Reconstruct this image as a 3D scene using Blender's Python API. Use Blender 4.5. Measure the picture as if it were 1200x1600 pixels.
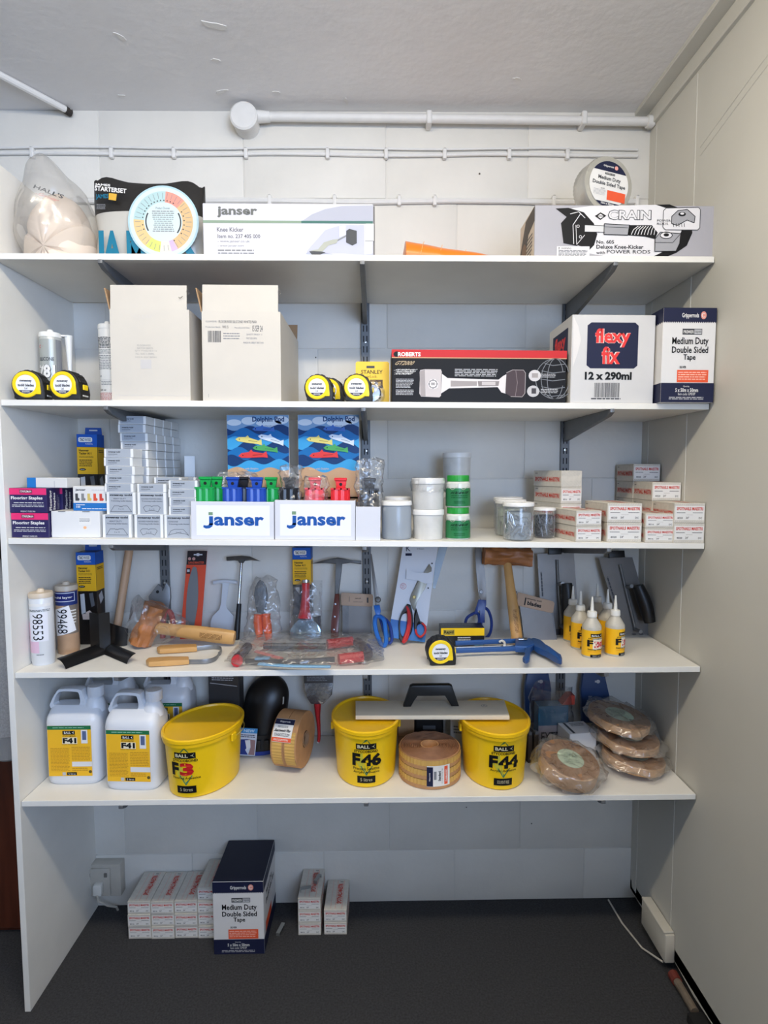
import bpy, bmesh, math, random
from mathutils import Matrix, Vector, noise

random.seed(7)
SC = bpy.context.scene
for o in list(bpy.data.objects):
    bpy.data.objects.remove(o)
C = SC.collection
R = math.radians

# ---------------------------------------------------------------- camera
cam = bpy.data.objects.new('camera', bpy.data.cameras.new('camera'))
C.objects.link(cam)
cam.data.sensor_fit = 'VERTICAL'
cam.data.sensor_height = 36.0
cam.data.lens = 900.0 / 1600.0 * 36.0
cam.data.clip_start = 0.02
cam.matrix_world = Matrix(((0.9999, 0.0057, -0.0137, 0.9429), (-0.0141, 0.0703, -0.9974, -1.8545),
                           (-0.0047, 0.9975, 0.0704, 1.4549), (0, 0, 0, 1)))
SC.camera = cam

# ---------------------------------------------------------------- light
world = bpy.data.worlds.new('world')
SC.world = world
world.use_nodes = True
bg = world.node_tree.nodes['Background']
bg.inputs[0].default_value = (0.62, 0.76, 1.0, 1)
bg.inputs[1].default_value = 0.12

LAMP = 7.2; WINDOW = 118.0
def area(name, loc, target, sx, sy, power, col):
    l = bpy.data.lights.new(name, 'AREA')
    l.shape = 'RECTANGLE'; l.size = sx; l.size_y = sy
    l.energy = power; l.color = col
    o = bpy.data.objects.new(name, l)
    C.objects.link(o)
    o.location = loc
    o.rotation_euler = (Vector(target) - Vector(loc)).to_track_quat('-Z', 'Y').to_euler()
    return o

# ceiling strip light across the room in front of the shelves, and the shop window behind the photographer
area('ceiling_strip_light', (0.80, -1.36, 2.44), (0.80, -1.16, 1.2), 1.6, 0.10, 10.5, (1.0, 0.89, 0.70))
# (the strip's open sides: four weak bare lamps in a row that also wash the ceiling)
for k in range(4):
    l = bpy.data.lights.new('ceiling_strip_lamp', 'POINT')
    l.energy = LAMP; l.color = (1.0, 0.90, 0.72); l.shadow_soft_size = 0.035
    o = bpy.data.objects.new('ceiling_strip_lamp', l); C.objects.link(o)
    o.location = (0.2 + 0.4 * k, -1.36, 2.43)
area('window_light', (2.1, -3.7, 1.7), (0.5, 0.0, 1.5), 2.0, 1.3, WINDOW, (0.47, 0.65, 1.0))

SC.view_settings.view_transform = 'Standard'
SC.view_settings.look = 'None'
SC.view_settings.exposure = 0.0
SC.view_settings.gamma = 1.0
SC.view_settings.use_curve_mapping = False

# ---------------------------------------------------------------- materials
def lin(c):
    c = c / 255.0
    return c / 12.92 if c <= 0.04045 else ((c + 0.055) / 1.055) ** 2.4

def rgb(t):
    return (lin(t[0]), lin(t[1]), lin(t[2]), 1)

_m = {}
def mat(name, col, rough=0.5, metal=0.0, var=0.0, vscale=20.0, bump=0.0, bscale=60.0, spec=0.5, coat=0.0, trans=0.0, alpha=None,
        stretch=None, col2=None):
    if name in _m:
        return _m[name]
    m = bpy.data.materials.new(name)
    m.use_nodes = True
    nt = m.node_tree
    p = nt.nodes['Principled BSDF']
    p.inputs['Base Color'].default_value = rgb(col)
    p.inputs['Roughness'].default_value = rough
    p.inputs['Metallic'].default_value = metal
    p.inputs['Specular IOR Level'].default_value = spec
    p.inputs['Coat Weight'].default_value = coat
    p.inputs['Coat Roughness'].default_value = 0.08
    p.inputs['Transmission Weight'].default_value = trans
    if alpha is not None:
        p.inputs['Alpha'].default_value = alpha
    if var or bump:
        tc = nt.nodes.new('ShaderNodeTexCoord')
        src = tc.outputs['Object']
        if stretch:
            mp = nt.nodes.new('ShaderNodeMapping')
            mp.inputs['Scale'].default_value = stretch
            nt.links.new(src, mp.inputs['Vector']); src = mp.outputs['Vector']
    if var:
        n = nt.nodes.new('ShaderNodeTexNoise')
        n.inputs['Scale'].default_value = vscale
        n.inputs['Detail'].default_value = 5
        nt.links.new(src, n.inputs['Vector'])
        r = nt.nodes.new('ShaderNodeValToRGB')
        r.color_ramp.elements[0].position = 0.32
        r.color_ramp.elements[1].position = 0.68
        a = rgb(col)
        b = rgb(col2) if col2 else tuple(max(0, x * (1 - var)) for x in a[:3]) + (1,)
        r.color_ramp.elements[0].color = b
        r.color_ramp.elements[1].color = a
        nt.links.new(n.outputs['Fac'], r.inputs['Fac'])
        nt.links.new(r.outputs['Color'], p.inputs['Base Color'])
    if bump:
        n = nt.nodes.new('ShaderNodeTexNoise')
        n.inputs['Scale'].default_value = bscale
        n.inputs['Detail'].default_value = 6
        nt.links.new(src, n.inputs['Vector'])
        b = nt.nodes.new('ShaderNodeBump')
        b.inputs['Strength'].default_value = bump
        b.inputs['Distance'].default_value = 0.004
        nt.links.new(n.outputs['Fac'], b.inputs['Height'])
        nt.links.new(b.outputs['Normal'], p.inputs['Normal'])
    _m[name] = m
    return m

def film(name, tint=(255, 255, 255), body=0.06, gloss=0.5, crinkle=0.6, scale=45.0):
    """thin clear plastic: mostly see-through, with glossy highlights and a little milky body"""
    if name in _m:
        return _m[name]
    m = bpy.data.materials.new(name)
    m.use_nodes = True
    nt = m.node_tree
    nt.nodes.clear()
    N = nt.nodes.new
    out = N('ShaderNodeOutputMaterial')
    tr = N('ShaderNodeBsdfTransparent'); tr.inputs[0].default_value = (0.97, 0.97, 0.97, 1)
    gl = N('ShaderNodeBsdfGlossy'); gl.inputs['Roughness'].default_value = 0.16
    df = N('ShaderNodeBsdfDiffuse'); df.inputs[0].default_value = rgb(tint)
    lw = N('ShaderNodeLayerWeight'); lw.inputs[0].default_value = 0.35
    tc = N('ShaderNodeTexCoord')
    nz = N('ShaderNodeTexNoise'); nz.inputs['Scale'].default_value = scale; nz.inputs['Detail'].default_value = 4
    nz.noise_type = 'RIDGED_MULTIFRACTAL'; nz.inputs['Distortion'].default_value = 0.8
    bp = N('ShaderNodeBump'); bp.inputs['Strength'].default_value = crinkle; bp.inputs['Distance'].default_value = 0.01
    L = nt.links.new
    L(tc.outputs['Object'], nz.inputs['Vector'])
    L(nz.outputs['Fac'], bp.inputs['Height'])
    for s in (gl, lw):
        L(bp.outputs['Normal'], s.inputs['Normal'])
    mx = N('ShaderNodeMixShader'); mx.inputs[0].default_value = body
    L(tr.outputs[0], mx.inputs[1]); L(df.outputs[0], mx.inputs[2])
    mu = N('ShaderNodeMath'); mu.operation = 'MULTIPLY_ADD'
    mu.inputs[1].default_value = gloss; mu.inputs[2].default_value = 0.05
    L(lw.outputs['Facing'], mu.inputs[0])
    m2 = N('ShaderNodeMixShader')
    L(mu.outputs[0], m2.inputs[0]); L(mx.outputs[0], m2.inputs[1]); L(gl.outputs[0], m2.inputs[2])
    L(m2.outputs[0], out.inputs[0])
    _m[name] = m
    return m

def ink(c, rough=0.5):
    """print / paint colour"""
    return mat('print_%02x%02x%02x' % tuple(int(x) for x in c), c, rough, spec=0.25)

WHITE = (228, 226, 222); BLACK = (14, 14, 16); NAVY = (26, 28, 52); RED = (206, 44, 38); YEL = (246, 200, 22)

# ---------------------------------------------------------------- mesh builder
_txt = {}
def text_mesh(s, bold=0.0, res=2):
    key = (s, bold, res)
    if key in _txt:
        return _txt[key]
    cu = bpy.data.curves.new('t', 'FONT')
    cu.body = s; cu.resolution_u = res; cu.offset = bold; cu.fill_mode = 'FRONT'; cu.dimensions = '2D'
    ob = bpy.data.objects.new('t', cu)
    me = bpy.data.meshes.new_from_object(ob)
    vs = [(v.co.x, v.co.y) for v in me.vertices]
    fs = [tuple(p.vertices) for p in me.polygons]
    bpy.data.objects.remove(ob); bpy.data.curves.remove(cu); bpy.data.meshes.remove(me)
    x0 = min(v[0] for v in vs); x1 = max(v[0] for v in vs)
    y0 = min(v[1] for v in vs); y1 = max(v[1] for v in vs)
    vs = [((x - x0) / (x1 - x0) - 0.5, (y - y0) / max(1e-6, y1 - y0) - 0.5) for x, y in vs]
    _txt[key] = (vs, fs)
    return _txt[key]

class MB:
    def __init__(s):
        s.v = []; s.f = []; s.mi = []; s.mats = []; s.M = Matrix()
    def m(s, mt):
        if mt not in s.mats:
            s.mats.append(mt)
        return s.mats.index(mt)
    def add(s, vs, fs, mt):
        b = len(s.v); k = s.m(mt)
        s.v += [tuple(s.M @ Vector(v)) for v in vs]
        for f in fs:
            s.f.append(tuple(i + b for i in f)); s.mi.append(k)
    def box(s, x0, x1, y0, y1, z0, z1, mt):
        v = [(x, y, z) for z in (z0, z1) for y in (y0, y1) for x in (x0, x1)]
        s.add(v, [(0, 2, 3, 1), (4, 5, 7, 6), (0, 1, 5, 4), (2, 6, 7, 3), (0, 4, 6, 2), (1, 3, 7, 5)], mt)
    def rbox(s, x0, x1, y0, y1, z0, z1, mt, r=0.001, seg=1):
        bm = bmesh.new()
        bmesh.ops.create_cube(bm, size=1)
        for v in bm.verts:
            v.co = ((x0 + x1) / 2 + v.co.x * (x1 - x0), (y0 + y1) / 2 + v.co.y * (y1 - y0), (z0 + z1) / 2 + v.co.z * (z1 - z0))
        bmesh.ops.bevel(bm, geom=list(bm.edges), offset=r, segments=seg, profile=0.5, affect='EDGES')
        s.bm(bm, mt)
    def bm(s, bm, mt):
        bm.verts.index_update()
        s.add([tuple(v.co) for v in bm.verts], [tuple(v.index for v in f.verts) for f in bm.faces], mt)
        bm.free()
    def lathe(s, prof, mt, seg=24, sx=1.0, sy=1.0, o=(0, 0, 0), cap=True):
        n = len(prof); vs = []; fs = []
        for r, z in prof:
            for k in range(seg):
                a = 2 * math.pi * k / seg
                vs.append((o[0] + r * sx * math.cos(a), o[1] + r * sy * math.sin(a), o[2] + z))
        for i in range(n - 1):
            for k in range(seg):
                k2 = (k + 1) % seg
                fs.append((i * seg + k, i * seg + k2, (i + 1) * seg + k2, (i + 1) * seg + k))
        if cap:
            if prof[0][0] > 1e-5: fs.append(tuple(range(seg))[::-1])
            if prof[-1][0] > 1e-5: fs.append(tuple((n - 1) * seg + k for k in range(seg)))
        s.add(vs, fs, mt)
    def tube(s, path, r, mt, seg=8, flat=1.0, up=None):
        P = [Vector(p) for p in path]; n = len(P); vs = []; fs = []
        rr = r if isinstance(r, (list, tuple)) else [r] * n
        prev = None
        for i in range(n):
            t = (P[min(i + 1, n - 1)] - P[max(i - 1, 0)]).normalized()
            if prev is None:
                a = Vector(up) if up else (Vector((0, 0, 1)) if abs(t.z) < 0.9 else Vector((0, 1, 0)))
                prev = (a - t * a.dot(t)).normalized()
            else:
                prev = (prev - t * prev.dot(t)).normalized()
            b = t.cross(prev)
            for k in range(seg):
                ang = 2 * math.pi * k / seg
                vs.append(tuple(P[i] + prev * (rr[i] * math.cos(ang)) + b * (rr[i] * flat * math.sin(ang))))
        for i in range(n - 1):
            for k in range(seg):
                k2 = (k + 1) % seg
                fs.append((i * seg + k, i * seg + k2, (i + 1) * seg + k2, (i + 1) * seg + k))
        fs.append(tuple(range(seg))[::-1]); fs.append(tuple((n - 1) * seg + k for k in range(seg)))
        s.add(vs, fs, mt)
    def prism(s, poly, d0, d1, mt, plane='xz', r=0.0):
        """extrude a 2-D outline; plane xz: extruded along y, xy: extruded along z"""
        a = sum(poly[i][0] * poly[(i + 1) % len(poly)][1] - poly[(i + 1) % len(poly)][0] * poly[i][1] for i in range(len(poly)))
        if a < 0: poly = poly[::-1]
        n = len(poly)
        bm = bmesh.new()
        if plane == 'xz':
            lo = [bm.verts.new((x, d0, z)) for x, z in poly]; hi = [bm.verts.new((x, d1, z)) for x, z in poly]
            f1 = bm.faces.new(lo); f2 = bm.faces.new(hi[::-1])
            for i in range(n):
                j = (i + 1) % n
                bm.faces.new((lo[j], lo[i], hi[i], hi[j]))
        else:
            lo = [bm.verts.new((x, z, d0)) for x, z in poly]; hi = [bm.verts.new((x, z, d1)) for x, z in poly]
            f1 = bm.faces.new(lo[::-1]); f2 = bm.faces.new(hi)
            for i in range(n):
                j = (i + 1) % n
                bm.faces.new((lo[i], lo[j], hi[j], hi[i]))
        if r:
            bmesh.ops.bevel(bm, geom=list(f1.edges) + list(f2.edges), offset=r, segments=2, profile=0.5, affect='EDGES')
        s.bm(bm, mt)
    def grid(s, nu, nv, fn, mt, cu=False, cv=False):
        vs = [fn(i / (nu if cu else nu - 1), j / (nv if cv else nv - 1)) for j in range(nv) for i in range(nu)]
        fs = []
        for j in range(nv if cv else nv - 1):
            for i in range(nu if cu else nu - 1):
                i2 = (i + 1) % nu; j2 = (j + 1) % nv
                fs.append((j * nu + i, j * nu + i2, j2 * nu + i2, j2 * nu + i))
        s.add(vs, fs, mt)
    def build(s, name, parent=None, sharp=32, flat=False):
        me = bpy.data.meshes.new(name)
        me.from_pydata(s.v, [], s.f)
        for mt in s.mats: me.materials.append(mt)
        me.polygons.foreach_set('material_index', s.mi)
        if not flat:
            me.polygons.foreach_set('use_smooth', [True] * len(s.f))
            me.update()
            me.set_sharp_from_angle(angle=R(sharp))
        me.update()
        o = bpy.data.objects.new(name, me)
        C.objects.link(o)
        if parent: o.parent = parent
        return o

class Face:
    """a printable face: fractions (u right, v up) of a W x H rectangle; wrap = cylinder radius function"""
    def __init__(s, mb, o, U, V, W, H, wrap=None, a0=0.0, sx=1.0, sy=1.0):
        s.mb = mb; s.o = Vector(o); s.U = Vector(U); s.V = Vector(V); s.N = s.U.cross(s.V); s.W = W; s.H = H
        s.wrap = wrap; s.a0 = a0; s.sx = sx; s.sy = sy
    def P(s, u, v, off):
        if s.wrap:
            z = v * s.H; r = s.wrap(z); a = s.a0 + (u - 0.5) * s.W / r
            r += off
            return tuple(s.o + Vector((r * s.sx * math.sin(a), -r * s.sy * math.cos(a), z)))
        return tuple(s.o + s.U * (u * s.W) + s.V * (v * s.H) + s.N * off)
    def poly(s, pts, mt, lay=1):
        s.mb.add([s.P(u, v, 0.00025 * lay) for u, v in pts], [tuple(range(len(pts)))], mt)
    def rect(s, u0, v0, u1, v1, mt, lay=1):
        if s.wrap:
            n = 10; m = 3; off = 0.00025 * lay + 0.0002
            vs = [s.P(u0 + (u1 - u0) * i / n, v0 + (v1 - v0) * j / m, off) for j in range(m + 1) for i in range(n + 1)]
            s.mb.add(vs, [(j * (n + 1) + i, j * (n + 1) + i + 1, (j + 1) * (n + 1) + i + 1, (j + 1) * (n + 1) + i) for j in range(m) for i in range(n)], mt)
        else:
            s.poly([(u0, v0), (u1, v0), (u1, v1), (u0, v1)], mt, lay)
    def disc(s, u, v, r, mt, lay=1, n=22, asp=1.0):
        k = s.W / s.H
        s.poly([(u + r * math.cos(2 * math.pi * i / n), v + r * k * asp * math.sin(2 * math.pi * i / n)) for i in range(n)], mt, lay)
    def ring(s, u, v, r0, r1, mt, lay=1, n=24, a0=0.0, a1=360.0):
        k = s.W / s.H
        pts = []
        for i in range(n + 1):
            a = R(a0 + (a1 - a0) * i / n)
            for r in (r0, r1):
                pts.append(s.P(u + r * math.cos(a), v + r * k * math.sin(a), 0.00025 * lay))
        s.mb.add(pts, [(2 * i, 2 * i + 1, 2 * i + 3, 2 * i + 2) for i in range(n)], mt)
    def line(s, u0, v0, u1, v1, w, mt, lay=2):
        k = s.W / s.H; dx, dy = u1 - u0, (v1 - v0) / k; L = math.hypot(dx, dy) or 1
        nx, ny = -dy / L * w / 2, dx / L * w / 2 * k
        s.poly([(u0 - nx, v0 - ny), (u1 - nx, v1 - ny), (u1 + nx, v1 + ny), (u0 + nx, v0 + ny)], mt, lay)
    def text(s, t, uc, vc, w, h, mt, lay=3, bold=0.0, shear=0.0, rot=0.0):
        vs, fs = text_mesh(t, bold)
        c, sn = math.cos(R(rot)), math.sin(R(rot)); k = s.W / s.H
        out = []
        for x, y in vs:
            x += shear * y
            a, b = x * w, y * h / k
            a, b = c * a - sn * b, sn * a + c * b
            out.append(s.P(uc + a, vc + b * k, 0.00025 * lay + (0.0003 if s.wrap else 0)))
        s.mb.add(out, fs, mt)
    def lines(s, u0, v0, u1, v1, n, mt, lay=2, fill=0.45, seed=1, ragged=0.25, center=False):
        rg = random.Random(seed); st = (v1 - v0) / n
        for i in range(n):
            v = v1 - st * (i + 1) + st * (1 - fill) / 2
            L = (u1 - u0) * (1 - ragged * rg.random())
            a = u0 + ((u1 - u0) - L) / 2 if center else u0
            b = a; e = a + L
            while b < e - 1e-6:
                c = min(e, b + (u1 - u0) * (0.06 + 0.13 * rg.random()))
                s.rect(b, v, c, v + st * fill, mt, lay)
                b = c + (u1 - u0) * 0.022
    def barcode(s, u0, v0, u1, v1, mt, lay=2, n=16, seed=3):
        rg = random.Random(seed); st = (u1 - u0) / n
        for i in range(n):
            s.rect(u0 + st * i, v0, u0 + st * (i + 0.3 + 0.45 * rg.random()), v1, mt, lay)

# ---------------------------------------------------------------- things
SH_L = (1.9975, 1.6394, 1.2888, 0.9375, 0.5900)
SH_R = (1.9900, 1.6237, 1.2643, 0.9365, 0.5861)
WID = 1.8; DEP = 0.377
def zs(n, x):
    return 0.0 if n == 6 else SH_L[n - 1] + (SH_R[n - 1] - SH_L[n - 1]) * x / WID
def slope(n):
    return 0.0 if n == 6 else math.atan((SH_L[n - 1] - SH_R[n - 1]) / WID)
def on(n, x, y, dz=0.0):
    return (x, y, zs(n, x) + dz + 0.0003)

def tag(o, label, cat, group=None, kind=None):
    if label: o['label'] = label
    if cat: o['category'] = cat
    if group: o['group'] = group
    if kind: o['kind'] = kind
    return o

def pose(o, loc, rz=0.0, lean=0.0, tilt=0.0, roll=0.0):
    o.matrix_world = (Matrix.Translation(loc) @ Matrix.Rotation(tilt, 4, 'Y') @ Matrix.Rotation(R(rz), 4, 'Z')
                      @ Matrix.Rotation(R(-lean), 4, 'X') @ Matrix.Rotation(R(roll), 4, 'Y'))
    return o

def thing(name, label, cat, loc, rz=0.0, group=None, lean=0.0, tilt=0.0, roll=0.0):
    o = bpy.data.objects.new(name, None)
    o.empty_display_size = 0.03
    C.objects.link(o)
    pose(o, loc, rz, lean, tilt, roll)
    return tag(o, label, cat, group)

def clone(root, loc, label=None, group=None, rz=0.0, lean=0.0, tilt=0.0, roll=0.0):
    r = root.copy(); C.objects.link(r)
    pose(r, loc, rz, lean, tilt, roll)
    if label: r['label'] = label
    if group: r['group'] = group
    for ch in list(root.children):
        c = ch.copy(); C.objects.link(c); c.parent = r
        for g in list(ch.children):
            d = g.copy(); C.objects.link(d); d.parent = c
    return r

def front(mb, w, h, y=0.0):
    return Face(mb, (-w / 2, y, 0), (1, 0, 0), (0, 0, 1), w, h)
def lside(mb, w, d, h):
    return Face(mb, (-w / 2, d, 0), (0, -1, 0), (0, 0, 1), d, h)
def rside(mb, w, d, h):
    return Face(mb, (w / 2, 0, 0), (0, 1, 0), (0, 0, 1), d, h)
def topf(mb, w, d, h):
    return Face(mb, (-w / 2, 0, h), (1, 0, 0), (0, 1, 0), w, d)

def struct(o, label=None):
    return tag(o, label, None, None, 'structure')

# ================================================================ the setting
M_WALL = mat('wall_paint', (226, 222, 213), 0.6, var=0.07, vscale=6, bump=0.35, bscale=28)
M_CEIL = mat('ceiling_paint', (232, 230, 229), 0.75, var=0.06, vscale=4, bump=0.4, bscale=35)
M_BOARD = mat('board_paint', (204, 202, 193), 0.55, var=0.05, vscale=3, bump=0.12, bscale=14)
M_JOINT = mat('joint_paint', (220, 216, 208), 0.7, bump=0.4, bscale=60)
M_CARPET = mat('carpet', (74, 74, 76), 0.95, var=0.35, vscale=180, bump=0.8, bscale=500, spec=0.1)
M_MELA = mat('white_melamine', (233, 230, 222), 0.42, var=0.05, vscale=9, bump=0.04, bscale=40)
M_EDGE = mat('melamine_edge', (240, 238, 230), 0.4)
M_STEEL = mat('grey_bracket_steel', (112, 114, 116), 0.45, metal=0.35, var=0.1, vscale=40)
M_SLOT = mat('slot_shadow', (26, 26, 28), 0.8)
M_PIPE = mat('white_painted_pipe', (226, 224, 220), 0.5, var=0.05, vscale=30, bump=0.2, bscale=80)
HC = 2.56

b = MB(); b.box(-1.6, 3.2, -5.0, 0.2, -0.1, 0.0, M_CARPET); struct(b.build('floor'), 'charcoal grey carpet floor')
b = MB(); b.box(-1.6, 3.2, -5.0, 0.2, HC, HC + 0.1, M_CEIL)
cl = struct(b.build('ceiling'), 'grey white painted concrete ceiling')
# patches of filler and flaked paint on the ceiling
b = MB()
rg = random.Random(5)
for (x, y, s_, a) in ((0.55, -0.34, 0.03, 20), (0.86, -0.05, 0.018, 75), (0.52, -0.22, 0.014, 10), (0.5, -0.09, 0.02, -20), (0.66, -0.09, 0.012, 5), (0.3, -0.30, 0.02, 60), (1.35, -0.15, 0.014, 20), (0.2, -0.07, 0.012, 0)):
    n = 9; pts = []
    for k in range(n):
        t = 2 * math.pi * k / n; r = s_ * (0.6 + 0.6 * rg.random())
        px, py = r * math.cos(t), 0.35 * r * math.sin(t)
        c, s = math.cos(R(a)), math.sin(R(a))
        pts.append((x + c * px - s * py, y + s * px + c * py))
    b.prism(pts, HC - 0.0015, HC + 0.001, M_PIPE, 'xy')
b.build('filler_patch', cl)

# painted blockwork back wall: backing plus single blocks with recessed joints
b = MB(); b.box(-1.6, 3.2, 0.0022, 0.2, -0.05, HC + 0.05, M_JOINT)
wb = struct(b.build('wall_back'), 'white painted blockwork back wall')
zj = [0.0, 0.18, 0.39, 0.595, 0.80, 1.002, 1.216, 1.43, 1.636, 1.842, 2.07, 2.30, HC]
_bl = {}
for i in range(len(zj) - 1):
    x = -1.0 + (0.22 if i % 2 else 0.0)
    while x < 1.85:
        key = (round(zj[i + 1] - zj[i], 3), (i * 3 + int(x * 7)) % 3)
        if key not in _bl:
            h = key[0]; bb = MB()
            bb.rbox(0.0012, 0.4388, 0.0, 0.02, 0.0012, h - 0.0012, M_WALL, 0.0026, 2)
            o = bb.build('block', wb); _bl[key] = o
        else:
            o = _bl[key].copy(); C.objects.link(o)
        o.location = (x, -0.0008 * ((i * 5 + int(x * 9)) % 3) + 0.0005, zj[i])
        x += 0.44

# old screw holes and specks in the paint
for (x, z, s_) in ((0.755, 1.815, 0.0022), (0.62, 1.78, 0.0016), (1.02, 1.80, 0.002), (0.66, 1.52, 0.0022), (1.40, 1.06, 0.0018), (0.55, 2.08, 0.002), (1.24, 0.33, 0.002), (1.46, 0.27, 0.0024), (1.27, 2.375, 0.003)):
    bb = MB(); bb.M = Matrix.Translation((x, -0.0016, z)) @ Matrix.Rotation(R(90), 4, 'X'); bb.lathe([(s_, 0), (s_ * 0.6, 0.0005), (0, 0.0006)], mat('old_hole', (92, 84, 78), 0.9), 9); bb.build('screw_hole', wb)

# right partition wall of painted board with cover strips, cornice, ragged bottom edge
b = MB(); b.box(WID, WID + 0.08, -2.1, 0.1, 0.035, HC + 0.02, M_BOARD)
wr = struct(b.build('wall_right'), 'cream grey painted board wall on the right')
for (y0, y1, t) in ((-0.045, -0.012, 0.0010), (-0.268, -0.228, 0.0012)):
    b = MB(); b.rbox(WID - t, WID + 0.01, y0, y1, 0.05, HC - 0.06, M_BOARD, 0.0012); b.build('cover_strip', wr)
# filled crack ridges running up towards the camera
for (dy, t) in ((0.0, 0.0016), (0.022, 0.0012)):
    b = MB(); b.tube([(WID - 0.0002, -0.29, 2.30 - dy), (WID - 0.0002, -0.5, 2.345 - dy), (WID - 0.0002, -0.9, 2.42 - dy)], [0.0012, 0.002, 0.0015], M_BOARD, 6); b.build('filler_ridge', wr)
# ragged plaster above the floor gap
b = MB()
rg = random.Random(3); y = -2.1
lo = []
while y < 0.06:
    lo.append((y, 0.012 + 0.035 * rg.random())); y += 0.05 + 0.05 * rg.random()
b.prism([(-2.1, 0.07)] + lo + [(0.06, 0.07)], 0, 0.02, M_BOARD, 'xz')
for i, v in enumerate(b.v): b.v[i] = (WID + v[1], v[0], v[2])
b.build('plaster_edge', wr)
b = MB(); b.box(WID + 0.018, WID + 0.06, -2.1, 0.1, -0.01, 0.06, mat('gap_dark', (44, 40, 36), 0.9)); b.build('floor_gap', wr)
b = MB(); b.rbox(WID - 0.05, WID + 0.01, -2.1, 0.0, HC - 0.012, HC + 0.003, M_BOARD, 0.002)
b.rbox(WID - 0.012, WID + 0.01, -2.1, 0.0, HC - 0.055, HC - 0.012, M_BOARD, 0.002)
struct(b.build('trim_1'), 'flat painted cornice strip along the right wall')
# far left side of the shop, out of view, that only bounces light
b = MB(); b.box(-1.7, -1.6, -5.0, 0.2, -0.05, HC + 0.05, M_WALL); struct(b.build('wall_left'), 'white painted wall far to the left')

b = MB(); b.rbox(0.0, 3.2, -2.40, -2.34, 0.0, 1.12, M_BOARD, 0.004); struct(b.build('light_blocking_partition'), 'unseen low partition added behind the camera to block window light')  # added out of view to shade the floor and lower shelves from the window

# ---------------------------------------------------------------- side panel
b = MB(); b.rbox(-0.0155, 0.0, -DEP - 0.004, -0.001, 0.0, 2.231, M_MELA, 0.0008)
tag(b.build('side_panel'), 'tall white board panel closing the left end of the shelves', 'panel')

# ---------------------------------------------------------------- uprights, brackets, shelves
SHN = ('top', 'second', 'third', 'fourth', 'lowest')
UPX = (0.262, 0.912, 1.548)
UPN = ('left', 'middle', 'right')
UPG = 'slotted steel uprights on the back wall'
_up = None
for k, x in enumerate(UPX):
    lab = ('slotted grey steel upright, leftmost of three on the back wall', 'slotted grey steel upright in the middle of the back wall', 'slotted grey steel upright, rightmost of three on the back wall')[k]
    if _up is None:
        r = thing('slotted_upright', lab, 'upright', (x, 0, 0.40), 0, UPG)
        b = MB(); b.box(-0.0125, 0.0125, -0.013, -0.011, 0, 1.60, M_STEEL)
        b.box(-0.0135, -0.0115, -0.013, -0.0012, 0, 1.60, M_STEEL); b.box(0.0115, 0.0135, -0.013, -0.0012, 0, 1.60, M_STEEL)
        b.build('channel', r)
        b = MB(); z = 0.02
        while z < 1.58:
            for sx in (-0.0052, 0.0052):
                b.box(sx - 0.0016, sx + 0.0016, -0.0135, -0.0128, z, z + 0.019, M_SLOT)
            z += 0.032
        b.build('slot', r)
        b = MB()
        for z in (0.25, 0.70, 1.12, 1.46):
            b.lathe([(0.0045, 0), (0.0035, 0.0015), (0.0, 0.002)], mat('zinc_screw', (200, 200, 198), 0.3, 0.8), 10)
            for i in range(len(b.v) - 30, len(b.v)):
                vx, vy, vz = b.v[i]; b.v[i] = (vx, -0.0132 - vz, z + vy)
        b.build('screw', r)
        _up = r
    else:
        clone(_up, (x, 0, 0.40), lab, UPG)

_br = None
LBR = 0.368
for n in range(1, 6):
    for k, x in enumerate(UPX):
        z = zs(n, x) - 0.0152
        lab = 'grey steel shelf bracket under the %s shelf, %s' % (SHN[n - 1], ('leftmost', 'middle one', 'rightmost')[k])
        loc = (x, 0, z)
        if _br is None:
            r = thing('shelf_bracket', lab, 'bracket', loc, 0, 'shelf brackets')
            b = MB()
            prof = [(-0.014, -0.0005), (-LBR - 0.004, -0.0005), (-LBR - 0.008, 0.002), (-LBR - 0.0105, 0.0), (-LBR - 0.0105, -0.008), (-LBR + 0.01, -0.017), (-0.03, -0.062), (-0.014, -0.064)]
            pr = MB(); pr.prism(prof, -0.0062, 0.0062, M_STEEL, 'xz', 0.002)
            b.add([(v[1], v[0], v[2]) for v in pr.v], [f[::-1] for f in pr.f], M_STEEL)
            b.build('bracket_arm', r)
            b = MB()
            Fc = Face(b, (0.0064, -0.12, -0.035), (0, 1, 0), (0, 0, 1), 0.05, 0.014)
            Fc.rect(0, 0, 1, 1, mat('bracket_sticker', (176, 178, 180), 0.4), 1)
            Fc.lines(0.1, 0.2, 0.9, 0.8, 2, ink((90, 92, 96)), 2)
            b.build('sticker', r)
            _br = r
        else:
            clone(_br, loc, lab)
for n in range(1, 6):
    b = MB(); b.rbox(0.0015, WID - 0.003, -DEP, -0.0145, -0.015, 0.0, M_MELA, 0.0008)
    o = b.build('shelf_board')
    o.matrix_world = Matrix.Translation((0, 0, SH_L[n - 1])) @ Matrix.Rotation(slope(n), 4, 'Y')
    tag(o, ('white shelf board at the very top carrying knee kicker boxes', 'white shelf board carrying two open cartons and tape measures', 'white shelf board carrying jars and small blade boxes', 'white shelf board carrying hand tools and scissors', 'lowest white shelf board carrying yellow adhesive buckets')[n - 1], 'shelf', 'white shelf boards')

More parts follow.
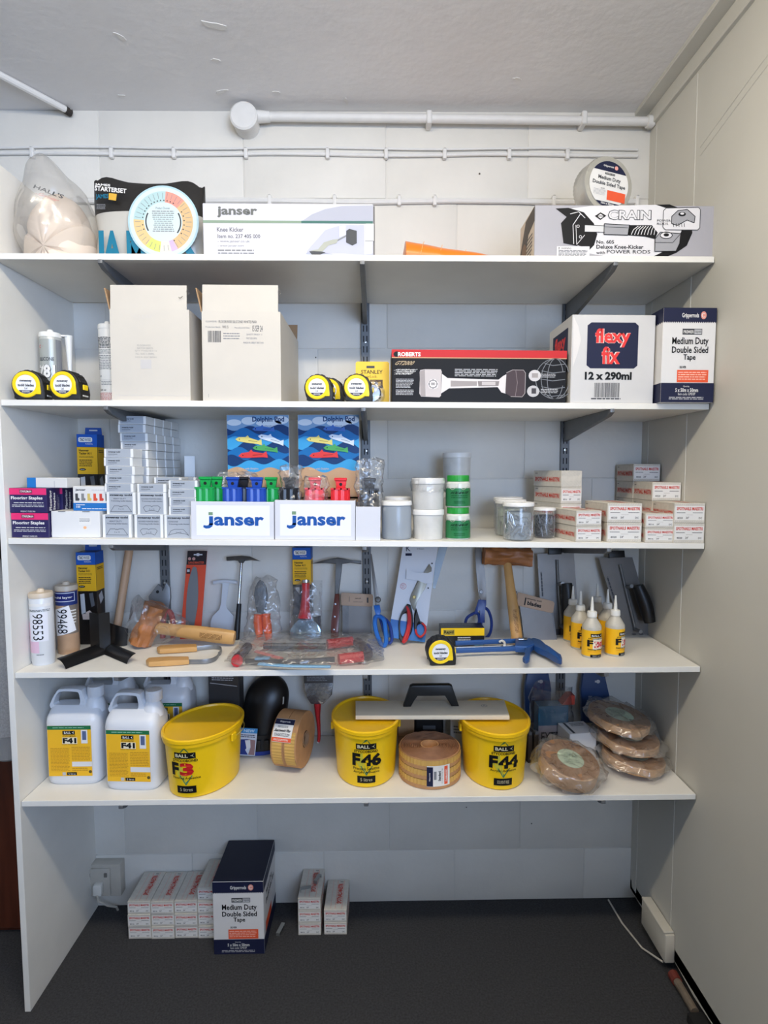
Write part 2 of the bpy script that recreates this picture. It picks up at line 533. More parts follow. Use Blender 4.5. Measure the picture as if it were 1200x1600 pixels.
# ---------------------------------------------------------------- pipes and cables on the upper wall and ceiling
r = thing('conduit_pipe', 'white painted pipe running along the wall just under the ceiling', 'pipe', (0.58, -0.03, 2.525))
b = MB(); b.tube([(0.02, 0, -0.0), (0.6, 0, -0.004), (1.22, 0, -0.01)], 0.0125, M_PIPE, 12); b.build('pipe', r)
b = MB(); b.tube([(0.0, 0, 0.0), (0.05, 0, 0.0)], [0.019, 0.0145], M_PIPE, 12); b.build('coupling', r)
b = MB(); b.tube([(1.195, 0, -0.01), (1.215, 0, -0.01)], 0.0175, M_PIPE, 12); b.build('coupling', r)
for x in (0.53, 1.0):
    b = MB(); b.rbox(x - 0.008, x + 0.008, -0.016, 0.028, -0.024, 0.014, M_PIPE, 0.003); b.build('clip', r)
r = thing('junction_box', 'round white painted junction box under the ceiling', 'junction box', (0.555, -0.0005, 2.513))
b = MB(); b.M = Matrix.Rotation(R(90), 4, 'X')
b.lathe([(0.038, 0), (0.038, 0.045), (0.041, 0.046), (0.041, 0.056), (0.036, 0.06), (0.0, 0.061)], M_PIPE, 28); b.build('box_body', r)
b = MB(); b.tube([(0.025, -0.02, 0.02), (0.04, -0.012, 0.026), (0.05, -0.004, 0.02)], 0.004, mat('black_cable', (30, 28, 28), 0.5), 6); b.build('cable_stub', r)

def cable(name, label, pts_z, x0, x1, rad, clips, seed):
    r = thing(name, label, 'cable', (0, -0.004, pts_z))
    rg = random.Random(seed); P = []; x = x0
    while x <= x1 + 0.001:
        P.append((x, -0.003, 0.0022 * math.sin(x * 9 + seed) + 0.001 * rg.random())); x += 0.06
    b = MB(); b.tube(P, rad, M_PIPE, 8); b.build('cable_run', r)
    for cx in clips:
        b = MB(); b.rbox(cx - 0.006, cx + 0.006, -0.012, 0.004, -0.014, 0.016, M_PIPE, 0.003, 2)
        b.lathe([(0.005, 0), (0.0, 0.003)], M_PIPE, 8, o=(cx, -0.010, 0.015)); b.build('cable_clip', r)
cable('wall_cable', 'upper of two painted cables below the ceiling pipe', 2.446, -0.7, 1.79, 0.0036, (), 1)
cable('wall_cable', 'clipped painted cable running just below its twin on the upper wall', 2.428, -0.7, 1.79, 0.0055, (-0.1, 0.14, 0.33, 0.55, 0.8, 0.98, 1.16, 1.36, 1.54), 2)
cable('wall_cable', 'painted cable behind the goods on the top shelf', 2.289, 0.02, 1.79, 0.0085, (0.35, 0.62, 0.82, 1.02, 1.13, 1.5, 1.76), 3)
r = thing('ceiling_conduit', 'white painted conduit crossing the ceiling toward the wall on the left', 'pipe', (0.02, -0.01, HC - 0.011))
b = MB(); b.tube([(0, 0, 0), (-0.13, -0.2, 0.0), (-0.5, -0.8, 0), (-1.0, -1.6, 0)], 0.0095, M_PIPE, 10); b.build('pipe', r)
b = MB(); b.tube([(0.001, 0.003, -0.002), (-0.008, -0.012, -0.001)], 0.011, mat('dark_hole', (52, 46, 42), 0.9), 10); b.build('pipe_end', r)

# ---------------------------------------------------------------- socket low on the back wall, trunking box and pipe by the right wall
M_SOCK = mat('aged_white_plastic', (196, 190, 178), 0.45, var=0.08, vscale=30)
r = thing('wall_socket', 'aged white double socket low on the back wall', 'socket', (0.045, -0.0005, 0.115))
b = MB(); b.rbox(-0.06, 0.05, -0.035, 0, -0.055, 0.055, M_SOCK, 0.003, 2); b.build('back_box', r)
b = MB(); b.rbox(-0.063, 0.018, -0.043, -0.034, -0.048, 0.045, M_SOCK, 0.003, 2); b.build('face_plate', r)
b = MB(); b.rbox(-0.03, -0.002, -0.062, -0.042, -0.035, 0.002, mat('white_plug', (226, 224, 216), 0.4), 0.004, 2); b.build('plug', r)
b = MB(); b.tube([(-0.016, -0.06, -0.03), (-0.012, -0.062, -0.05), (0.012, -0.05, -0.075), (0.03, -0.03, -0.095), (0.03, -0.02, -0.114)], 0.0036, M_SOCK, 6); b.build('flex', r)
for (x, z) in ((-0.05, 0.025), (0.005, 0.025)):
    b = MB(); b.rbox(x - 0.005, x + 0.005, -0.046, -0.042, z - 0.007, z + 0.007, mat('socket_grey', (120, 116, 108), 0.5), 0.001); b.build('switch', r)

r = thing('cable_box', 'small white plastic box fixed low on the right wall', 'box', (WID - 0.001, -0.22, 0.03))
b = MB(); b.rbox(-0.028, 0, -0.075, 0.075, 0.0, 0.085, mat('white_plastic_box', (206, 200, 186), 0.5, var=0.06), 0.003, 2); b.build('box_body', r)
b = MB(); b.rbox(-0.031, -0.001, -0.07, 0.07, 0.086, 0.092, mat('white_plastic_box', (206, 200, 186)), 0.002); b.build('lid', r)
b = MB(); b.tube([(0, 0, 0), (0.004, -0.10, 0.0), (0.022, -0.20, 0.002), (0.05, -0.27, 0.02)], 0.0028, mat('white_flex', (196, 190, 178), 0.5), 6)
o = b.build('white_flex_cable'); o.location = (1.722, -0.012, 0.0035); tag(o, 'thin white cable lying on the carpet by the right wall', 'cable')
r = thing('floor_pipe', 'old metal pipe with a reddish joint along the foot of the right wall', 'pipe', (WID - 0.016, -0.33, 0.016))
b = MB(); b.tube([(0, 0, 0), (0, -0.10, 0)], 0.011, mat('worn_pipe', (150, 134, 116), 0.5, 0.3, var=0.4, vscale=30), 10); b.build('pipe', r)
b = MB(); b.tube([(0, 0.015, 0), (0, -0.01, 0)], 0.0145, mat('red_joint', (128, 56, 44), 0.5, var=0.3), 10); b.build('joint', r)
b = MB(); b.rbox(1.755, WID - 0.001, -1.2, -0.44, 0.0, 0.028, mat('black_rubber', (24, 23, 22), 0.8, bump=0.5, bscale=50), 0.006, 2)
tag(b.build('rubber_strip'), 'black rubber strip along the foot of the right wall', 'strip')

# ---------------------------------------------------------------- beyond the side panel: wooden cupboard and hanging jacket
M_MAHO = mat('red_brown_wood', (92, 44, 26), 0.45, var=0.4, vscale=8, stretch=(6, 6, 0.6))
r = thing('wooden_cupboard', 'dark red brown wooden cupboard beyond the side panel', 'cupboard', (-0.45, -0.10, 0))
b = MB(); b.rbox(-0.40, 0.415, 0.0, 0.09, 0.0, 0.80, M_MAHO, 0.003); b.build('carcass', r)
b = MB(); b.rbox(-0.39, 0.0, -0.016, -0.001, 0.02, 0.78, M_MAHO, 0.003); b.build('door', r)
b = MB(); b.rbox(0.004, 0.405, -0.016, -0.001, 0.02, 0.78, M_MAHO, 0.003); b.build('door', r)
b = MB(); b.box(-0.9, -0.02, -0.02, -0.004, 0.81, 2.0, mat('dark_recess_board', (38, 34, 34), 0.8)); tag(b.build('dark_board'), 'dark board on the wall behind the hanging grey jacket', 'board')
M_JERSEY = mat('grey_marl_jersey', (168, 166, 164), 0.95, var=0.25, vscale=220, bump=0.5, bscale=300)
r = thing('hanging_jacket', 'light grey marl sweatshirt hanging at the left edge', 'jacket', (-0.385, -0.19, 0.60))
def torso(u, v):
    a = 2 * math.pi * u; z = 0.03 + 0.70 * v
    hw = 0.185 + 0.012 * math.sin(v * 5) if v < 0.78 else 0.185 - 0.125 * ((v - 0.78) / 0.22) ** 1.3
    hd = 0.052 * (1 - 0.25 * v) * (1 + 0.16 * math.sin(5 * a + 4 * v) + 0.10 * math.sin(9 * a - 3 * v))
    return (hw * math.cos(a), hd * math.sin(a) + 0.004 * noise.noise((u * 7, v * 6, 3)), z)
b = MB(); b.grid(56, 34, torso, M_JERSEY, cu=True); b.build('body', r)
M_RIB = mat('grey_rib_cuff', (150, 148, 146), 0.95, bump=0.6, bscale=120, stretch=(4, 4, 0.3))
b = MB(); b.lathe([(0.178, 0.0), (0.184, 0.004), (0.186, 0.05), (0.184, 0.055)], M_RIB, 40, 1.0, 0.31); b.build('hem', r)
b = MB(); b.lathe([(0.066, 0.70), (0.070, 0.715), (0.062, 0.735), (0.056, 0.72)], M_RIB, 28, 1.0, 0.62, cap=False); b.build('collar', r)
for s in (-1, 1):
    P = [(s * 0.150, 0, 0.62), (s * 0.205, 0, 0.53), (s * 0.236, 0, 0.42), (s * 0.244, 0.0, 0.28), (s * 0.246, 0, 0.15), (s * 0.246, 0, 0.09)]
    b = MB(); b.tube(P, [0.062, 0.064, 0.059, 0.054, 0.049, 0.044], M_JERSEY, 18, 0.85)
    for i, v in enumerate(b.v): b.v[i] = (v[0] + 0.004 * math.sin(v[2] * 60 + v[1] * 40), v[1] + 0.005 * math.sin(v[2] * 48 + v[0] * 30), v[2])
    b.build('sleeve', r)
    b = MB(); b.lathe([(0.034, 0.02), (0.039, 0.026), (0.040, 0.088), (0.042, 0.095)], M_RIB, 22, o=(s * 0.246, 0, 0)); b.build('cuff', r)
b = MB(); b.tube([(-0.385, -0.022, 1.345), (-0.385, -0.12, 1.335), (-0.385, -0.19, 1.330), (-0.385, -0.215, 1.355)], 0.006, mat('coat_hook_metal', (120, 116, 110), 0.4, 0.7), 10)
tag(b.build('coat_hook'), 'metal coat hook on the dark board holding the sweatshirt', 'hook')

# ================================================================ helpers for goods
class Lay:
    """print layout on a face in its own layout units (x right, y down)"""
    def __init__(s, F, x0, y0, x1, y1):
        s.F = F; s.x0 = x0; s.y0 = y0; s.kx = 1.0 / (x1 - x0); s.ky = 1.0 / (y1 - y0)
    def q(s, x, y):
        return ((x - s.x0) * s.kx, 1 - (y - s.y0) * s.ky)
    def rect(s, x0, y0, x1, y1, mt, lay=1):
        a = s.q(x0, y1); b = s.q(x1, y0); s.F.rect(a[0], a[1], b[0], b[1], mt, lay)
    def text(s, t, x0, y0, x1, y1, mt, lay=3, bold=0.0, shear=0.0, rot=0.0):
        a = s.q((x0 + x1) / 2, (y0 + y1) / 2); s.F.text(t, a[0], a[1], (x1 - x0) * s.kx, (y1 - y0) * s.ky, mt, lay, bold, shear, rot)
    def vtext(s, t, x0, y0, x1, y1, mt, lay=3, bold=0.0, rot=90):
        """text turned on its side that fills the given rectangle"""
        vs, fs = text_mesh(t, bold); o = []
        for x, y in vs:
            a, b_ = (-y, x) if rot == 90 else (y, -x)
            u, v = s.q((x0 + x1) / 2 + a * (x1 - x0), (y0 + y1) / 2 - b_ * (y1 - y0)); o.append(s.F.P(u, v, 0.00025 * lay + (0.0003 if s.F.wrap else 0)))
        s.F.mb.add(o, fs, mt)
    def poly(s, pts, mt, lay=1):
        s.F.poly([s.q(*p) for p in pts], mt, lay)
    def line(s, pts, w, mt, lay=2):
        for i in range(len(pts) - 1):
            a = s.q(*pts[i]); b = s.q(*pts[i + 1]); s.F.line(a[0], a[1], b[0], b[1], w * s.kx, mt, lay)
    def ell(s, x, y, rx, ry, mt, lay=1, n=22, a0=0, a1=360):
        s.poly([(x + rx * math.cos(R(a0 + (a1 - a0) * i / (n if a1 - a0 >= 360 else n - 1))), y - ry * math.sin(R(a0 + (a1 - a0) * i / (n if a1 - a0 >= 360 else n - 1)))) for i in range(n)], mt, lay)
    def ring(s, x, y, r, w, mt, lay=1, a0=0, a1=360, n=24, ry=None):
        ry = ry or r
        s.line([(x + r * math.cos(R(a0 + (a1 - a0) * i / n)), y - ry * math.sin(R(a0 + (a1 - a0) * i / n))) for i in range(n + 1)], w, mt, lay)
    def lines(s, x0, y0, x1, y1, n, mt, lay=2, **k):
        a = s.q(x0, y1); b = s.q(x1, y0); s.F.lines(a[0], a[1], b[0], b[1], n, mt, lay, **k)
    def bars(s, x0, y0, x1, y1, mt, lay=2, n=16):
        a = s.q(x0, y1); b = s.q(x1, y0); s.F.barcode(a[0], a[1], b[0], b[1], mt, lay, n)

def carton(root, w, d, h, mt, r=0.0015, name='carton'):
    b = MB(); b.rbox(-w / 2, w / 2, 0, d, 0, h, mt, r); return b.build(name, root)

I_W = ink(WHITE); I_K = ink(BLACK); I_N = ink((30, 34, 62)); I_R = ink(RED); I_Y = ink(YEL)
I_G1 = ink((70, 72, 76)); I_G2 = ink((130, 132, 136)); I_G3 = ink((190, 190, 192)); I_OR = ink((232, 92, 56)); I_TEAL = ink((22, 112, 140))
M_CARD = mat('white_card', (220, 218, 214), 0.55, var=0.03, vscale=12)
M_KRAFT = mat('kraft_card', (178, 142, 104), 0.8, var=0.12, vscale=25)
M_CLEAR = film('clear_film', body=0.05, gloss=0.55, scale=30)
M_CLEAR2 = film('clear_film_crisp', body=0.025, gloss=0.55, crinkle=0.9, scale=35)
M_MILKY = film('milky_film', (238, 232, 222), body=0.14, gloss=0.5, crinkle=0.7, scale=16)
M_BLKPL = mat('black_plastic', (18, 18, 19), 0.42)
M_CHROME = mat('polished_steel', (190, 190, 192), 0.22, metal=1.0, var=0.12, vscale=30)
M_BSTEEL = mat('brushed_steel', (168, 168, 168), 0.36, metal=0.9, var=0.12, vscale=25, stretch=(1, 1, 8))

def wrapbag(root, name, fn, nu=26, nv=18, mt=None, amp=0.004, fr=40, seed=0):
    """crinkled plastic: a closed skin fn(u,v) pushed about by noise"""
    def g(u, v):
        p = Vector(fn(u, v))
        q = p * fr + Vector((seed, seed * 2, 0))
        return tuple(p + Vector((noise.noise(q), noise.noise(q + Vector((9, 3, 1))), noise.noise(q + Vector((3, 7, 5))))) * amp)
    b = MB(); b.grid(nu, nv, g, mt or M_CLEAR, cu=True)
    return b.build(name, root, sharp=50)

# ================================================================ TOP SHELF
# --- bag of padded cushions
x0, x1, h = -0.0421,0.208,0.2051
xc = 0.099; w = 0.188
r = thing('knee_pad_bag', 'clear plastic bag of cream padded cushions, leftmost on the top shelf', 'bag', on(1, xc, -0.245), 0, None, 0, slope(1))
M_CREAM = mat('cream_padding', (226, 208, 190), 0.6, var=0.06, vscale=14, bump=0.15, bscale=40)
def cushion(cx, cz, a, b_, dy, ph, nr):
    def fn(u, v):
        t = 2 * math.pi * u; p = math.pi * (v - 0.5)
        cr = math.cos(p); rr = 1 - 0.055 * (abs(math.sin(t * nr / 2 + ph)) < 0.16) - 0.03 * (1 - abs(math.sin(t * nr / 2 + ph))) ** 2
        z = cz + b_ * cr * math.sin(t) * rr
        return (cx + a * cr * math.cos(t) * rr, dy + 0.095 * math.sin(p) * rr, max(0.001, z))
    return fn
b = MB(); b.grid(64, 20, cushion(0.004, h * 0.16, w * 0.47, h * 0.80, 0.0, 0.35, 9), M_CREAM, cu=True); b.build('cushion', r)
b = MB(); b.grid(56, 18, cushion(-0.030, h * 0.32, w * 0.32, h * 0.62, 0.045, 1.3, 5), M_CREAM, cu=True); b.build('cushion', r)
def bagf(u, v):
    t = 2 * math.pi * u
    if v < 0.62:
        k = v / 0.62; s = math.sin(math.pi * (0.18 + 0.62 * k)) ** 0.55
        return (-0.005 + w * 0.5 * s * math.cos(t), 0.0 - 0.005 * k + 0.125 * s * math.sin(t), 0.002 + h * 0.95 * k)
    k = (v - 0.62) / 0.38; s = (1 - k) ** 0.7 * 0.72 + 0.07
    return (-0.005 - 0.035 * k + w * 0.5 * s * math.cos(t), 0.125 * s * math.sin(t), h * (0.95 + 0.52 * k))
wrapbag(r, 'plastic_bag', bagf, 44, 34, M_MILKY, 0.012, 16, 4)
b = MB(); F = Face(b, (-0.018, -0.112, h * 0.74), Vector((0.94, 0.0, -0.34)), Vector((0.30, 0.3, 0.90)).normalized(), 0.085, 0.034)
F.text("HALL'S", 0.5, 0.72, 0.9, 0.34, I_G1, 1, 0.02); F.text('Supreme', 0.55, 0.25, 0.62, 0.34, ink((196, 120, 118)), 1, 0, 0.4); b.build('printed_lettering', r)

# --- starter set pouch
x0, x1, h = 0.1894,0.4791,0.2352
wx, wz = 0.3892,2.1095
xc = (x0 + x1) / 2; w = x1 - x0
r = thing('starter_set_pouch', 'black and clear plastic pouch with teal lettering and a colour wheel', 'pouch', on(1, xc, -0.228), 0, None, 0, slope(1))
def pouch(u, v):
    t = 2 * math.pi * u; k = v
    th = 0.045 * math.sin(math.pi * min(1, 0.12 + 0.83 * (1 - k))) + 0.004
    hw = w / 2 * (1.03 - 0.06 * math.exp(-((k - 0.45) / 0.16) ** 2) + 0.0 * k)
    top = h * (1 + 0.055 * math.cos(t) * -0.6 + 0.03 * math.sin(5 * t)) if k > 0.98 else h
    return (hw * math.copysign(abs(math.cos(t)) ** 0.6, math.cos(t)), th * math.sin(t), max(0.001, k * top))
M_POUCH = mat('black_pouch_film', (38, 36, 34), 0.28, bump=0.3, bscale=30)
M_PCL = mat('frosted_pouch_film', (214, 210, 200), 0.22, bump=0.25, bscale=26, alpha=0.8)
b = MB(); b.grid(40, 22, pouch, M_PCL, cu=True)
k = b.m(M_POUCH)
for i, f in enumerate(b.f):
    if sum(b.v[j][2] for j in f) / 4 > h * 0.60: b.mi[i] = k
b.build('pouch_film', r)
b = MB(); b.rbox(-w * 0.40, -w * 0.12, -0.02, 0.02, 0.004, h * 0.58, mat('pale_block', (206, 196, 184), 0.6), 0.003)
b.rbox(-w * 0.1, w * 0.38, -0.02, 0.02, 0.004, h * 0.5, mat('pale_block2', (196, 192, 186), 0.6), 0.003); b.build('contents', r)
b = MB(); F = Face(b, (-w / 2 + 0.010, -0.054, 0.004), (1, 0, 0), (0, 0, 1), w * 0.965, h * 0.95); L = Lay(F, 35, 75, 1150, 930)
L.text('JAMES', 85, 135, 245, 165, I_W, 1, 0.03, 0, -4); L.text('STARTERSET', 82, 170, 410, 215, I_W, 1, 0.03, 0, -5)
L.text('JAMES', 90, 235, 222, 290, I_TEAL, 1, 0.02, 0, 2); L.poly([(228, 225), (310, 235), (298, 300), (222, 288)], ink((214, 168, 62)), 1); L.lines(95, 330, 190, 385, 4, I_G2, 1)
b.build('printed_lettering', r); b = MB(); F = Face(b, (-w / 2 + 0.010, -0.054, 0.004), (1, 0, 0), (0, 0, 1), w * 0.965, h * 0.95); L = Lay(F, 35, 75, 1150, 930)
for t, a, c in (('J', 60, 160), ('A', 145, 345), ('M', 395, 590), ('E', 700, 880), ('S', 930, 1115)):
    L.text(t, a, 590, c, 925, I_TEAL, 2, 0.04)
o = b.build('printed_initials', r)
d = MB(); rr = 0.168 * w / 0.29
Rd = 0.0925
zc = max(Rd + 0.002, wz - zs(1, xc)); wx -= xc
d.M = Matrix.Translation((wx, -0.0572, zc)) @ Matrix.Rotation(R(90), 4, 'X')
d.lathe([(Rd, 0), (Rd, 0.0015), (0, 0.0016)], mat('wheel_rim_card', (170, 202, 214), 0.4), 48)
wheel = d.build('colour_wheel', r)
d = MB(); F = Face(d, (wx - Rd, -0.0590, zc - Rd), (1, 0, 0), (0, 0, 1), 2 * Rd, 2 * Rd)
for a0, a1, c in ((-62, 44, (214, 180, 132)), (44, 84, (232, 150, 134)), (84, 175, (176, 204, 204)), (175, 232, (222, 192, 138)), (232, 262, (206, 214, 116)), (262, 285, (222, 214, 200)), (285, 298, (200, 176, 206))):
    F.ring(0.5, 0.5, 0.27, 0.42, ink(c), 1, 12, a0, a1)
F.ring(0.5, 0.5, 0.42, 0.475, ink((206, 222, 218)), 1, 40); F.disc(0.5, 0.5, 0.27, ink((204, 222, 222)), 1, 40)
F.ring(0.5, 0.5, 0.235, 0.255, I_G1, 2, 12, -38, 30); F.ring(0.5, 0.5, 0.235, 0.255, I_G1, 2, 12, 150, 210)
for a in list(range(-32, 40, 12)) + list(range(60, 170, 9)) + [188, 200, 300]:
    c, s = math.cos(R(a)), math.sin(R(a)); F.disc(0.5 + 0.295 * c, 0.5 + 0.295 * s, 0.012, I_G1, 2, 4)
for a in range(-60, 290, 10):
    c, s = math.cos(R(a)), math.sin(R(a)); F.line(0.5 + 0.32 * c, 0.5 + 0.32 * s, 0.5 + 0.40 * c, 0.5 + 0.40 * s, 0.006, I_G2, 2)
F.lines(0.34, 0.36, 0.66, 0.66, 11, I_G2, 2, center=True); F.text('Product Chooser', 0.5, 0.69, 0.2, 0.03, I_G1, 2)
d.build('wheel_print', wheel)

# --- knee kicker carton, white and silver
x0, x1, h = 0.5089,0.9394,0.1365
w = x1 - x0
r = thing('knee_kicker_box', 'long white and silver knee kicker box with green stripe on the top shelf', 'box', on(1, (x0 + x1) / 2, -0.345), 0, None, 0, slope(1))
carton(r, w, 0.15, h, mat('silver_white_card', (198, 198, 206), 0.4, bump=0.1, bscale=40, stretch=(12, 1, 0.2)))
b = MB(); L = Lay(front(b, w, h), 35, 30, 1170, 388)
L.poly([(700, 140), (760, 100), (850, 65), (960, 45), (1168, 40), (1168, 140)], ink((172, 174, 186)), 1)
L.poly([(36, 386), (690, 386), (730, 340), (860, 350), (1000, 370), (1168, 350), (1168, 386)], ink((168, 172, 190)), 1)
L.poly([(720, 340), (850, 200), (960, 165), (1110, 165), (1110, 365), (960, 350), (850, 352)], ink((182, 184, 200)), 1)
L.rect(36, 141, 690, 158, ink((132, 152, 132)), 2); L.rect(690, 141, 1168, 158, ink((66, 110, 102)), 2)
L.text('janser', 130, 52, 398, 124, ink((104, 106, 104)), 2, 0.035)
L.text('Knee Kicker', 128, 186, 304, 214, ink((104, 104, 110)), 2, 0.01); L.text('Item no. 237 405 000', 132, 230, 415, 256, ink((104, 104, 110)), 2, 0.01)
L.text('- www.janser.co.uk', 132, 268, 345, 287, I_G2, 2); L.text('- www.janser.com', 132, 298, 305, 315, I_G2, 2); L.lines(132, 325, 380, 380, 3, I_G2, 2)
L.poly([(740, 338), (800, 335), (850, 345), (800, 366), (760, 362)], I_G1, 3)
L.poly([(745, 335), (800, 325), (840, 280), (900, 262), (935, 258), (925, 285), (870, 300), (830, 340), (790, 338)], ink((168, 170, 158)), 4)
L.line([(925, 270), (1000, 232)], 10, I_G2, 3); L.poly([(990, 205), (1010, 192), (1060, 205), (1060, 285), (1030, 300), (988, 280)], I_G1, 4)
L.poly([(945, 175), (985, 170), (985, 230), (945, 245)], ink((238, 238, 240)), 2)
b.build('printed_front', r)
b = MB(); b.rbox(w / 2 - 0.02, w / 2 + 0.0015, -0.002, 0.001, h * 0.33, h * 0.64, M_CARD, 0.0006); b.build('end_flap', r)
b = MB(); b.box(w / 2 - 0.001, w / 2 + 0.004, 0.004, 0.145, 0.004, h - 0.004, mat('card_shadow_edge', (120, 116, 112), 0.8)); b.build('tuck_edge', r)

# --- orange packet
r = thing('orange_packet', 'orange plastic packet lying flat on the top shelf', 'packet', on(1, 1.163, -0.175), 0, None, 0, slope(1))
M_ORG = mat('orange_film', (232, 128, 34), 0.3, bump=0.25, bscale=25)
def opk(u, v):
    t = 2 * math.pi * u; x = -0.15 + 0.31 * v
    hh = 0.104 - 0.054 * v if v < 0.98 else 0.004
    if v < 0.02: hh = 0.03
    e = 0.35 if v in (0.0, 1.0) else 1.0
    return (x, 0.085 * e * math.cos(t), max(0.0008, hh / 2 + hh / 2 * e * math.sin(t) + 0.003 * noise.noise((x * 20, t, 2)))) 
b = MB(); b.grid(24, 22, opk, M_ORG, cu=True); b.build('packet_film', r)
b = MB()
for (xa, za, s_) in ((-0.085, 0.088, 0.02), (-0.035, 0.079, 0.025), (0.03, 0.067, 0.02)):
    b.tube([(xa, -0.058, za), (xa - 0.006, -0.077, za - 0.02), (xa - 0.012, -0.088, za - 0.045)], 0.0009, ink((246, 190, 130)), 5)
b.build('printed_lines', r)

# --- grey knee kicker carton
x0, x1, h = 1.3475,1.811,0.1291
w = x1 - x0; d = 0.145
r = thing('knee_kicker_box', 'long grey knee kicker box with black and white drawing on the top shelf', 'box', on(1, (x0 + x1) / 2 - 0.0015, -0.362), 0, None, 0, slope(1))
carton(r, w, d, h, mat('grey_card', (168, 166, 172), 0.5, var=0.03))
b = MB(); L = Lay(front(b, w, h), 95, 40, 1165, 330)
I_GW = ink((222, 220, 222)); I_GM = ink((160, 160, 164))
L.poly([(300, 60), (420, 45), (820, 36), (960, 60), (1000, 110), (1010, 180), (980, 250), (880, 300), (800, 328), (560, 328), (380, 300), (330, 200)], I_GW, 1)
L.poly([(215, 60), (290, 56), (380, 80), (440, 140), (462, 200), (445, 260), (415, 290), (330, 250), (300, 120)], I_K, 2)
L.poly([(800, 36), (880, 34), (960, 62), (1010, 120), (1020, 190), (990, 260), (930, 300), (860, 328), (780, 328), (860, 290), (930, 240), (955, 180), (940, 110), (880, 60)], I_K, 2)
L.poly([(248, 140), (300, 85), (352, 72), (392, 110), (392, 205), (345, 265), (265, 250)], I_K, 4)
L.line([(300, 90), (350, 78), (388, 112)], 4, I_GW, 5); L.line([(318, 150), (360, 90)], 4, I_GW, 5); L.line([(318, 150), (325, 255)], 4, I_GW, 5); L.line([(335, 150), (342, 258), (388, 205)], 3, I_GW, 5)
L.ring(348, 157, 7, 3, I_GW, 5); L.ring(363, 215, 7, 3, I_GW, 5)
L.poly([(388, 150), (505, 155), (505, 190), (388, 188)], ink((214, 214, 214)), 5); L.line([(388, 150), (505, 155)], 3, I_K, 6); L.line([(388, 188), (505, 190)], 3, I_K, 6)
L.poly([(500, 143), (650, 150), (650, 205), (500, 202)], I_GM, 6); L.line([(500, 143), (650, 150), (640, 205), (500, 202), (500, 143)], 4, I_K, 7); L.line([(505, 160), (640, 165)], 3, I_G1, 7)
L.poly([(645, 150), (780, 150), (815, 190), (800, 225), (740, 212), (640, 205)], I_K, 6)
for i in range(8):
    L.line([(660 + 19 * i, 203), (672 + 18 * i, 175), (700 + 15 * i, 155)], 4, I_GW, 7)
L.poly([(800, 225), (830, 188), (950, 195), (945, 250), (925, 292), (800, 294)], I_GM, 7); L.line([(800, 225), (830, 188), (950, 195), (945, 250), (925, 292), (800, 294), (800, 225)], 4, I_K, 8); L.line([(800, 245), (905, 245), (945, 200)], 3, I_K, 8)
L.ell(865, 205, 35, 18, I_GW, 8); L.ring(865, 205, 35, 4, I_K, 9, ry=18); L.ell(865, 203, 16, 9, I_K, 9)
for i in range(4): L.poly([(840 + 16 * i, 294), (848 + 16 * i, 294), (844 + 16 * i, 306)], I_K, 8)
L.poly([(860, 55), (1050, 50), (1062, 62), (1062, 162), (1050, 174), (860, 174), (845, 160), (845, 70)], I_GW, 3); L.line([(860, 55), (1050, 50), (1062, 62), (1062, 162), (1050, 174), (860, 174), (845, 160), (845, 70), (860, 55)], 4, I_G1, 4)
L.poly([(895, 100), (930, 68), (985, 62), (1032, 100), (1028, 135), (985, 120), (930, 150), (895, 140)], I_GM, 4); L.line([(895, 100), (930, 68), (985, 62), (1032, 100), (1028, 135), (985, 120), (930, 150), (895, 140), (895, 100)], 4, I_K, 5); L.ell(955, 88, 22, 12, I_K, 5); L.ell(955, 85, 12, 6, I_GW, 6)
for i in range(5): L.line([(905 + 16 * i, 138), (908 + 16 * i, 158)], 3, I_K, 5)
L.poly([(445, 100), (478, 80), (512, 98), (478, 122)], I_K, 3); L.poly([(462, 99), (478, 88), (496, 99)], I_GW, 4); L.poly([(462, 103), (496, 103), (478, 114)], I_GW, 4)
L.text('CRAIN', 520, 65, 776, 122, I_G1, 3, 0.055); L.text('CRAIN', 525, 69, 771, 118, I_GW, 4, 0.02)
L.text('No. 605', 458, 232, 562, 252, I_K, 3, 0.02); L.text('Deluxe Knee-Kicker', 458, 258, 735, 280, I_K, 3, 0.02); L.text('with', 458, 292, 510, 310, I_K, 3, 0.01); L.text('POWER RODS', 520, 286, 776, 306, I_K, 3, 0.01)
L.text('POWER', 810, 118, 890, 130, I_K, 5); L.text('RODS', 810, 135, 875, 147, I_K, 5)
L.rect(226, 268, 418, 326, I_GW, 6); L.lines(236, 288, 410, 322, 5, I_G2, 7, fill=0.6); L.text('!', 236, 274, 242, 286, I_K, 7); L.text('WARNING', 252, 274, 310, 284, I_K, 7)
b.build('printed_front', r)
b = MB(); L = Lay(lside(b, w, d, h), 0, 0, 100, 100)
L.rect(1, 1, 99, 99, ink((206, 196, 178)), 1); L.poly([(0, 60), (40, 5), (100, 2), (100, 30), (60, 40), (30, 95), (10, 99)], ink((70, 62, 52)), 2); L.ell(30, 70, 18, 24, ink((120, 96, 70)), 3); L.lines(45, 45, 90, 96, 7, I_G1, 3)
b.build('printed_end', r)

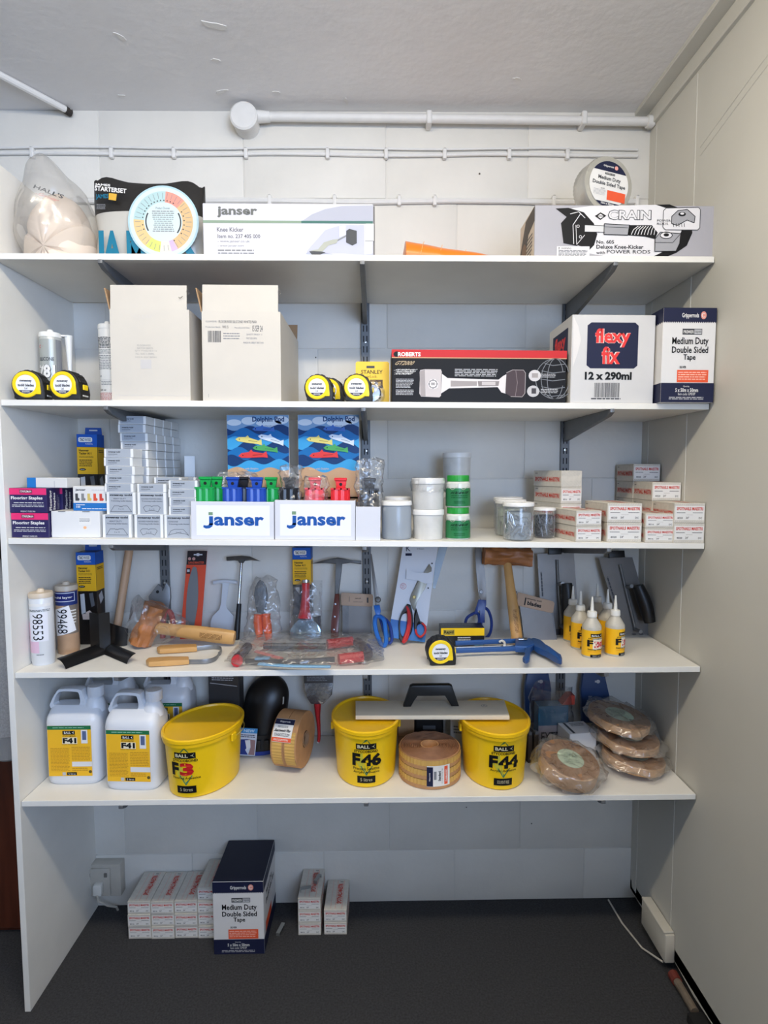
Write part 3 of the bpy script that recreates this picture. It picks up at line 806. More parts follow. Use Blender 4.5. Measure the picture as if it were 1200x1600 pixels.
# --- foil tape roll standing on the grey box
def tape_roll(name, label, loc, rz, rad, wid, roll=0.0):
    r = thing(name, label, 'tape roll', loc, rz, None, 0, 0, 0)
    M_FOIL = mat('foil_wrap', (196, 194, 186), 0.3, metal=0.55, bump=0.7, bscale=38)
    b = MB()
    def fn(u, v):
        t = 2 * math.pi * u
        k = 5
        prof = [(0.0, 0.0), (0.62, 0.0), (0.97, 0.001), (1.0, 0.006), (1.0, wid - 0.006), (0.97, wid), (0.0, wid)]
        j = min(int(v * 6 + 1e-6), 5); f = v * 6 - j
        rr = prof[j][0] * (1 - f) + prof[j + 1][0] * f; y = prof[j][1] * (1 - f) + prof[j + 1][1] * f
        if rr > 0.95: rr *= 1 + 0.012 * math.sin(t * 46 + y * 160)
        return (rad * rr * math.cos(t), y, rad + rad * rr * math.sin(t))
    b.grid(92, 19, fn, M_FOIL, cu=True)
    for i, v in enumerate(b.v): b.v[i] = (v[0], v[1], max(v[2], 0.0))
    b.build('foil_wrapped_roll', r, sharp=25)
    b = MB(); s_ = rad * 0.80
    F = Face(b, (-s_, -0.0005, rad - s_), (1, 0, 0), (0, 0, 1), 2 * s_, 2 * s_)
    if roll:
        c, s = math.cos(R(roll)), math.sin(R(roll)); F.U = Vector((c, 0, -s)); F.V = Vector((s, 0, c)); F.o = Vector((0, -0.0005, rad)) - F.U * s_ - F.V * s_
    F.disc(0.5, 0.5, 0.5, I_W, 1, 40)
    def seg(a0, a1, c, lay):
        F.poly([(0.5 + 0.498 * math.cos(R(a0 + (a1 - a0) * i / 16)), 0.5 + 0.498 * math.sin(R(a0 + (a1 - a0) * i / 16))) for i in range(17)], c, lay)
    seg(33, 147, I_N, 2); seg(-128, -52, I_N, 2)
    F.text('Gripperrods', 0.45, 0.88, 0.26, 0.055, I_W, 3, 0.02); F.disc(0.65, 0.88, 0.045, ink((226, 160, 150)), 3)
    F.rect(0.37, 0.70, 0.63, 0.745, I_G1, 3); F.text('PREMIER tapes', 0.5, 0.7225, 0.24, 0.03, I_W, 4)
    F.text('Medium Duty', 0.5, 0.61, 0.58, 0.105, I_G1, 3, 0.03); F.text('Double Sided Tape', 0.5, 0.49, 0.84, 0.105, I_G1, 3, 0.03)
    F.text('SILVER', 0.35, 0.385, 0.1, 0.025, I_G1, 3); F.lines(0.12, 0.23, 0.44, 0.36, 5, I_G3, 3); F.rect(0.47, 0.16, 0.94, 0.37, I_OR, 3)
    F.text('Roll Size', 0.5, 0.135, 0.2, 0.035, I_W, 4); F.text('50m x 50mm', 0.5, 0.075, 0.34, 0.045, I_W, 4, 0.02)
    b.build('printed_label', r)
    return r
xt, zt = 1.5505,2.2155
tape_roll('double_sided_tape_roll', 'silver wrapped roll of double sided tape standing on the grey box', (xt, -0.315, zs(1, xt) + h + 0.0015 - 0.0007), 14, 0.0722, 0.054, 5)

# ================================================================ SECOND SHELF
M_TBLK = mat('tape_case_rubber', (22, 22, 23), 0.55, bump=0.1, bscale=80)
M_TYEL = mat('tape_case_yellow', (248, 212, 26), 0.38)
TG = 'yellow and black tape measures'
_tp = None
def tape_measure(label, loc, rz, s=1.0, tilt=0.0):
    global _tp
    if _tp is not None:
        o = clone(_tp, loc, label, TG, rz, 0, tilt)
        o.scale = (s, s, s); return o
    r = thing('tape_measure', label, 'tape measure', loc, rz, TG, 0, tilt)
    out = [(0.042, 0.0), (0.044, 0.004), (0.044, 0.020), (0.0425, 0.032)]
    for i in range(1, 17):
        a = R(-12 + 200 * i / 16); out.append((-0.001 + 0.0415 * math.cos(a), 0.0405 + 0.0405 * math.sin(a)))
    out += [(-0.038, 0.018), (-0.031, 0.006), (-0.029, 0.0)]
    b = MB(); b.prism(out, 0.0, 0.050, M_TBLK, 'xz', 0.004); b.build('case', r)
    b = MB()
    for a in range(20, 170, 25):
        c, s_ = math.cos(R(a)), math.sin(R(a)); b.M = Matrix.Translation((-0.001 + 0.041 * c, 0.025, 0.0405 + 0.040 * s_)) @ Matrix.Rotation(-R(a - 90), 4, 'Y')
        b.rbox(-0.0055, 0.0055, -0.019, 0.019, -0.002, 0.002, M_TBLK, 0.001)
    b.M = Matrix()
    b.build('grip_rib', r)
    b = MB(); b.M = Matrix.Translation((-0.003, 0.0005, 0.042)) @ Matrix.Rotation(R(90), 4, 'X')
    b.lathe([(0.0355, -0.001), (0.0355, 0.002), (0.0335, 0.0042), (0.0265, 0.0042), (0.0255, 0.003)], M_TYEL, 36, cap=False); b.M = Matrix()
    b.prism([(0.018, 0.016), (0.0335, 0.016), (0.0345, 0.022), (0.0325, 0.04), (0.02, 0.03)], -0.0035, 0.001, M_TYEL, 'xz', 0.0008); b.build('yellow_ring', r)
    b = MB(); b.M = Matrix.Translation((-0.003, 0.0005, 0.042)) @ Matrix.Rotation(R(90), 4, 'X')
    b.lathe([(0.0256, 0), (0.0256, 0.0031), (0, 0.0032)], ink((232, 232, 234)), 32); b.M = Matrix()
    F = Face(b, (-0.0286, -0.0030, 0.0164), (1, 0, 0), (0, 0, 1), 0.0512, 0.0512)
    F.text('sweeney', 0.5, 0.66, 0.60, 0.13, I_K, 1, 0.03); F.text('todd blades', 0.5, 0.46, 0.80, 0.14, I_K, 1, 0.03); F.text('Ltd', 0.5, 0.29, 0.13, 0.11, I_K, 1, 0.01)
    F.poly([(0.5 + 0.49 * math.cos(R(t)), 0.5 + 0.49 * math.sin(R(t))) for t in range(-140, -39, 10)], ink((60, 62, 84)), 1); F.lines(0.3, 0.06, 0.7, 0.16, 2, I_W, 2)
    b.build('round_label', r)
    b = MB(); b.rbox(0.043, 0.0465, 0.014, 0.036, 0.030, 0.044, M_TYEL, 0.001); b.rbox(0.0425, 0.0455, 0.012, 0.038, 0.012, 0.016, ink((190, 190, 186)), 0.0006); b.build('lock_and_hook', r)
    r.scale = (s, s, s)
    _tp = r
    return r
x0, x1, h = 0.022,0.1029,0.0818
tape_measure('yellow and black tape measure, leftmost on the second shelf', on(2, (x0 + x1) / 2 + 0.0015, -0.368), 6, 0.93, slope(2))
x0, x1, h = 0.1141,0.1944,0.0824
tape_measure('yellow and black tape measure in front of the silver cartridge', on(2, (x0 + x1) / 2 + 0.0015, -0.368), -3, 0.93, slope(2))
x0, x1, h = 0.7597,0.8345,0.077
tape_measure('yellow and black tape measure right of the two open cartons', on(2, (x0 + x1) / 2, -0.368), -4, 0.86, slope(2))
x0, x1, h = 0.7796,0.8523,0.087
tape_measure('tape measure mostly hidden behind the one beside the cartons', on(2, (x0 + x1) / 2 + 0.004, -0.302), -8, 0.88, slope(2))
x0, x1, h = 0.8589,0.9355,0.0777
tape_measure('yellow and black tape measure in front of the yellow blister card', on(2, (x0 + x1) / 2, -0.368), 0, 0.88, slope(2))

# --- sealant cartridges
def cartridge(name, label, n, x, y, rad, h, body, cap, deco, rz=0.0, nozzle=None, bottom=True, group='sealant cartridges', lean=0.0):
    r = thing(name, label, 'cartridge', on(n, x, y), rz, group, lean, 0)
    b = MB(); b.lathe([(rad * 0.93, 0.0), (rad * 0.96, 0.004), (rad * 0.96, 0.009), (rad, 0.011), (rad, h - 0.012), (rad * 0.985, h - 0.011)], body, 28); b.build('tube', r)
    b = MB(); b.lathe([(rad * 1.03, h - 0.013), (rad * 1.03, h - 0.004), (rad * 0.97, h), (rad * 0.35, h + 0.001), (rad * 0.30, h + 0.006), (rad * 0.24, h + 0.0095), (0, h + 0.0105)], cap, 28); b.build('shoulder', r)
    if deco:
        b = MB(); F = Face(b, (0, 0, 0.0), (1, 0, 0), (0, 0, 1), rad * 2.6, h, wrap=lambda z: rad); deco(F); b.build('printed_label', r)
    if nozzle:
        b = MB(); nx, ny = nozzle
        b.M = Matrix.Translation((nx, ny, h - 0.006))
        b.lathe([(rad * 0.42, 0.003), (rad * 0.40, -0.003), (rad * 0.36, -0.01), (rad * 0.16, -0.11), (rad * 0.12, -0.115)], cap, 16)
        b.M = Matrix(); b.rbox(min(0, nx), max(0, nx), min(ny, 0) - 0.006, max(0, ny) + 0.006, h - 0.008, h - 0.003, cap, 0.001)
        b.build('nozzle', r)
    return r
M_WPL = mat('white_plastic', (232, 231, 226), 0.38)
M_CLOUD = mat('cloudy_plastic', (214, 214, 206), 0.35, trans=0.3)
def deco781(F):
    F.rect(0.06, 0.03, 0.94, 0.90, mat('silver_print', (168, 172, 168), 0.35, metal=0.3), 1)
    F.rect(0.78, 0.03, 1.04, 0.90, I_G2, 1)
    F.poly([(0.12, 0.80), (0.20, 0.825), (0.34, 0.80), (0.20, 0.775)], I_R, 3)
    F.text('SILICONE', 0.42, 0.63, 0.56, 0.05, I_G1, 3, 0.02); F.text('781', 0.42, 0.46, 0.66, 0.19, I_G1, 3, 0.07); F.text('781', 0.41, 0.465, 0.62, 0.18, I_W, 4, 0.04); F.lines(0.2, 0.1, 0.8, 0.34, 6, I_G1, 3)
x0, x1, h = 0.0133,0.069,0.2007
cartridge('sealant_cartridge', 'silver sealant cartridge behind the two leftmost tape measures', 2, (x0 + x1) / 2 + 0.002, -0.215, (x1 - x0) / 2, h, mat('silver_tube', (190, 192, 188), 0.35, metal=0.2), M_WPL, deco781, 12, ((x1 - x0) * 0.80, 0.006))
def decoW(F):
    F.rect(0.0, 0.78, 0.06, 0.85, I_N, 1); F.rect(0.0, 0.06, 0.05, 0.15, I_R, 1)
    F.lines(0.08, 0.70, 0.94, 0.84, 8, I_G1, 1, fill=0.6, ragged=0.1); F.lines(0.08, 0.63, 0.9, 0.69, 4, I_G2, 1); F.lines(0.08, 0.44, 0.94, 0.62, 9, I_G2, 1, ragged=0.1)
    F.rect(0.06, 0.31, 0.94, 0.312, I_G2, 1); F.text('CE', 0.2, 0.36, 0.14, 0.02, I_G1, 1); F.lines(0.2, 0.25, 0.9, 0.30, 3, I_G2, 1, center=True); F.text('300 ml', 0.3, 0.19, 0.3, 0.02, I_K, 1, 0.02); F.lines(0.1, 0.06, 0.8, 0.16, 6, ink((200, 110, 100)), 1)
x0, x1, h = 0.1852,0.2317,0.2192
cartridge('sealant_cartridge', 'white sealant cartridge beside the left open carton', 2, (x0 + x1) / 2 + 0.001, -0.235, (x1 - x0) / 2, h, M_WPL, M_WPL, decoW, 10)

# --- two open white cartons
M_CARTON = mat('white_corrugated', (204, 197, 185), 0.62, var=0.04, vscale=10, bump=0.05, bscale=30)
def open_carton(label, x0, x1, hb, ht, yf, d, dec):
    w = x1 - x0; t = 0.003
    r = thing('open_carton', label, 'carton', on(2, (x0 + x1) / 2, yf), 0, 'open white cartons', 0, slope(2))
    b = MB()
    b.box(-w / 2, w / 2, 0, t, 0, hb, M_CARTON); b.box(-w / 2, w / 2, d - t, d, 0, hb, M_CARTON)
    b.box(-w / 2, -w / 2 + t, t, d - t, 0, hb, M_CARTON); b.box(w / 2 - t, w / 2, t, d - t, 0, hb, M_CARTON); b.box(-w / 2 + t, w / 2 - t, t, d - t, 0, t, M_CARTON)
    b.box(-w / 2 + t, w / 2 - t, t, t + 0.0006, t, hb, M_KRAFT); b.box(-w / 2 + t, w / 2 - t, d - t - 0.0006, d - t, t, hb, M_KRAFT)
    b.build('carton_body', r, flat=True)
    fl = ht - hb
    b = MB(); b.M = Matrix.Translation((0, 0.0, hb)) @ Matrix.Rotation(R(-3), 4, 'X')
    b.box(-w / 2 + 0.002, w / 2 - 0.006, 0.0004, 0.0026, 0.0, fl, M_CARTON); b.box(-w / 2 + 0.002, w / 2 - 0.006, 0.0026, 0.0032, 0.0, fl, M_KRAFT); b.build('front_flap', r, flat=True)
    b = MB(); b.M = Matrix.Translation((0, d, hb)) @ Matrix.Rotation(R(-12), 4, 'X')
    b.box(-w / 2 + 0.003, w / 2 - 0.003, -0.003, -0.0026, 0.0, fl * 0.8, M_KRAFT); b.box(-w / 2 + 0.003, w / 2 - 0.003, -0.0026, 0, 0.0, fl * 0.8, M_CARTON); b.build('back_flap', r, flat=True)
    for s in (-1,):
        b = MB(); b.M = Matrix.Translation((s * w / 2, 0, hb)) @ Matrix.Rotation(R(s * (12 if s < 0 else 150)), 4, 'Y')
        b.box(-0.003, -0.0015, 0.004, d - 0.004, 0, fl * 0.9, M_KRAFT if s < 0 else M_CARTON); b.box(-0.0015, 0.0, 0.004, d - 0.004, 0, fl * 0.9, M_CARTON if s > 0 else M_KRAFT); b.build('side_flap', r, flat=True)
    b = MB(); dec(front(b, w, hb)); b.build('printed_front', r)
    b = MB(); b.M = Matrix.Translation((w / 2 - 0.006, 0.001, hb + fl * 0.75)); 
    b.grid(6, 5, lambda u, v: (0.008 * u, 0.004 * math.sin(u * 5 + v * 9), -0.01 + 0.016 * v), M_CLEAR2); b.build('loose_tape', r)
I_PALE = ink((168, 164, 158))
def decA(F):
    L = Lay(F, 42, 163, 500, 690)
    L.text('CLEAR', 185, 195, 290, 215, ink((204, 198, 190)), 2); L.text('FLOORWISE', 197, 364, 275, 374, I_PALE, 2); L.text('BATCH 280975', 197, 380, 288, 390, I_PALE, 2)
    L.text('QTY TWELVE = 12', 183, 396, 310, 406, I_PALE, 2); L.text('FILL SIZE = 300ML', 187, 413, 295, 423, I_PALE, 2); L.text('MADE IN GREAT BRITAIN', 183, 432, 307, 441, I_PALE, 2)
    L.rect(213, 450, 276, 503, ink((196, 192, 188)), 2); L.rect(60, 655, 490, 657, ink((206, 202, 196)), 2); L.line([(445, 95), (452, 102), (468, 90)], 3, I_K, 14)
def decB(F):
    L = Lay(F, 580, 180, 1040, 692)
    L.text('FLOORWISE RE:', 604, 232, 668, 242, I_G2, 2); L.text('FLOORWISE SILICONE WHITE P600', 680, 230, 900, 246, I_G1, 2)
    L.text('Production Batch:', 602, 264, 690, 273, I_G2, 2); L.text('WK15', 700, 260, 735, 276, I_G1, 2); L.text('Manufactured Date:', 772, 267, 860, 276, I_G2, 2); L.text('15 SEP 24', 876, 258, 935, 292, I_G1, 2)
    L.bars(615, 290, 692, 355, I_G1, 2, 18); L.lines(705, 298, 805, 340, 3, I_G2, 2, fill=0.35); L.text('QUANTITY PER BOX: 12', 840, 305, 932, 315, I_G2, 2); L.text('PACK SIZE: 300ML', 840, 326, 902, 336, I_G2, 2); L.text('MADE IN GREAT BRITAIN', 822, 351, 940, 361, I_G2, 2)
    L.rect(612, 650, 614, 670, I_G2, 2)
a0, a1, ha = 0.2715,0.471,0.2293
_1, _2, hb_ = 0.2726,0.4719,0.29
open_carton('white open carton on the second shelf, left of its printed twin', a0, a1, ha, hb_, -0.36, 0.33, decA)
a0, a1, ha = 0.5043,0.7023,0.2239
_1, _2, hb_ = 0.5052,0.7028,0.2908
open_carton('white open carton printed with product details and a barcode', a0, a1, ha, hb_, -0.366, 0.335, decB)

# --- yellow blister card with a tape measure
x0, x1, h = 0.8896,0.9793,0.1161
w = x1 - x0
r = thing('blister_card', 'yellow blister card with a tape measure between tape measures and black box', 'blister pack', on(2, (x0 + x1) / 2, -0.30), 0, None, 4, slope(2))
b = MB(); b.prism([(-w / 2, 0), (w / 2, 0), (w / 2, h - 0.004), (w / 2 - 0.004, h), (-w / 2 + 0.004, h), (-w / 2, h - 0.004)], 0, 0.0015, mat('yellow_card', (238, 196, 40), 0.4), 'xz'); b.build('card', r)
b = MB(); L = Lay(front(b, w, h), 425, 1050, 735, 1410)
L.rect(525, 1085, 600, 1105, I_G1, 1); L.text('STANLEY', 475, 1120, 675, 1152, ink((70, 52, 30)), 1, 0.02); L.text('PowerLock.', 475, 1162, 625, 1185, ink((90, 66, 30)), 1)
for a in (470, 560, 617): L.rect(a, 1200, a + 58, 1270, ink((92, 70, 50)), 1); L.rect(a + 12, 1218, a + 38, 1250, ink((220, 180, 90)), 2)
L.text('STANLEY', 545, 1360, 630, 1378, ink((70, 52, 30)), 1, 0.02); L.rect(560, 1388, 670, 1410, I_K, 1)
b.build('printed_card', r)
b = MB(); b.M = Matrix.Translation((-0.002, -0.001, 0.026)) @ Matrix.Rotation(R(90), 4, 'X')
b.lathe([(0.026, 0), (0.026, 0.022), (0.022, 0.028), (0.0, 0.029)], M_CHROME, 28); b.M = Matrix(); b.build('tape_case', r)
b = MB(); b.M = Matrix.Translation((0.0, -0.001, 0.029)) @ Matrix.Rotation(R(90), 4, 'X')
b.lathe([(0.034, 0), (0.032, 0.028), (0.026, 0.033), (0.0, 0.034)], M_CLEAR2, 28); b.M = Matrix(); b.build('blister', r)

# --- black and red knee kicker carton
x0, x1, h = 0.984,1.4349,0.1349
w = x1 - x0
r = thing('stretcher_box', 'long black box with red top band and tool photo on second shelf', 'box', on(2, (x0 + x1) / 2, -0.355), 0, None, 0, slope(2))
carton(r, w, 0.13, h, mat('black_card', (20, 19, 20), 0.5, spec=0.2))
b = MB(); L = Lay(front(b, w, h), 48, 45, 1180, 398)
L.rect(48, 45, 1180, 95, ink((196, 42, 44)), 1); L.rect(48, 95, 1180, 101, ink((206, 160, 120)), 1)
L.ell(80, 76, 20, 18, I_K, 2); L.text('ROBERTS', 88, 62, 235, 90, I_W, 3, 0.04); L.text('GT2000', 74, 120, 192, 148, ink((170, 150, 118)), 2, 0.03, 0.2)
for i, t in enumerate(('50% WIDER HEAD', 'THAN STANDARD', 'KICKERS')): L.text(t, 74, 174 + 13 * i, 208 - 30 * (i == 2) - 10 * (i == 1), 184 + 13 * i, I_W, 2, 0.03, 0.2)
L.lines(76, 236, 195, 300, 7, I_G3, 2); L.lines(76, 308, 195, 348, 4, I_G3, 2); L.lines(456, 168, 740, 222, 5, I_G3, 2, ragged=0.2)
SIL = ink((198, 190, 188)); SIL2 = ink((160, 152, 150)); SIL3 = ink((220, 214, 212))
L.poly([(232, 180), (262, 174), (366, 174), (372, 190), (368, 350), (358, 360), (240, 356), (228, 335)], SIL, 2); L.poly([(228, 190), (262, 176), (268, 355), (236, 354)], SIL2, 3)
L.poly([(368, 200), (410, 232), (740, 240), (770, 215), (800, 198), (795, 335), (760, 325), (735, 290), (420, 300), (368, 335)], SIL3, 2)
L.poly([(430, 248), (600, 252), (600, 282), (430, 288)], SIL2, 3); L.poly([(605, 250), (745, 250), (740, 282), (610, 285)], ink((140, 132, 130)), 3); L.rect(632, 255, 720, 278, SIL, 4)
L.poly([(298, 242), (330, 238), (352, 262), (348, 295), (322, 308), (290, 300), (280, 270)], SIL3, 4); L.ring(316, 272, 26, 3, I_G1, 5); L.text('00', 304, 262, 328, 280, I_G1, 5, 0.02)
for k in range(8): L.ell(316 + 26 * math.cos(k * 0.785), 272 + 26 * math.sin(k * 0.785), 4, 4, I_G1, 6, 8)
L.poly([(790, 195), (830, 175), (900, 176), (914, 196), (912, 330), (895, 354), (820, 352), (785, 330)], ink((72, 58, 60)), 3); L.line([(850, 180), (862, 260), (850, 350)], 3, ink((140, 126, 126)), 4); L.line([(790, 195), (830, 175), (900, 176), (914, 196), (912, 330), (895, 354), (820, 352)], 4, SIL2, 4)
L.ell(974, 212, 40, 38, ink((206, 202, 202)), 3); L.ell(966, 316, 40, 38, ink((190, 188, 188)), 3); L.rect(955, 196, 995, 226, SIL2, 4); L.rect(955, 296, 985, 332, ink((70, 66, 68)), 4)
for k, rr in enumerate((128, 92, 52)): L.ring(1108, 232, rr, 4, I_G2, 2, 20 if k else 75, 340, 24, ry=134)
for yy in (130, 180, 232, 285, 335): L.line([(1000 + abs(yy - 232) * 0.35, yy), (1090, yy + 14), (1172, yy + 4)], 4, I_G2, 2)
L.lines(1015, 198, 1112, 226, 3, I_G3, 5); L.lines(1015, 298, 1130, 330, 3, I_G3, 5)
b.build('printed_front', r)

# --- flexy fix carton
x0, x1, h = 1.442,1.6557,0.2228
w = x1 - x0; d = 0.19
r = thing('sealant_carton', 'white carton with red lettering on a navy square', 'carton', on(2, (x0 + x1) / 2, -0.368), 0, None, 0, slope(2))
carton(r, w, d, h, mat('white_smooth_carton', (206, 204, 202), 0.55, var=0.03))
b = MB()
for F, k in ((front(b, w, h), 0), (lside(b, w, d, h), 1)):
    L = Lay(F, 652, 165, 868, 430)
    if k == 0:
        L.poly([(702, 188), (815, 188), (824, 197), (824, 316), (815, 325), (702, 325), (692, 316), (692, 197)], I_N, 1)
        for dx, dy, c, bd, ly in ((0, 0, ink((246, 214, 206)), 0.06, 3), (0, 0, ink((226, 60, 58)), 0.03, 4)):
            L.text('flexy', 712, 206, 804, 262, c, ly, bd); L.text('fix', 730, 260, 778, 312, c, ly, bd)
        L.text('12 x 290ml', 688, 335, 810, 360, I_K, 3, 0.045); L.bars(714, 368, 780, 412, I_G1, 2, 24); L.lines(706, 412, 786, 420, 1, I_G1, 2)
        L.poly([(655, 170), (668, 200), (676, 240), (668, 280), (657, 320)], ink((222, 218, 214)), 1)
    else:
        L.poly([(690, 195), (835, 195), (835, 330), (690, 330)], I_N, 1); L.text('flexy', 712, 206, 815, 262, ink((226, 60, 58)), 3, 0.04); L.text('fix', 730, 264, 785, 318, ink((226, 60, 58)), 3, 0.04)
b.build('printed_faces', r)

# --- double sided tape cartons (also one on the floor)
M_TCARD = mat('pale_grey_card', (222, 220, 218), 0.5, var=0.03)
def tape_carton(label, loc, w, d, h, rz, tilt=0.0, lean=0.0):
    r = thing('tape_carton', label, 'carton', loc, rz, 'double sided tape cartons', lean, tilt)
    carton(r, w, d, h, M_TCARD)
    b = MB(); L = Lay(front(b, w, h), 0, 0, 190, 290)
    def zig(L, W, y):
        pts = [(0.3, 0.5), (W - 0.3, 0.5), (W - 0.3, y)]; n = 28
        for i in range(n): pts += [(W - 0.3 - (W - 0.6) * (i + 0.5) / n, y + 5), (W - 0.3 - (W - 0.6) * (i + 1) / n, y)]
        L.poly(pts, I_N, 1)
    zig(L, 190, 42); L.rect(0.3, 230, 189.7, 289.5, I_N, 1)
    L.text('Gripperrods', 66, 16, 126, 34, I_W, 3, 0.02); L.ell(143, 23, 10, 12, ink((226, 150, 136)), 3); L.ring(143, 23, 6, 2.5, I_W, 4, 40, 320, 12)
    L.rect(70, 64, 140, 82, I_G1, 2); L.rect(112, 66, 138, 80, I_G3, 3); L.text('PREMIER', 73, 69, 110, 78, I_W, 4, 0.02); L.text('tapes', 114, 69, 136, 79, I_G1, 4)
    L.text('Medium Duty', 34, 90, 164, 118, I_K, 3, 0.02); L.text('Double Sided', 34, 118, 164, 138, I_K, 3, 0.02); L.text('Tape', 76, 142, 120, 164, I_K, 3, 0.02)
    L.text('SILVER', 64, 178, 88, 185, I_K, 3, 0.02); L.rect(56, 190, 168, 228, I_OR, 2); L.lines(60, 194, 164, 222, 4, ink((250, 190, 170)), 3)
    L.text('Quantity', 80, 238, 102, 244, I_W, 3); L.text('5 x 50m x 50mm', 52, 246, 134, 258, I_W, 3, 0.02); L.text('Item code: GMDSP', 62, 260, 124, 268, I_W, 3); L.lines(28, 272, 156, 282, 2, I_G3, 3, center=True)
    b.build('printed_front', r)
    for sd in (lside, rside):
        b = MB(); F = sd(b, w, d, h); L = Lay(F, 0, 0, 300, 290); zig(L, 300, 42); L.rect(0.3, 230, 299.7, 289.5, I_N, 1); L.rect(40, 190, 180, 228, I_OR, 2); L.text('Double Sided Tape', 50, 100, 250, 130, I_K, 3, 0.02); L.text('Medium Duty', 60, 70, 200, 95, I_K, 3, 0.02); b.build('printed_side', r)
    b = MB(); L = Lay(topf(b, w, d, h), 0, 0, 100, 100); L.rect(0.5, 0.5, 99.5, 99.5, mat('navy_glossy_card', (22, 24, 46), 0.3, spec=0.3), 1); b.build('printed_top', r)
    return r
x0, x1, h = 1.662,1.8156,0.2335
x1 = min(x1, WID - 0.004)
tape_carton('navy and white tape carton at the right end of the second shelf', on(2, (x0 + x1) / 2 - 0.002, -0.398), x1 - x0, 0.25, h, 0, slope(2))

# ================================================================ THIRD SHELF
T3 = slope(3)
# --- navy and pink staple boxes, two deep and two high
M_NAVYC = mat('navy_card', (40, 34, 82), 0.35)
I_PINK = ink((226, 52, 112))
x0, x1, h = -0.0039,0.0909,0.1276
w = x1 - x0; hh = h / 2; d = 0.064
_st = None
for j in range(2):
    for i in range(2):
        lab = ('navy and pink staple box, %s of its stack, %s' % (('bottom', 'top')[i], ('at the front by the side panel', 'behind the front one')[j]))
        loc = on(3, (x0 + x1) / 2 + 0.004 + 0.002 * (1 - i) + 0.006 * j, -0.362 + j * (d + 0.001), i * (hh + 0.0004))
        if _st is None:
            r = thing('staple_box', lab, 'box', loc, 0, 'flooring staple boxes', 0, T3)
            carton(r, w, d, hh, M_NAVYC, 0.001)
            b = MB(); L = Lay(front(b, w, hh), 50, 460, 268, 605)
            L.rect(50.5, 461, 267.5, 499, I_PINK, 1); L.rect(110, 470, 185, 490, ink((120, 20, 60)), 2); L.text('STAPLEMAN', 114, 474, 181, 486, I_W, 3, 0.02)
            L.text('Flooring Staples', 60, 508, 245, 532, I_W, 2, 0.03); L.lines(75, 542, 250, 550, 1, I_W, 2, ragged=0.05, center=True); L.lines(62, 555, 255, 572, 2, I_G3, 2, center=True); L.text('PRODUCT CODE 5018', 115, 592, 200, 601, I_W, 2)
            b.build('printed_front', r)
            b = MB(); L = Lay(rside(b, w, d, hh), 0, 0, 100, 100); L.vtext('Flooring', 18, 10, 42, 92, I_W, 2, 0.03); L.vtext('Staples', 46, 20, 66, 92, I_W, 2, 0.03); L.vtext('Divergent Point', 74, 30, 80, 92, I_G3, 2); L.vtext('7000 pcs', 84, 40, 90, 92, I_G3, 2); b.build('printed_side', r)
            _st = r
        else:
            clone(_st, loc, lab, None, 0, 0, T3)
top_st = 2 * hh + 0.0008
x0, x1, h2 = 0.0283,0.1368,0.1522
w = x1 - x0
r = thing('small_box', 'small white box with blue end lying on the staple boxes', 'box', on(3, (x0 + x1) / 2, -0.335, top_st), -4, None, 0, T3)
carton(r, w, 0.06, 0.026, M_CARD, 0.001)
b = MB(); L = Lay(front(b, w, 0.026), 0, 0, 100, 100); L.rect(0.5, 1, 23, 99, ink((36, 118, 190)), 1); L.rect(68, 30, 70, 100, I_G3, 1); b.build('printed_band', r); b = MB(); L = Lay(topf(b, w, 0.06, 0.026), 0, 0, 100, 100); L.rect(0.5, 1, 23, 99, ink((36, 118, 190)), 1); b.build('printed_band', r)

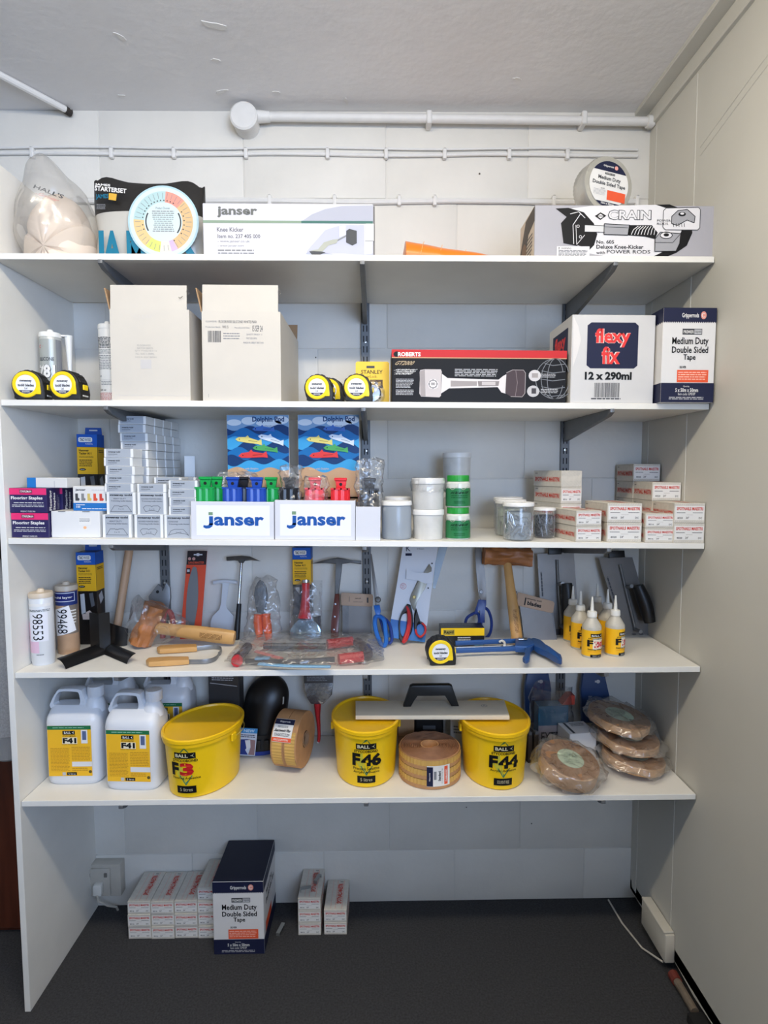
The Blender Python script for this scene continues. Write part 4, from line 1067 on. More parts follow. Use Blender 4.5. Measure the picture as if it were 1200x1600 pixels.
# --- hammer tacker cartons
M_TKBLK = mat('black_gloss_card', (24, 22, 22), 0.3)
_tk = None
def tacker(label, n, x, y, rz, clear=False):
    global _tk
    w, d, h = 0.058, 0.05, 0.280
    if _tk is not None:
        return clone(_tk, on(n, x, y), label, None, rz, 0, slope(n))
    r = thing('hammer_tacker_box', label, 'box', on(n, x, y), rz, 'hammer tacker boxes', 0, slope(n))
    carton(r, w, d, h, M_TKBLK, 0.001)
    I_BL = ink((32, 88, 176)); I_TY = ink((236, 180, 36))
    b = MB()
    for F, k in ((front(b, w, h), 0), (rside(b, w, d, h), 1), (lside(b, w, d, h), 2)):
        L = Lay(F, 0, 0, 100, 575)
        L.rect(0.5, 0.5, 99.5, 76, I_BL, 1); L.rect(0.5, 78, 99.5, 240, I_TY, 1)
        if k == 0:
            L.poly([(14, 18), (70, 18), (76, 24), (76, 42), (70, 48), (14, 48), (8, 42), (8, 24)], I_W, 2); L.text('TAC', 16, 24, 36, 42, I_K, 3, 0.03); L.text('WISE', 38, 24, 70, 42, I_G2, 3, 0.02); L.text('PROFESSIONAL', 42, 54, 78, 62, I_W, 2)
            L.text('Hammer', 10, 90, 58, 104, I_K, 2, 0.03); L.text('Tacker A11', 10, 108, 70, 122, I_K, 2, 0.03); L.lines(10, 130, 82, 142, 2, ink((120, 92, 30)), 2); L.lines(10, 150, 76, 196, 4, ink((70, 54, 24)), 2, fill=0.5)
            L.ell(26, 212, 16, 7, I_K, 2); L.lines(16, 209, 36, 215, 1, I_W, 3)
            L.poly([(14, 260), (36, 255), (40, 380), (18, 385)], ink((196, 198, 200)), 2); L.poly([(20, 385), (60, 360), (84, 390), (70, 418), (24, 418)], ink((206, 190, 180)), 2); L.poly([(60, 255), (80, 250), (88, 330), (70, 340)], ink((90, 92, 96)), 2)
        else:
            L.lines(14, 92, 84, 112, 2, I_K, 2, fill=0.5); L.poly([(20, 270), (60, 250), (80, 300), (40, 330)], ink((180, 182, 186)), 2)
    b.build('printed_faces', r)
    b = MB(); b.prism([(-w / 2 + 0.004, h - 0.002), (w / 2 - 0.004, h - 0.002), (w / 2 - 0.006, h + 0.022), (-w / 2 + 0.006, h + 0.022)], d - 0.0035, d - 0.002, mat('blue_card', (30, 80, 164), 0.4), 'xz')
    b.rbox(-0.012, 0.012, d - 0.0042, d - 0.0018, h + 0.012, h + 0.016, ink((210, 212, 214)), 0.0005); b.build('hanging_tab', r)
    _tk = r
    return r
x0, x1, h = 0.0576,0.121,0.2656
tacker('blue, yellow and black hammer tacker box at the back of the third shelf', 3, (x0 + x1) / 2 + 0.002, -0.14, 4)

# --- plain carton and the hook blade box on it
x0, x1, h = 0.0946,0.2192,0.0685
w = x1 - x0
r = thing('plain_carton', 'plain pale grey carton with small sticker beside the staple boxes', 'carton', on(3, (x0 + x1) / 2 + 0.004, -0.352), 0, None, 0, T3)
carton(r, w, 0.10, h, mat('pale_board', (222, 221, 219), 0.55), 0.001)
b = MB(); L = Lay(front(b, w, h), 290, 595, 580, 758); L.rect(455, 632, 530, 678, I_W, 1); L.lines(460, 638, 525, 660, 3, I_G2, 2); L.ell(492, 696, 10, 9, ink((238, 180, 130)), 1); b.build('sticker', r)
b = MB(); b.box(-w * 0.35, -w * 0.2, -0.0008, 0.0, h - 0.002, h, I_G2); b.box(w * 0.15, w * 0.3, -0.0008, 0, h - 0.002, h, I_G2); b.build('lid_notch', r)
hp = h
x0, x1, h = 0.1492,0.2437,0.1334
w = x1 - x0
r = thing('hook_blade_box', 'white and blue box with pictures of blades on the plain carton', 'box', on(3, (x0 + x1) / 2 + 0.001, -0.338, hp + 0.0005), 0, None, 0, T3)
hk = h - hp - 0.0005
carton(r, w, 0.075, hk, M_CARD, 0.001)
b = MB(); L = Lay(front(b, w, hk), 418, 450, 635, 590); L.rect(418.5, 545, 634.5, 589, ink((40, 110, 178)), 1); L.text('janser', 434, 464, 495, 480, I_G1, 2, 0.03); L.lines(530, 466, 630, 476, 1, I_G3, 2)
for k, c in enumerate(((70, 70, 74), (130, 130, 130), (206, 180, 100), (214, 84, 60), (196, 70, 60), (80, 80, 84))):
    a = 432 + 36 * k; L.poly([(a, 492), (a + 16, 492), (a + 16, 515), (a + 26, 522), (a + 22, 533), (a, 533)], ink(c), 2)
L.lines(436, 552, 490, 560, 1, I_W, 2); L.text('100', 436, 562, 460, 574, I_W, 2, 0.02); L.lines(470, 574, 630, 582, 1, I_W, 2); b.build('printed_front', r)

# --- grey and white trimming knife blade boxes
BW, BT, BD = 0.0745, 0.0225, 0.060
M_BLW = mat('blade_box_white', (228, 228, 226), 0.5)
I_BG = ink((164, 170, 178)); BG = 'grey and white blade boxes'
_fl = {}
def blade_flat(label, x, y, z, rz=0.0):
    if 'f' in _fl:
        return clone(_fl['f'], on(3, x, y, z), label, BG, rz, 0, T3)
    r = thing('blade_box', label, 'box', on(3, x, y, z), rz, BG, 0, T3)
    carton(r, BW, BD, BT - 0.0004, M_BLW, 0.0007)
    b = MB(); L = Lay(front(b, BW, BT), 0, 0, 165, 50); L.rect(12, 2, 150, 47, I_BG, 1); L.text('sweeney todd', 24, 14, 92, 24, I_K, 2, 0.04); L.lines(24, 28, 78, 34, 1, I_G1, 2); L.lines(24, 38, 60, 42, 1, I_G2, 2); b.build('printed_end', r)
    b = MB(); L = Lay(topf(b, BW, BD, BT - 0.0004), 0, 0, 100, 100); L.rect(8, 2, 92, 98, I_BG, 1)
    b.build('printed_top', r)
    _fl['f'] = r
    return r
def blade_std(kind, label, x, y, z, hs, rz=0.0):
    key = kind + str(round(hs, 3))
    if key in _fl:
        return clone(_fl[key], on(3, x, y, z), label, BG, rz, 0, T3)
    r = thing('blade_box', label, 'box', on(3, x, y, z), rz, BG, 0, T3)
    carton(r, BW, BT * 2, hs - 0.0004, M_BLW, 0.0007)
    b = MB(); L = Lay(front(b, BW, hs), 0, 0, 165, 145); L.rect(16, 3, 150, 142, I_BG, 1)
    L.text('sweeney todd', 20, 12, 146, 28, I_K, 2, 0.035)
    L.text({'h': 'HEAVY DUTY', 'k': 'HOOKED POINTED ENDS', 'c': 'CONCAVE'}[kind], 40 if kind == 'h' else 24, 38, 112 if kind == 'h' else (140 if kind == 'k' else 80), 47, I_G1, 2, 0.01); L.text('Trimming knife blades', 26, 53, 144, 64, I_G1, 2, 0.01)
    if kind == 'h': P = [(22, 128), (44, 90), (72, 90), (78, 97), (83, 90), (88, 97), (93, 90), (120, 90), (144, 128), (22, 128)]
    elif kind == 'k': P = [(34, 100), (46, 88), (76, 88), (83, 95), (90, 88), (120, 88), (132, 100), (118, 128), (96, 118), (70, 118), (48, 128), (34, 100)]
    else: P = [(24, 128), (38, 100), (60, 90), (110, 90), (142, 128), (122, 118), (80, 112), (44, 120), (24, 128)]
    L.line(P, 2.2, I_G1, 2); L.text('5 x 10', 68, 105, 98, 114, I_G1, 2)
    b.build('printed_front', r)
    _fl[key] = r
    return r
yf = -0.350
xa = lambda a, b_: (a + b_) / 2
x0, x1, h = 0.2305,0.3034,0.0609
xA = xa(x0, x1); hs = h
blade_std('h', 'heavy duty blade box with large label, bottom of its stack beside the plain carton', xA, yf, 0, hs)
x0, x1, h = 0.3108,0.3855,0.0582
xC = xa(x0, x1) + 0.001
blade_std('k', 'hooked blade box with large label standing in the bottom row', xC, yf, 0, hs)
x0, x1, h = 0.3889,0.4603,0.0588
xD = xa(x0, x1) + 0.002
blade_std('c', 'concave blade box with large label standing in the bottom row', xD, yf, 0, hs)
x0, x1, h = 0.2405,0.3141,0.1204
xA2 = xa(x0, x1)
blade_std('h', 'heavy duty blade box with large label, in the second row up', xA2, -0.345, hs, hs - 0.003)
x0, x1, h = 0.3173,0.3927,0.1177
xC2 = xa(x0, x1) + 0.002
blade_std('k', 'hooked blade box with large label, in the second row up', xC2, -0.345, hs, hs - 0.003)
ORD = ('topmost', 'second', 'third', 'fourth', 'fifth', 'sixth', 'seventh', 'eighth', 'ninth', 'tenth', 'eleventh', 'twelfth', 'thirteenth', 'fourteenth')
for k in range(5):
    blade_flat('flat blade box, %s from top of five on the heavy duty boxes' % ORD[4 - k] if k < 4 else 'flat blade box, topmost of five on the heavy duty boxes', xA2 - 0.001 + 0.0025 * ((k * 7) % 3 - 1), -0.345 + 0.001 * (k % 2), 2 * hs - 0.003 + k * BT, 0.8 * ((k * 5) % 3 - 1))
blade_flat('flat blade box lying on the hooked blade boxes', xC2 + 0.001, -0.345, 2 * hs - 0.003)
for k in range(4):
    blade_flat('flat blade box, %s of four on the concave box' % ('bottom', 'third', 'second', 'topmost')[k], xD + 0.0125 + 0.0015 * (k % 2), -0.347, hs + k * BT)
x0, x1, h = 0.244,0.3178,0.3229
xB = xa(x0, x1)
DEEP = ('at the front', 'second deep', 'third deep', 'at the back wall')
nrow = 14
for j in range(4):
    for k in range(nrow):
        blade_flat('flat blade box in the tall stack, %s from top, %s' % (ORD[nrow - 1 - k] if k < nrow - 1 else 'topmost', DEEP[j]) if k < nrow - 1 else 'topmost flat blade box in the tall stack, %s' % DEEP[j],
                   xB + (0.004 if k < 12 else 0.0) + 0.0008 * ((k * 5 + j * 3) % 3) + 0.002 * j, -0.270 + j * (BD + 0.0006), k * (BT + 0.0006))
x0, x1, h = 0.3338,0.4083,0.1645
xE = max(xa(x0, x1) + 0.002, xB + 0.087)
for k in range(7):
    blade_flat('flat blade box in the low stack behind the concave boxes, %s from top' % ORD[6 - k] if k < 6 else 'topmost flat blade box in the low stack behind the concave boxes', xE, -0.268, k * BT)
for k in range(7):
    blade_flat('flat blade box in the rear low stack, %s from top' % ORD[6 - k] if k < 6 else 'topmost flat blade box in the rear low stack', xE + 0.012, -0.180, k * BT)
for k in range(7):
    blade_flat('flat blade box in the stack behind the green holders, %s from top' % ORD[6 - k] if k < 6 else 'topmost flat blade box in the stack behind the green holders', xE + 0.095, -0.180, k * BT + 0.002 * (k > 5))
r = thing('small_white_box', 'small white box standing on end on the low blade stack', 'box', on(3, xE + 0.018, -0.135, 7 * BT), 20, None, 0, T3)
carton(r, 0.03, 0.03, 0.062, M_BLW, 0.0007)
b = MB(); L = Lay(lside(b, 0.03, 0.03, 0.062), 0, 0, 100, 100); L.rect(10, 6, 90, 94, I_BG, 1); b.build('printed_side', r)

# --- trays of knife holders with display cards behind
M_TRAY = mat('white_tray_board', (212, 212, 217), 0.5)
def tray(name, label, x0, x1, h, yf, d, logo):
    w = x1 - x0; t = 0.0025
    r = thing(name, label, 'tray', on(3, (x0 + x1) / 2, yf), 0, 'white cardboard trays', 0, T3)
    b = MB(); b.rbox(-w / 2, w / 2, 0, t, 0, h, M_TRAY, 0.0006); b.box(-w / 2, w / 2, d - t, d, 0, h * 0.8, M_TRAY); b.box(-w / 2, -w / 2 + t, t, d - t, 0, h, M_TRAY); b.box(w / 2 - t, w / 2, t, d - t, 0, h, M_TRAY); b.box(-w / 2 + t, w / 2 - t, t, d - t, 0, t, M_TRAY)
    b.build('tray_body', r, flat=True)
    if logo:
        b = MB(); L = Lay(front(b, w, h), 62, 507, 523, 720); L.rect(92, 528, 500, 698, ink((234, 234, 238)), 1)
        L.rect(160, 567, 184, 584, ink((120, 150, 116)), 2)
        IB = ink((30, 84, 160)); L.rect(163, 590, 185, 640, IB, 2); L.poly([(185, 630), (180, 648), (165, 658), (145, 660), (130, 652), (132, 640), (148, 643), (160, 640), (163, 630)], IB, 2); L.text('anser', 190, 592, 468, 643, IB, 2, 0.035)
        b.build('printed_logo', r)
    return r
x0, x1, h = 0.4649,0.6789,0.0977
tray('display_tray', 'white cardboard tray with large blue lettering, beside the blade boxes', x0, x1 - 0.0008, h, -0.368, 0.075, True)
xl0, xl1 = x0, x1
x0, x1, h = 0.6805,0.8879,0.1027
tray('display_tray', 'white cardboard tray with large blue lettering, right of its twin', x0, x1, h, -0.368, 0.075, True)
x0, x1, h = 0.8886,0.9533,0.0873
tray('display_tray', 'plain white narrow tray beside the grey jar', x0 + 0.0005, x1, h, -0.368, 0.08, False)

HOL = {'green': (24, 156, 72), 'blue': (34, 74, 168), 'black': (26, 26, 30), 'red': (222, 40, 46), 'pink': (226, 84, 92)}
_ho = {}
HG = 'plastic knife holders standing in the trays'
def holder(col, label, x, y, z=0.003, hh=0.131, rz=0.0):
    if col in _ho:
        return clone(_ho[col], on(3, x, y, z), label, HG, rz, 0, T3)
    m = mat('holder_' + col, HOL[col], 0.3)
    r = thing('knife_holder', label, 'knife holder', on(3, x, y, z), rz, HG, 0, T3)
    prof = []; n = 12; W = 0.050; D = 0.026
    for i in range(n + 1):
        x_ = -W / 2 + W * i / n; k = 1.0 if (i // 2) % 2 else 0.80
        if i in (0, n): k = 0.55
        prof.append((x_, -D / 2 * k))
    prof += [(-x_, -y_) for x_, y_ in prof]
    b = MB(); b.prism(prof, 0.0, hh, m, 'xy'); b.box(-W / 2, W / 2, -D * 0.5, D * 0.5, hh - 0.004, hh, m); b.build('sheath', r)
    b = MB()
    out = [(-0.011, hh - 0.002), (0.013, hh - 0.002), (0.014, hh + 0.014), (0.017, hh + 0.026), (-0.015, hh + 0.026), (-0.012, hh + 0.012)]
    b.prism(out, -0.006, 0.004, m, 'xz', 0.001)
    b.rbox(-0.016, 0.017, -0.009, 0.006, hh + 0.019, hh + 0.027, m, 0.0015); b.build('belt_loop', r)
    b = MB(); b.M = Matrix.Translation((0.001, -0.0062, hh + 0.010)) @ Matrix.Rotation(R(90), 4, 'X'); b.lathe([(0.0042, 0), (0.0042, 0.0006), (0, 0.0007)], ink((30, 26, 26)), 12); b.build('rivet_hole', r)
    _ho[col] = r
    return r
def hx(u): return u
for col, lab, (x, zz), y in (
    ('green', 'green knife holder, leftmost in the left tray', (0.4946,1.4052), -0.338),
    ('blue', 'blue knife holder in the left tray, beside the green ones', (0.5657,1.4049), -0.338),
    ('blue', 'blue knife holder in the left tray, nearest the right tray', (0.6283,1.4045), -0.338),
    ('pink', 'red knife holder under clear film in the right tray', (0.7808,1.4037), -0.338),
    ('red', 'bright red knife holder without film in the right tray', (0.848,1.4034), -0.338),
    ('black', 'black knife holder in a clear bag at the left of the right tray', (0.7142,1.4041), -0.338)):
    holder(col, lab, x, y, 0.003)
for col, lab, (x, zz), y in (
    ('green', 'green knife holder standing just behind the leftmost one', (0.5162,1.4041), -0.311),
    ('black', 'black knife holder between the two blue ones', (0.5862,1.4037), -0.311),
    ('green', 'green knife holder at the right end of the left tray', (0.6613,1.4033), -0.311)):
    holder(col, lab, x, y, 0.003)
(x, zz) = 0.9237,1.3886
holder('black', 'black knife holder in a tall clear bag in the narrow tray', x, -0.333, 0.003)
def hbag(label, x, y, w, d, z0, z1, seed, flare=1.15):
    r = thing('clear_bag', label, 'bag', on(3, x, y, z0), 0, 'clear bags around knife holders', 0, T3)
    H = z1 - z0
    def fn(u, v):
        t = 2 * math.pi * u; k = v
        s = (1 + (flare - 1) * k) * (0.35 if v >= 0.999 else 1)
        c, sn = math.cos(t), math.sin(t)
        return (w / 2 * s * math.copysign(abs(c) ** 0.5, c), d / 2 * (1 - 0.3 * k) * math.copysign(abs(sn) ** 0.5, sn), H * k)
    wrapbag(r, 'bag_film', fn, 34, 18, film('holder_bag_film', (240, 240, 240), body=0.06, gloss=0.75, crinkle=1.0, scale=40), 0.012, 60, seed)
(x, zz) = 0.718,1.4279
hbag('crinkled clear bag over the black holder in the right tray', x, -0.338, 0.052, 0.028, 0.07, 0.192, 2)
(x, zz) = 0.7859,1.4275
hbag('clear film sleeve over the red holder in the right tray', x, -0.338, 0.058, 0.028, 0.07, 0.165, 5, 1.05)
(x, zz) = 0.9239,1.4268
hbag('tall crinkled clear bag over the black holder in the narrow tray', x, -0.335, 0.056, 0.036, 0.05, 0.215, 8, 1.35)
(x, zz) = 0.571,1.457
hbag('loose clear bag lying behind the blue holders', x, -0.302, 0.10, 0.022, 0.10, 0.172, 11, 1.0)

def display_card(label, x0, x1, y):
    w = x1 - x0; zt = 1.6085; h = zt - zs(3, (x0 + x1) / 2) - 0.001
    r = thing('display_card', label, 'card', on(3, (x0 + x1) / 2, y), 0, 'dolphin knife display cards')
    b = MB(); b.box(-w / 2, w / 2, 0, 0.003, 0, h, M_CARD); b.build('card', r)
    b = MB(); L = Lay(front(b, w, h), 0, 54, 340, 674)
    S = ink((120, 156, 192)); B1 = ink((22, 104, 168)); B2 = ink((58, 152, 206)); B3 = ink((18, 56, 106)); SD = ink((186, 152, 118)); CL = ink((206, 216, 226))
    L.rect(1, 55, 339, 150, S, 1)
    for cx, cy, rx, ry in ((40, 92, 50, 16), (120, 84, 40, 20), (230, 96, 70, 18), (300, 80, 40, 20)): L.ell(cx, cy, rx if cx + rx < 339 and cx - rx > 0 else min(cx, 339 - cx), ry, CL, 2)
    def wave(y, a, ph, c, lay, yb):
        pts = [(1, yb)]; n = 24
        pts = [(1 + 338 * i / n, y + a * math.sin(ph + i * 0.52) + 0.4 * a * math.sin(ph * 2 + i * 0.23)) for i in range(n + 1)] + [(339, yb), (1, yb)]
        L.poly(pts, c, lay)
    wave(118, 12, 0.2, B3, 3, 230); wave(140, 16, 1.4, B1, 4, 260); wave(176, 18, 3.0, B2, 5, 300); wave(206, 18, 0.8, B3, 6, 330); wave(236, 16, 2.2, B1, 7, 360); wave(266, 18, 4.0, B3, 8, 380); wave(296, 14, 0.4, B2, 9, 400); wave(330, 12, 2.6, SD, 10, 480); L.rect(1, 470, 339, 673, SD, 10)
    L.text('Dolphin Pod', 140, 62, 315, 96, B3, 3, 0.03); L.text('the safety knife solution for trade', 190, 106, 315, 114, B3, 4)
    def knife(x, y, s, c, flip=1, rot=0.0, lay=12):
        P = [(-80, 0), (-62, -14), (-20, -18), (-6, -30), (2, -18), (60, -6), (78, -16), (84, 18), (60, 14), (-30, 12), (-64, 10)]
        cs, sn = math.cos(R(rot)), math.sin(R(rot))
        L.poly([(x + s * (cs * a * flip - sn * q), y + s * (sn * a * flip + cs * q)) for a, q in P], ink(c), lay)
        L.line([(x + s * cs * a * flip - s * sn * 0, y + s * sn * a * flip) for a in (0, 55)], 4 * s, ink(tuple(int(v * 0.7) for v in c)), lay + 1); L.ell(x - 55 * s * cs * flip, y - 55 * s * sn * flip - 2, 3, 3, I_K, lay + 1, 8)
    knife(200, 126, 0.75, (60, 104, 178)); knife(118, 184, 0.9, (222, 208, 120), 1, 6); knife(240, 178, 0.9, (206, 218, 232), 1, 14, 14); knife(208, 226, 0.85, (74, 160, 92), 1, 4, 16); knife(140, 258, 0.98, (212, 62, 62), 1, -3, 18)
    L.text('Safety with Dolphin', 60, 322, 170, 334, ink((216, 190, 160)), 12)
    b.build('printed_card', r)
x0, x1, h = 0.5427,0.7091,0.2392
display_card('blue sea display card with coloured knives behind the left tray', x0, x1, -0.286)
x0, x1, h = 0.7334,0.8985,0.241
display_card('blue sea display card with coloured knives behind the right tray', x0, x1, -0.286)

# --- jars and tubs
M_LIDW = mat('white_lid', (232, 230, 226), 0.35)
def jar(name, label, x, y, z, rad, h, body, lid=M_LIDW, lidh=0.012, group='lidded plastic jars', contents=None, ribs=0):
    r = thing(name, label, 'jar', on(3, x, y, z), 0, group)
    b = MB(); b.lathe([(rad * 0.90, 0), (rad * 0.97, 0.003), (rad, 0.009), (rad, h - lidh - 0.008), (rad * 0.96, h - lidh - 0.002), (rad * 0.95, h - lidh)], body, 32); b.build('jar_body', r)
    b = MB()
    n = 32
    b.lathe([(rad * 1.0, h - lidh), (rad * 1.03, h - lidh + 0.001), (rad * 1.03, h - 0.002), (rad * 1.0, h), (rad * 0.90, h), (rad * 0.88, h - 0.0012), (0, h - 0.0012)], lid, n); b.build('lid', r)
    return r
M_GREYJ = mat('smoky_grey_jar', (150, 158, 166), 0.3, var=0.05, vscale=12)
M_TUBW = mat('cloudy_white_tub', (218, 218, 216), 0.3)
def px_jar(t): return t
x0, x1, h = 0.9573,1.0379,0.1011
jar('lidded_jar', 'smoky grey jar with white lid beside the narrow white tray', (x0 + x1) / 2, -0.318, 0, (x1 - x0) / 2 * 0.985, h, M_GREYJ)
x0, x1, h = 0.9675,1.0413,0.1071
jar('lidded_jar', 'smoky grey jar mostly hidden behind the front grey jar', (x0 + x1) / 2, -0.215, 0, (x1 - x0) / 2, h, M_GREYJ)
x0, x1, h = 1.0405,1.1248,0.0792
_a, _b, h2 = 1.0371,1.129,0.1622
rj = (x1 - x0) / 2 * 0.97
M_TUBC = mat('white_contents_tub', (214, 212, 206), 0.35, var=0.12, vscale=30)
def tub(label, x, y, z, rad, h, top):
    r = thing('white_tub', label, 'tub', on(3, x, y, z), 0, 'white plastic tubs')
    b = MB(); b.lathe([(rad * 0.93, 0), (rad * 0.95, 0.003), (rad, h - 0.014)], M_TUBC, 32); b.build('tub_body', r)
    b = MB(); b.lathe([(rad * 1.0, h - 0.015), (rad * 1.05, h - 0.014), (rad * 1.05, h - 0.003), (rad * 1.02, h), (rad * 0.93, h), (rad * 0.92, h - 0.0015), (0, h - 0.0015)], M_LIDW, 32); b.build('lid', r)
    if top:
        wrapbag(r, 'cling_film', lambda u, v: (rad * 1.08 * math.cos(2 * math.pi * u), rad * 1.08 * math.sin(2 * math.pi * u), h * 1.01 - v * h * 0.45), 40, 8, M_CLEAR2, 0.006, 70, 3)
    return r
tub('white tub with cling film on its lid, on top of another tub', (x0 + x1) / 2, -0.312, h + 0.0005, rj * 1.04, h2 - h - 0.001, True)
tub('white tub underneath the film wrapped tub', (x0 + x1) / 2, -0.312, 0, rj, h, False)
x0, x1, h = 1.1427,1.2298,0.2359
tub('white tub at the back wall, on top of another tub', (x0 + x1) / 2, -0.12, h / 2, (x1 - x0) / 2 * 0.95, h / 2, False)
tub('white tub at the back wall underneath its twin, behind the green jars', (x0 + x1) / 2, -0.12, 0, (x1 - x0) / 2 * 0.95, h / 2 - 0.0005, False)
x0, x1, h = 1.1299,1.1959,0.1707
rg_ = (x1 - x0) / 2; hh = h / 2
M_GRL = mat('green_label', (34, 116, 66), 0.4); M_GRC = mat('green_cap', (30, 146, 50), 0.35, bump=0.3, bscale=300, stretch=(1, 1, 0.02)); M_JARC = mat('clear_jar_plastic', (206, 208, 200), 0.2)
def green_jar(label, z):
    r = thing('green_jar', label, 'jar', on(3, (x0 + x1) / 2, -0.312, z), 0, 'green labelled jars')
    b = MB(); b.lathe([(rg_ * 0.92, 0), (rg_, 0.004), (rg_, hh * 0.66), (rg_ * 0.98, hh * 0.74), (rg_ * 0.86, hh * 0.80), (rg_ * 0.86, hh * 0.83)], M_JARC, 32); b.build('jar_body', r)
    b = MB(); b.lathe([(rg_ * 0.88, hh * 0.80), (rg_ * 0.90, hh * 0.81), (rg_ * 0.90, hh - 0.003), (rg_ * 0.87, hh - 0.0005), (0, hh - 0.0005)], M_GRC, 32); b.build('screw_cap', r)
    b = MB(); b.lathe([(rg_ * 1.006, hh * 0.04), (rg_ * 1.006, hh * 0.60)], M_GRL, 32, cap=False)
    F = Face(b, (0, 0, 0), (1, 0, 0), (0, 0, 1), rg_ * 2.4, hh, wrap=lambda z_: rg_ * 1.008)
    F.text('VOLANTE', 0.5, 0.46, 0.62, 0.075, I_K, 1, 0.02, 0.2); F.lines(0.2, 0.28, 0.8, 0.40, 2, ink((20, 90, 46)), 1, center=True); F.lines(0.3, 0.12, 0.7, 0.22, 2, ink((20, 90, 46)), 1, center=True)
    b.build('label', r)
    b = MB()
    pts = []
    for i in range(41):
        a = 2 * math.pi * i / 40; pts.append((rg_ * 1.006 * math.cos(a), rg_ * 1.006 * math.sin(a), hh * (0.60 + 0.045 * math.sin(7 * a + 1))))
    b.tube(pts, 0.0008, mat('foil_scrap', (196, 190, 178), 0.3, 0.5), 4); b.build('tear_strip', r)
green_jar('green labelled jar with green cap, underneath its twin', 0)
green_jar('green labelled jar with green cap, standing on another one', hh)

# jars with fixings
M_NAIL = mat('bright_nail', (196, 200, 204), 0.3, metal=0.8)
M_JFILM = film('jar_clear', (206, 214, 220), body=0.10, gloss=0.5, crinkle=0.05, scale=8)
def nail_jar(label, x, y, rad, h, core, nails, nm, seed, lidh=0.011):
    r = thing('nail_jar', label, 'jar', on(3, x, y), 0, 'clear jars of fixings')
    b = MB(); b.lathe([(rad * 0.90, 0), (rad * 0.97, 0.003), (rad, 0.009), (rad, h - lidh - 0.006), (rad * 0.96, h - lidh)], M_JFILM, 32); b.build('jar_body', r)
    b = MB(); b.lathe([(rad * 1.0, h - lidh), (rad * 1.03, h - lidh + 0.001), (rad * 1.03, h - 0.002), (rad * 1.0, h), (rad * 0.90, h), (rad * 0.88, h - 0.0012), (0, h - 0.0012)], M_LIDW, 32); b.build('lid', r)
    b = MB(); b.lathe([(rad * 0.8, 0.003), (rad * 0.86, 0.008), (rad * 0.86, h * 0.72), (rad * 0.6, h * 0.76), (0, h * 0.77)], core, 24); b.build('contents_core', r)
    rg = random.Random(seed); b = MB()
    for i in range(nails):
        a = R(rg.uniform(150, 390)); z = rg.uniform(0.012, h * 0.68); L_ = rg.uniform(0.008, 0.017); t = rg.uniform(0, 3.14); rr = rad * 0.915
        P = []
        for s in (-1, 1):
            aa = a + s * L_ * math.cos(t) / rad; P.append((rr * math.cos(aa), rr * math.sin(aa), max(0.005, z + s * L_ * math.sin(t))))
        b.tube(P, 0.0011, nm, 5)
    o = b.build('nails', r); o['kind'] = 'stuff'
    return r
M_CORE = mat('fixings_mass', (160, 170, 178), 0.45, var=0.25, vscale=150)
x0, x1, h = 1.2991,1.3837,0.1045
nail_jar('rear clear jar with white lid, behind the large nail jar', (x0 + x1) / 2, -0.125, (x1 - x0) / 2, h, mat('pale_fixings', (192, 204, 196), 0.5, var=0.1, vscale=60), 20, M_NAIL, 2)
x0, x1, h = 1.2832,1.3676,0.1025
nail_jar('clear jar with white lid between the large nail jar and the rear one', (x0 + x1) / 2, -0.225, (x1 - x0) / 2, h, mat('pale_fixings', (192, 204, 196)), 20, M_NAIL, 3)
x0, x1, h = 1.2801,1.3622,0.101
nail_jar('large clear jar of nails with white lid at the shelf front', (x0 + x1) / 2, -0.332, (x1 - x0) / 2 * 0.98, h, M_CORE, 80, M_NAIL, 4)
x0, x1, h = 1.3797,1.4385,0.0834
nail_jar('small clear jar of dark nails with white lid', (x0 + x1) / 2, -0.272, (x1 - x0) / 2 * 0.98, h, mat('dark_fixings', (30, 30, 36), 0.5), 60, mat('dark_nail', (120, 122, 128), 0.3, metal=0.6), 5, 0.008)

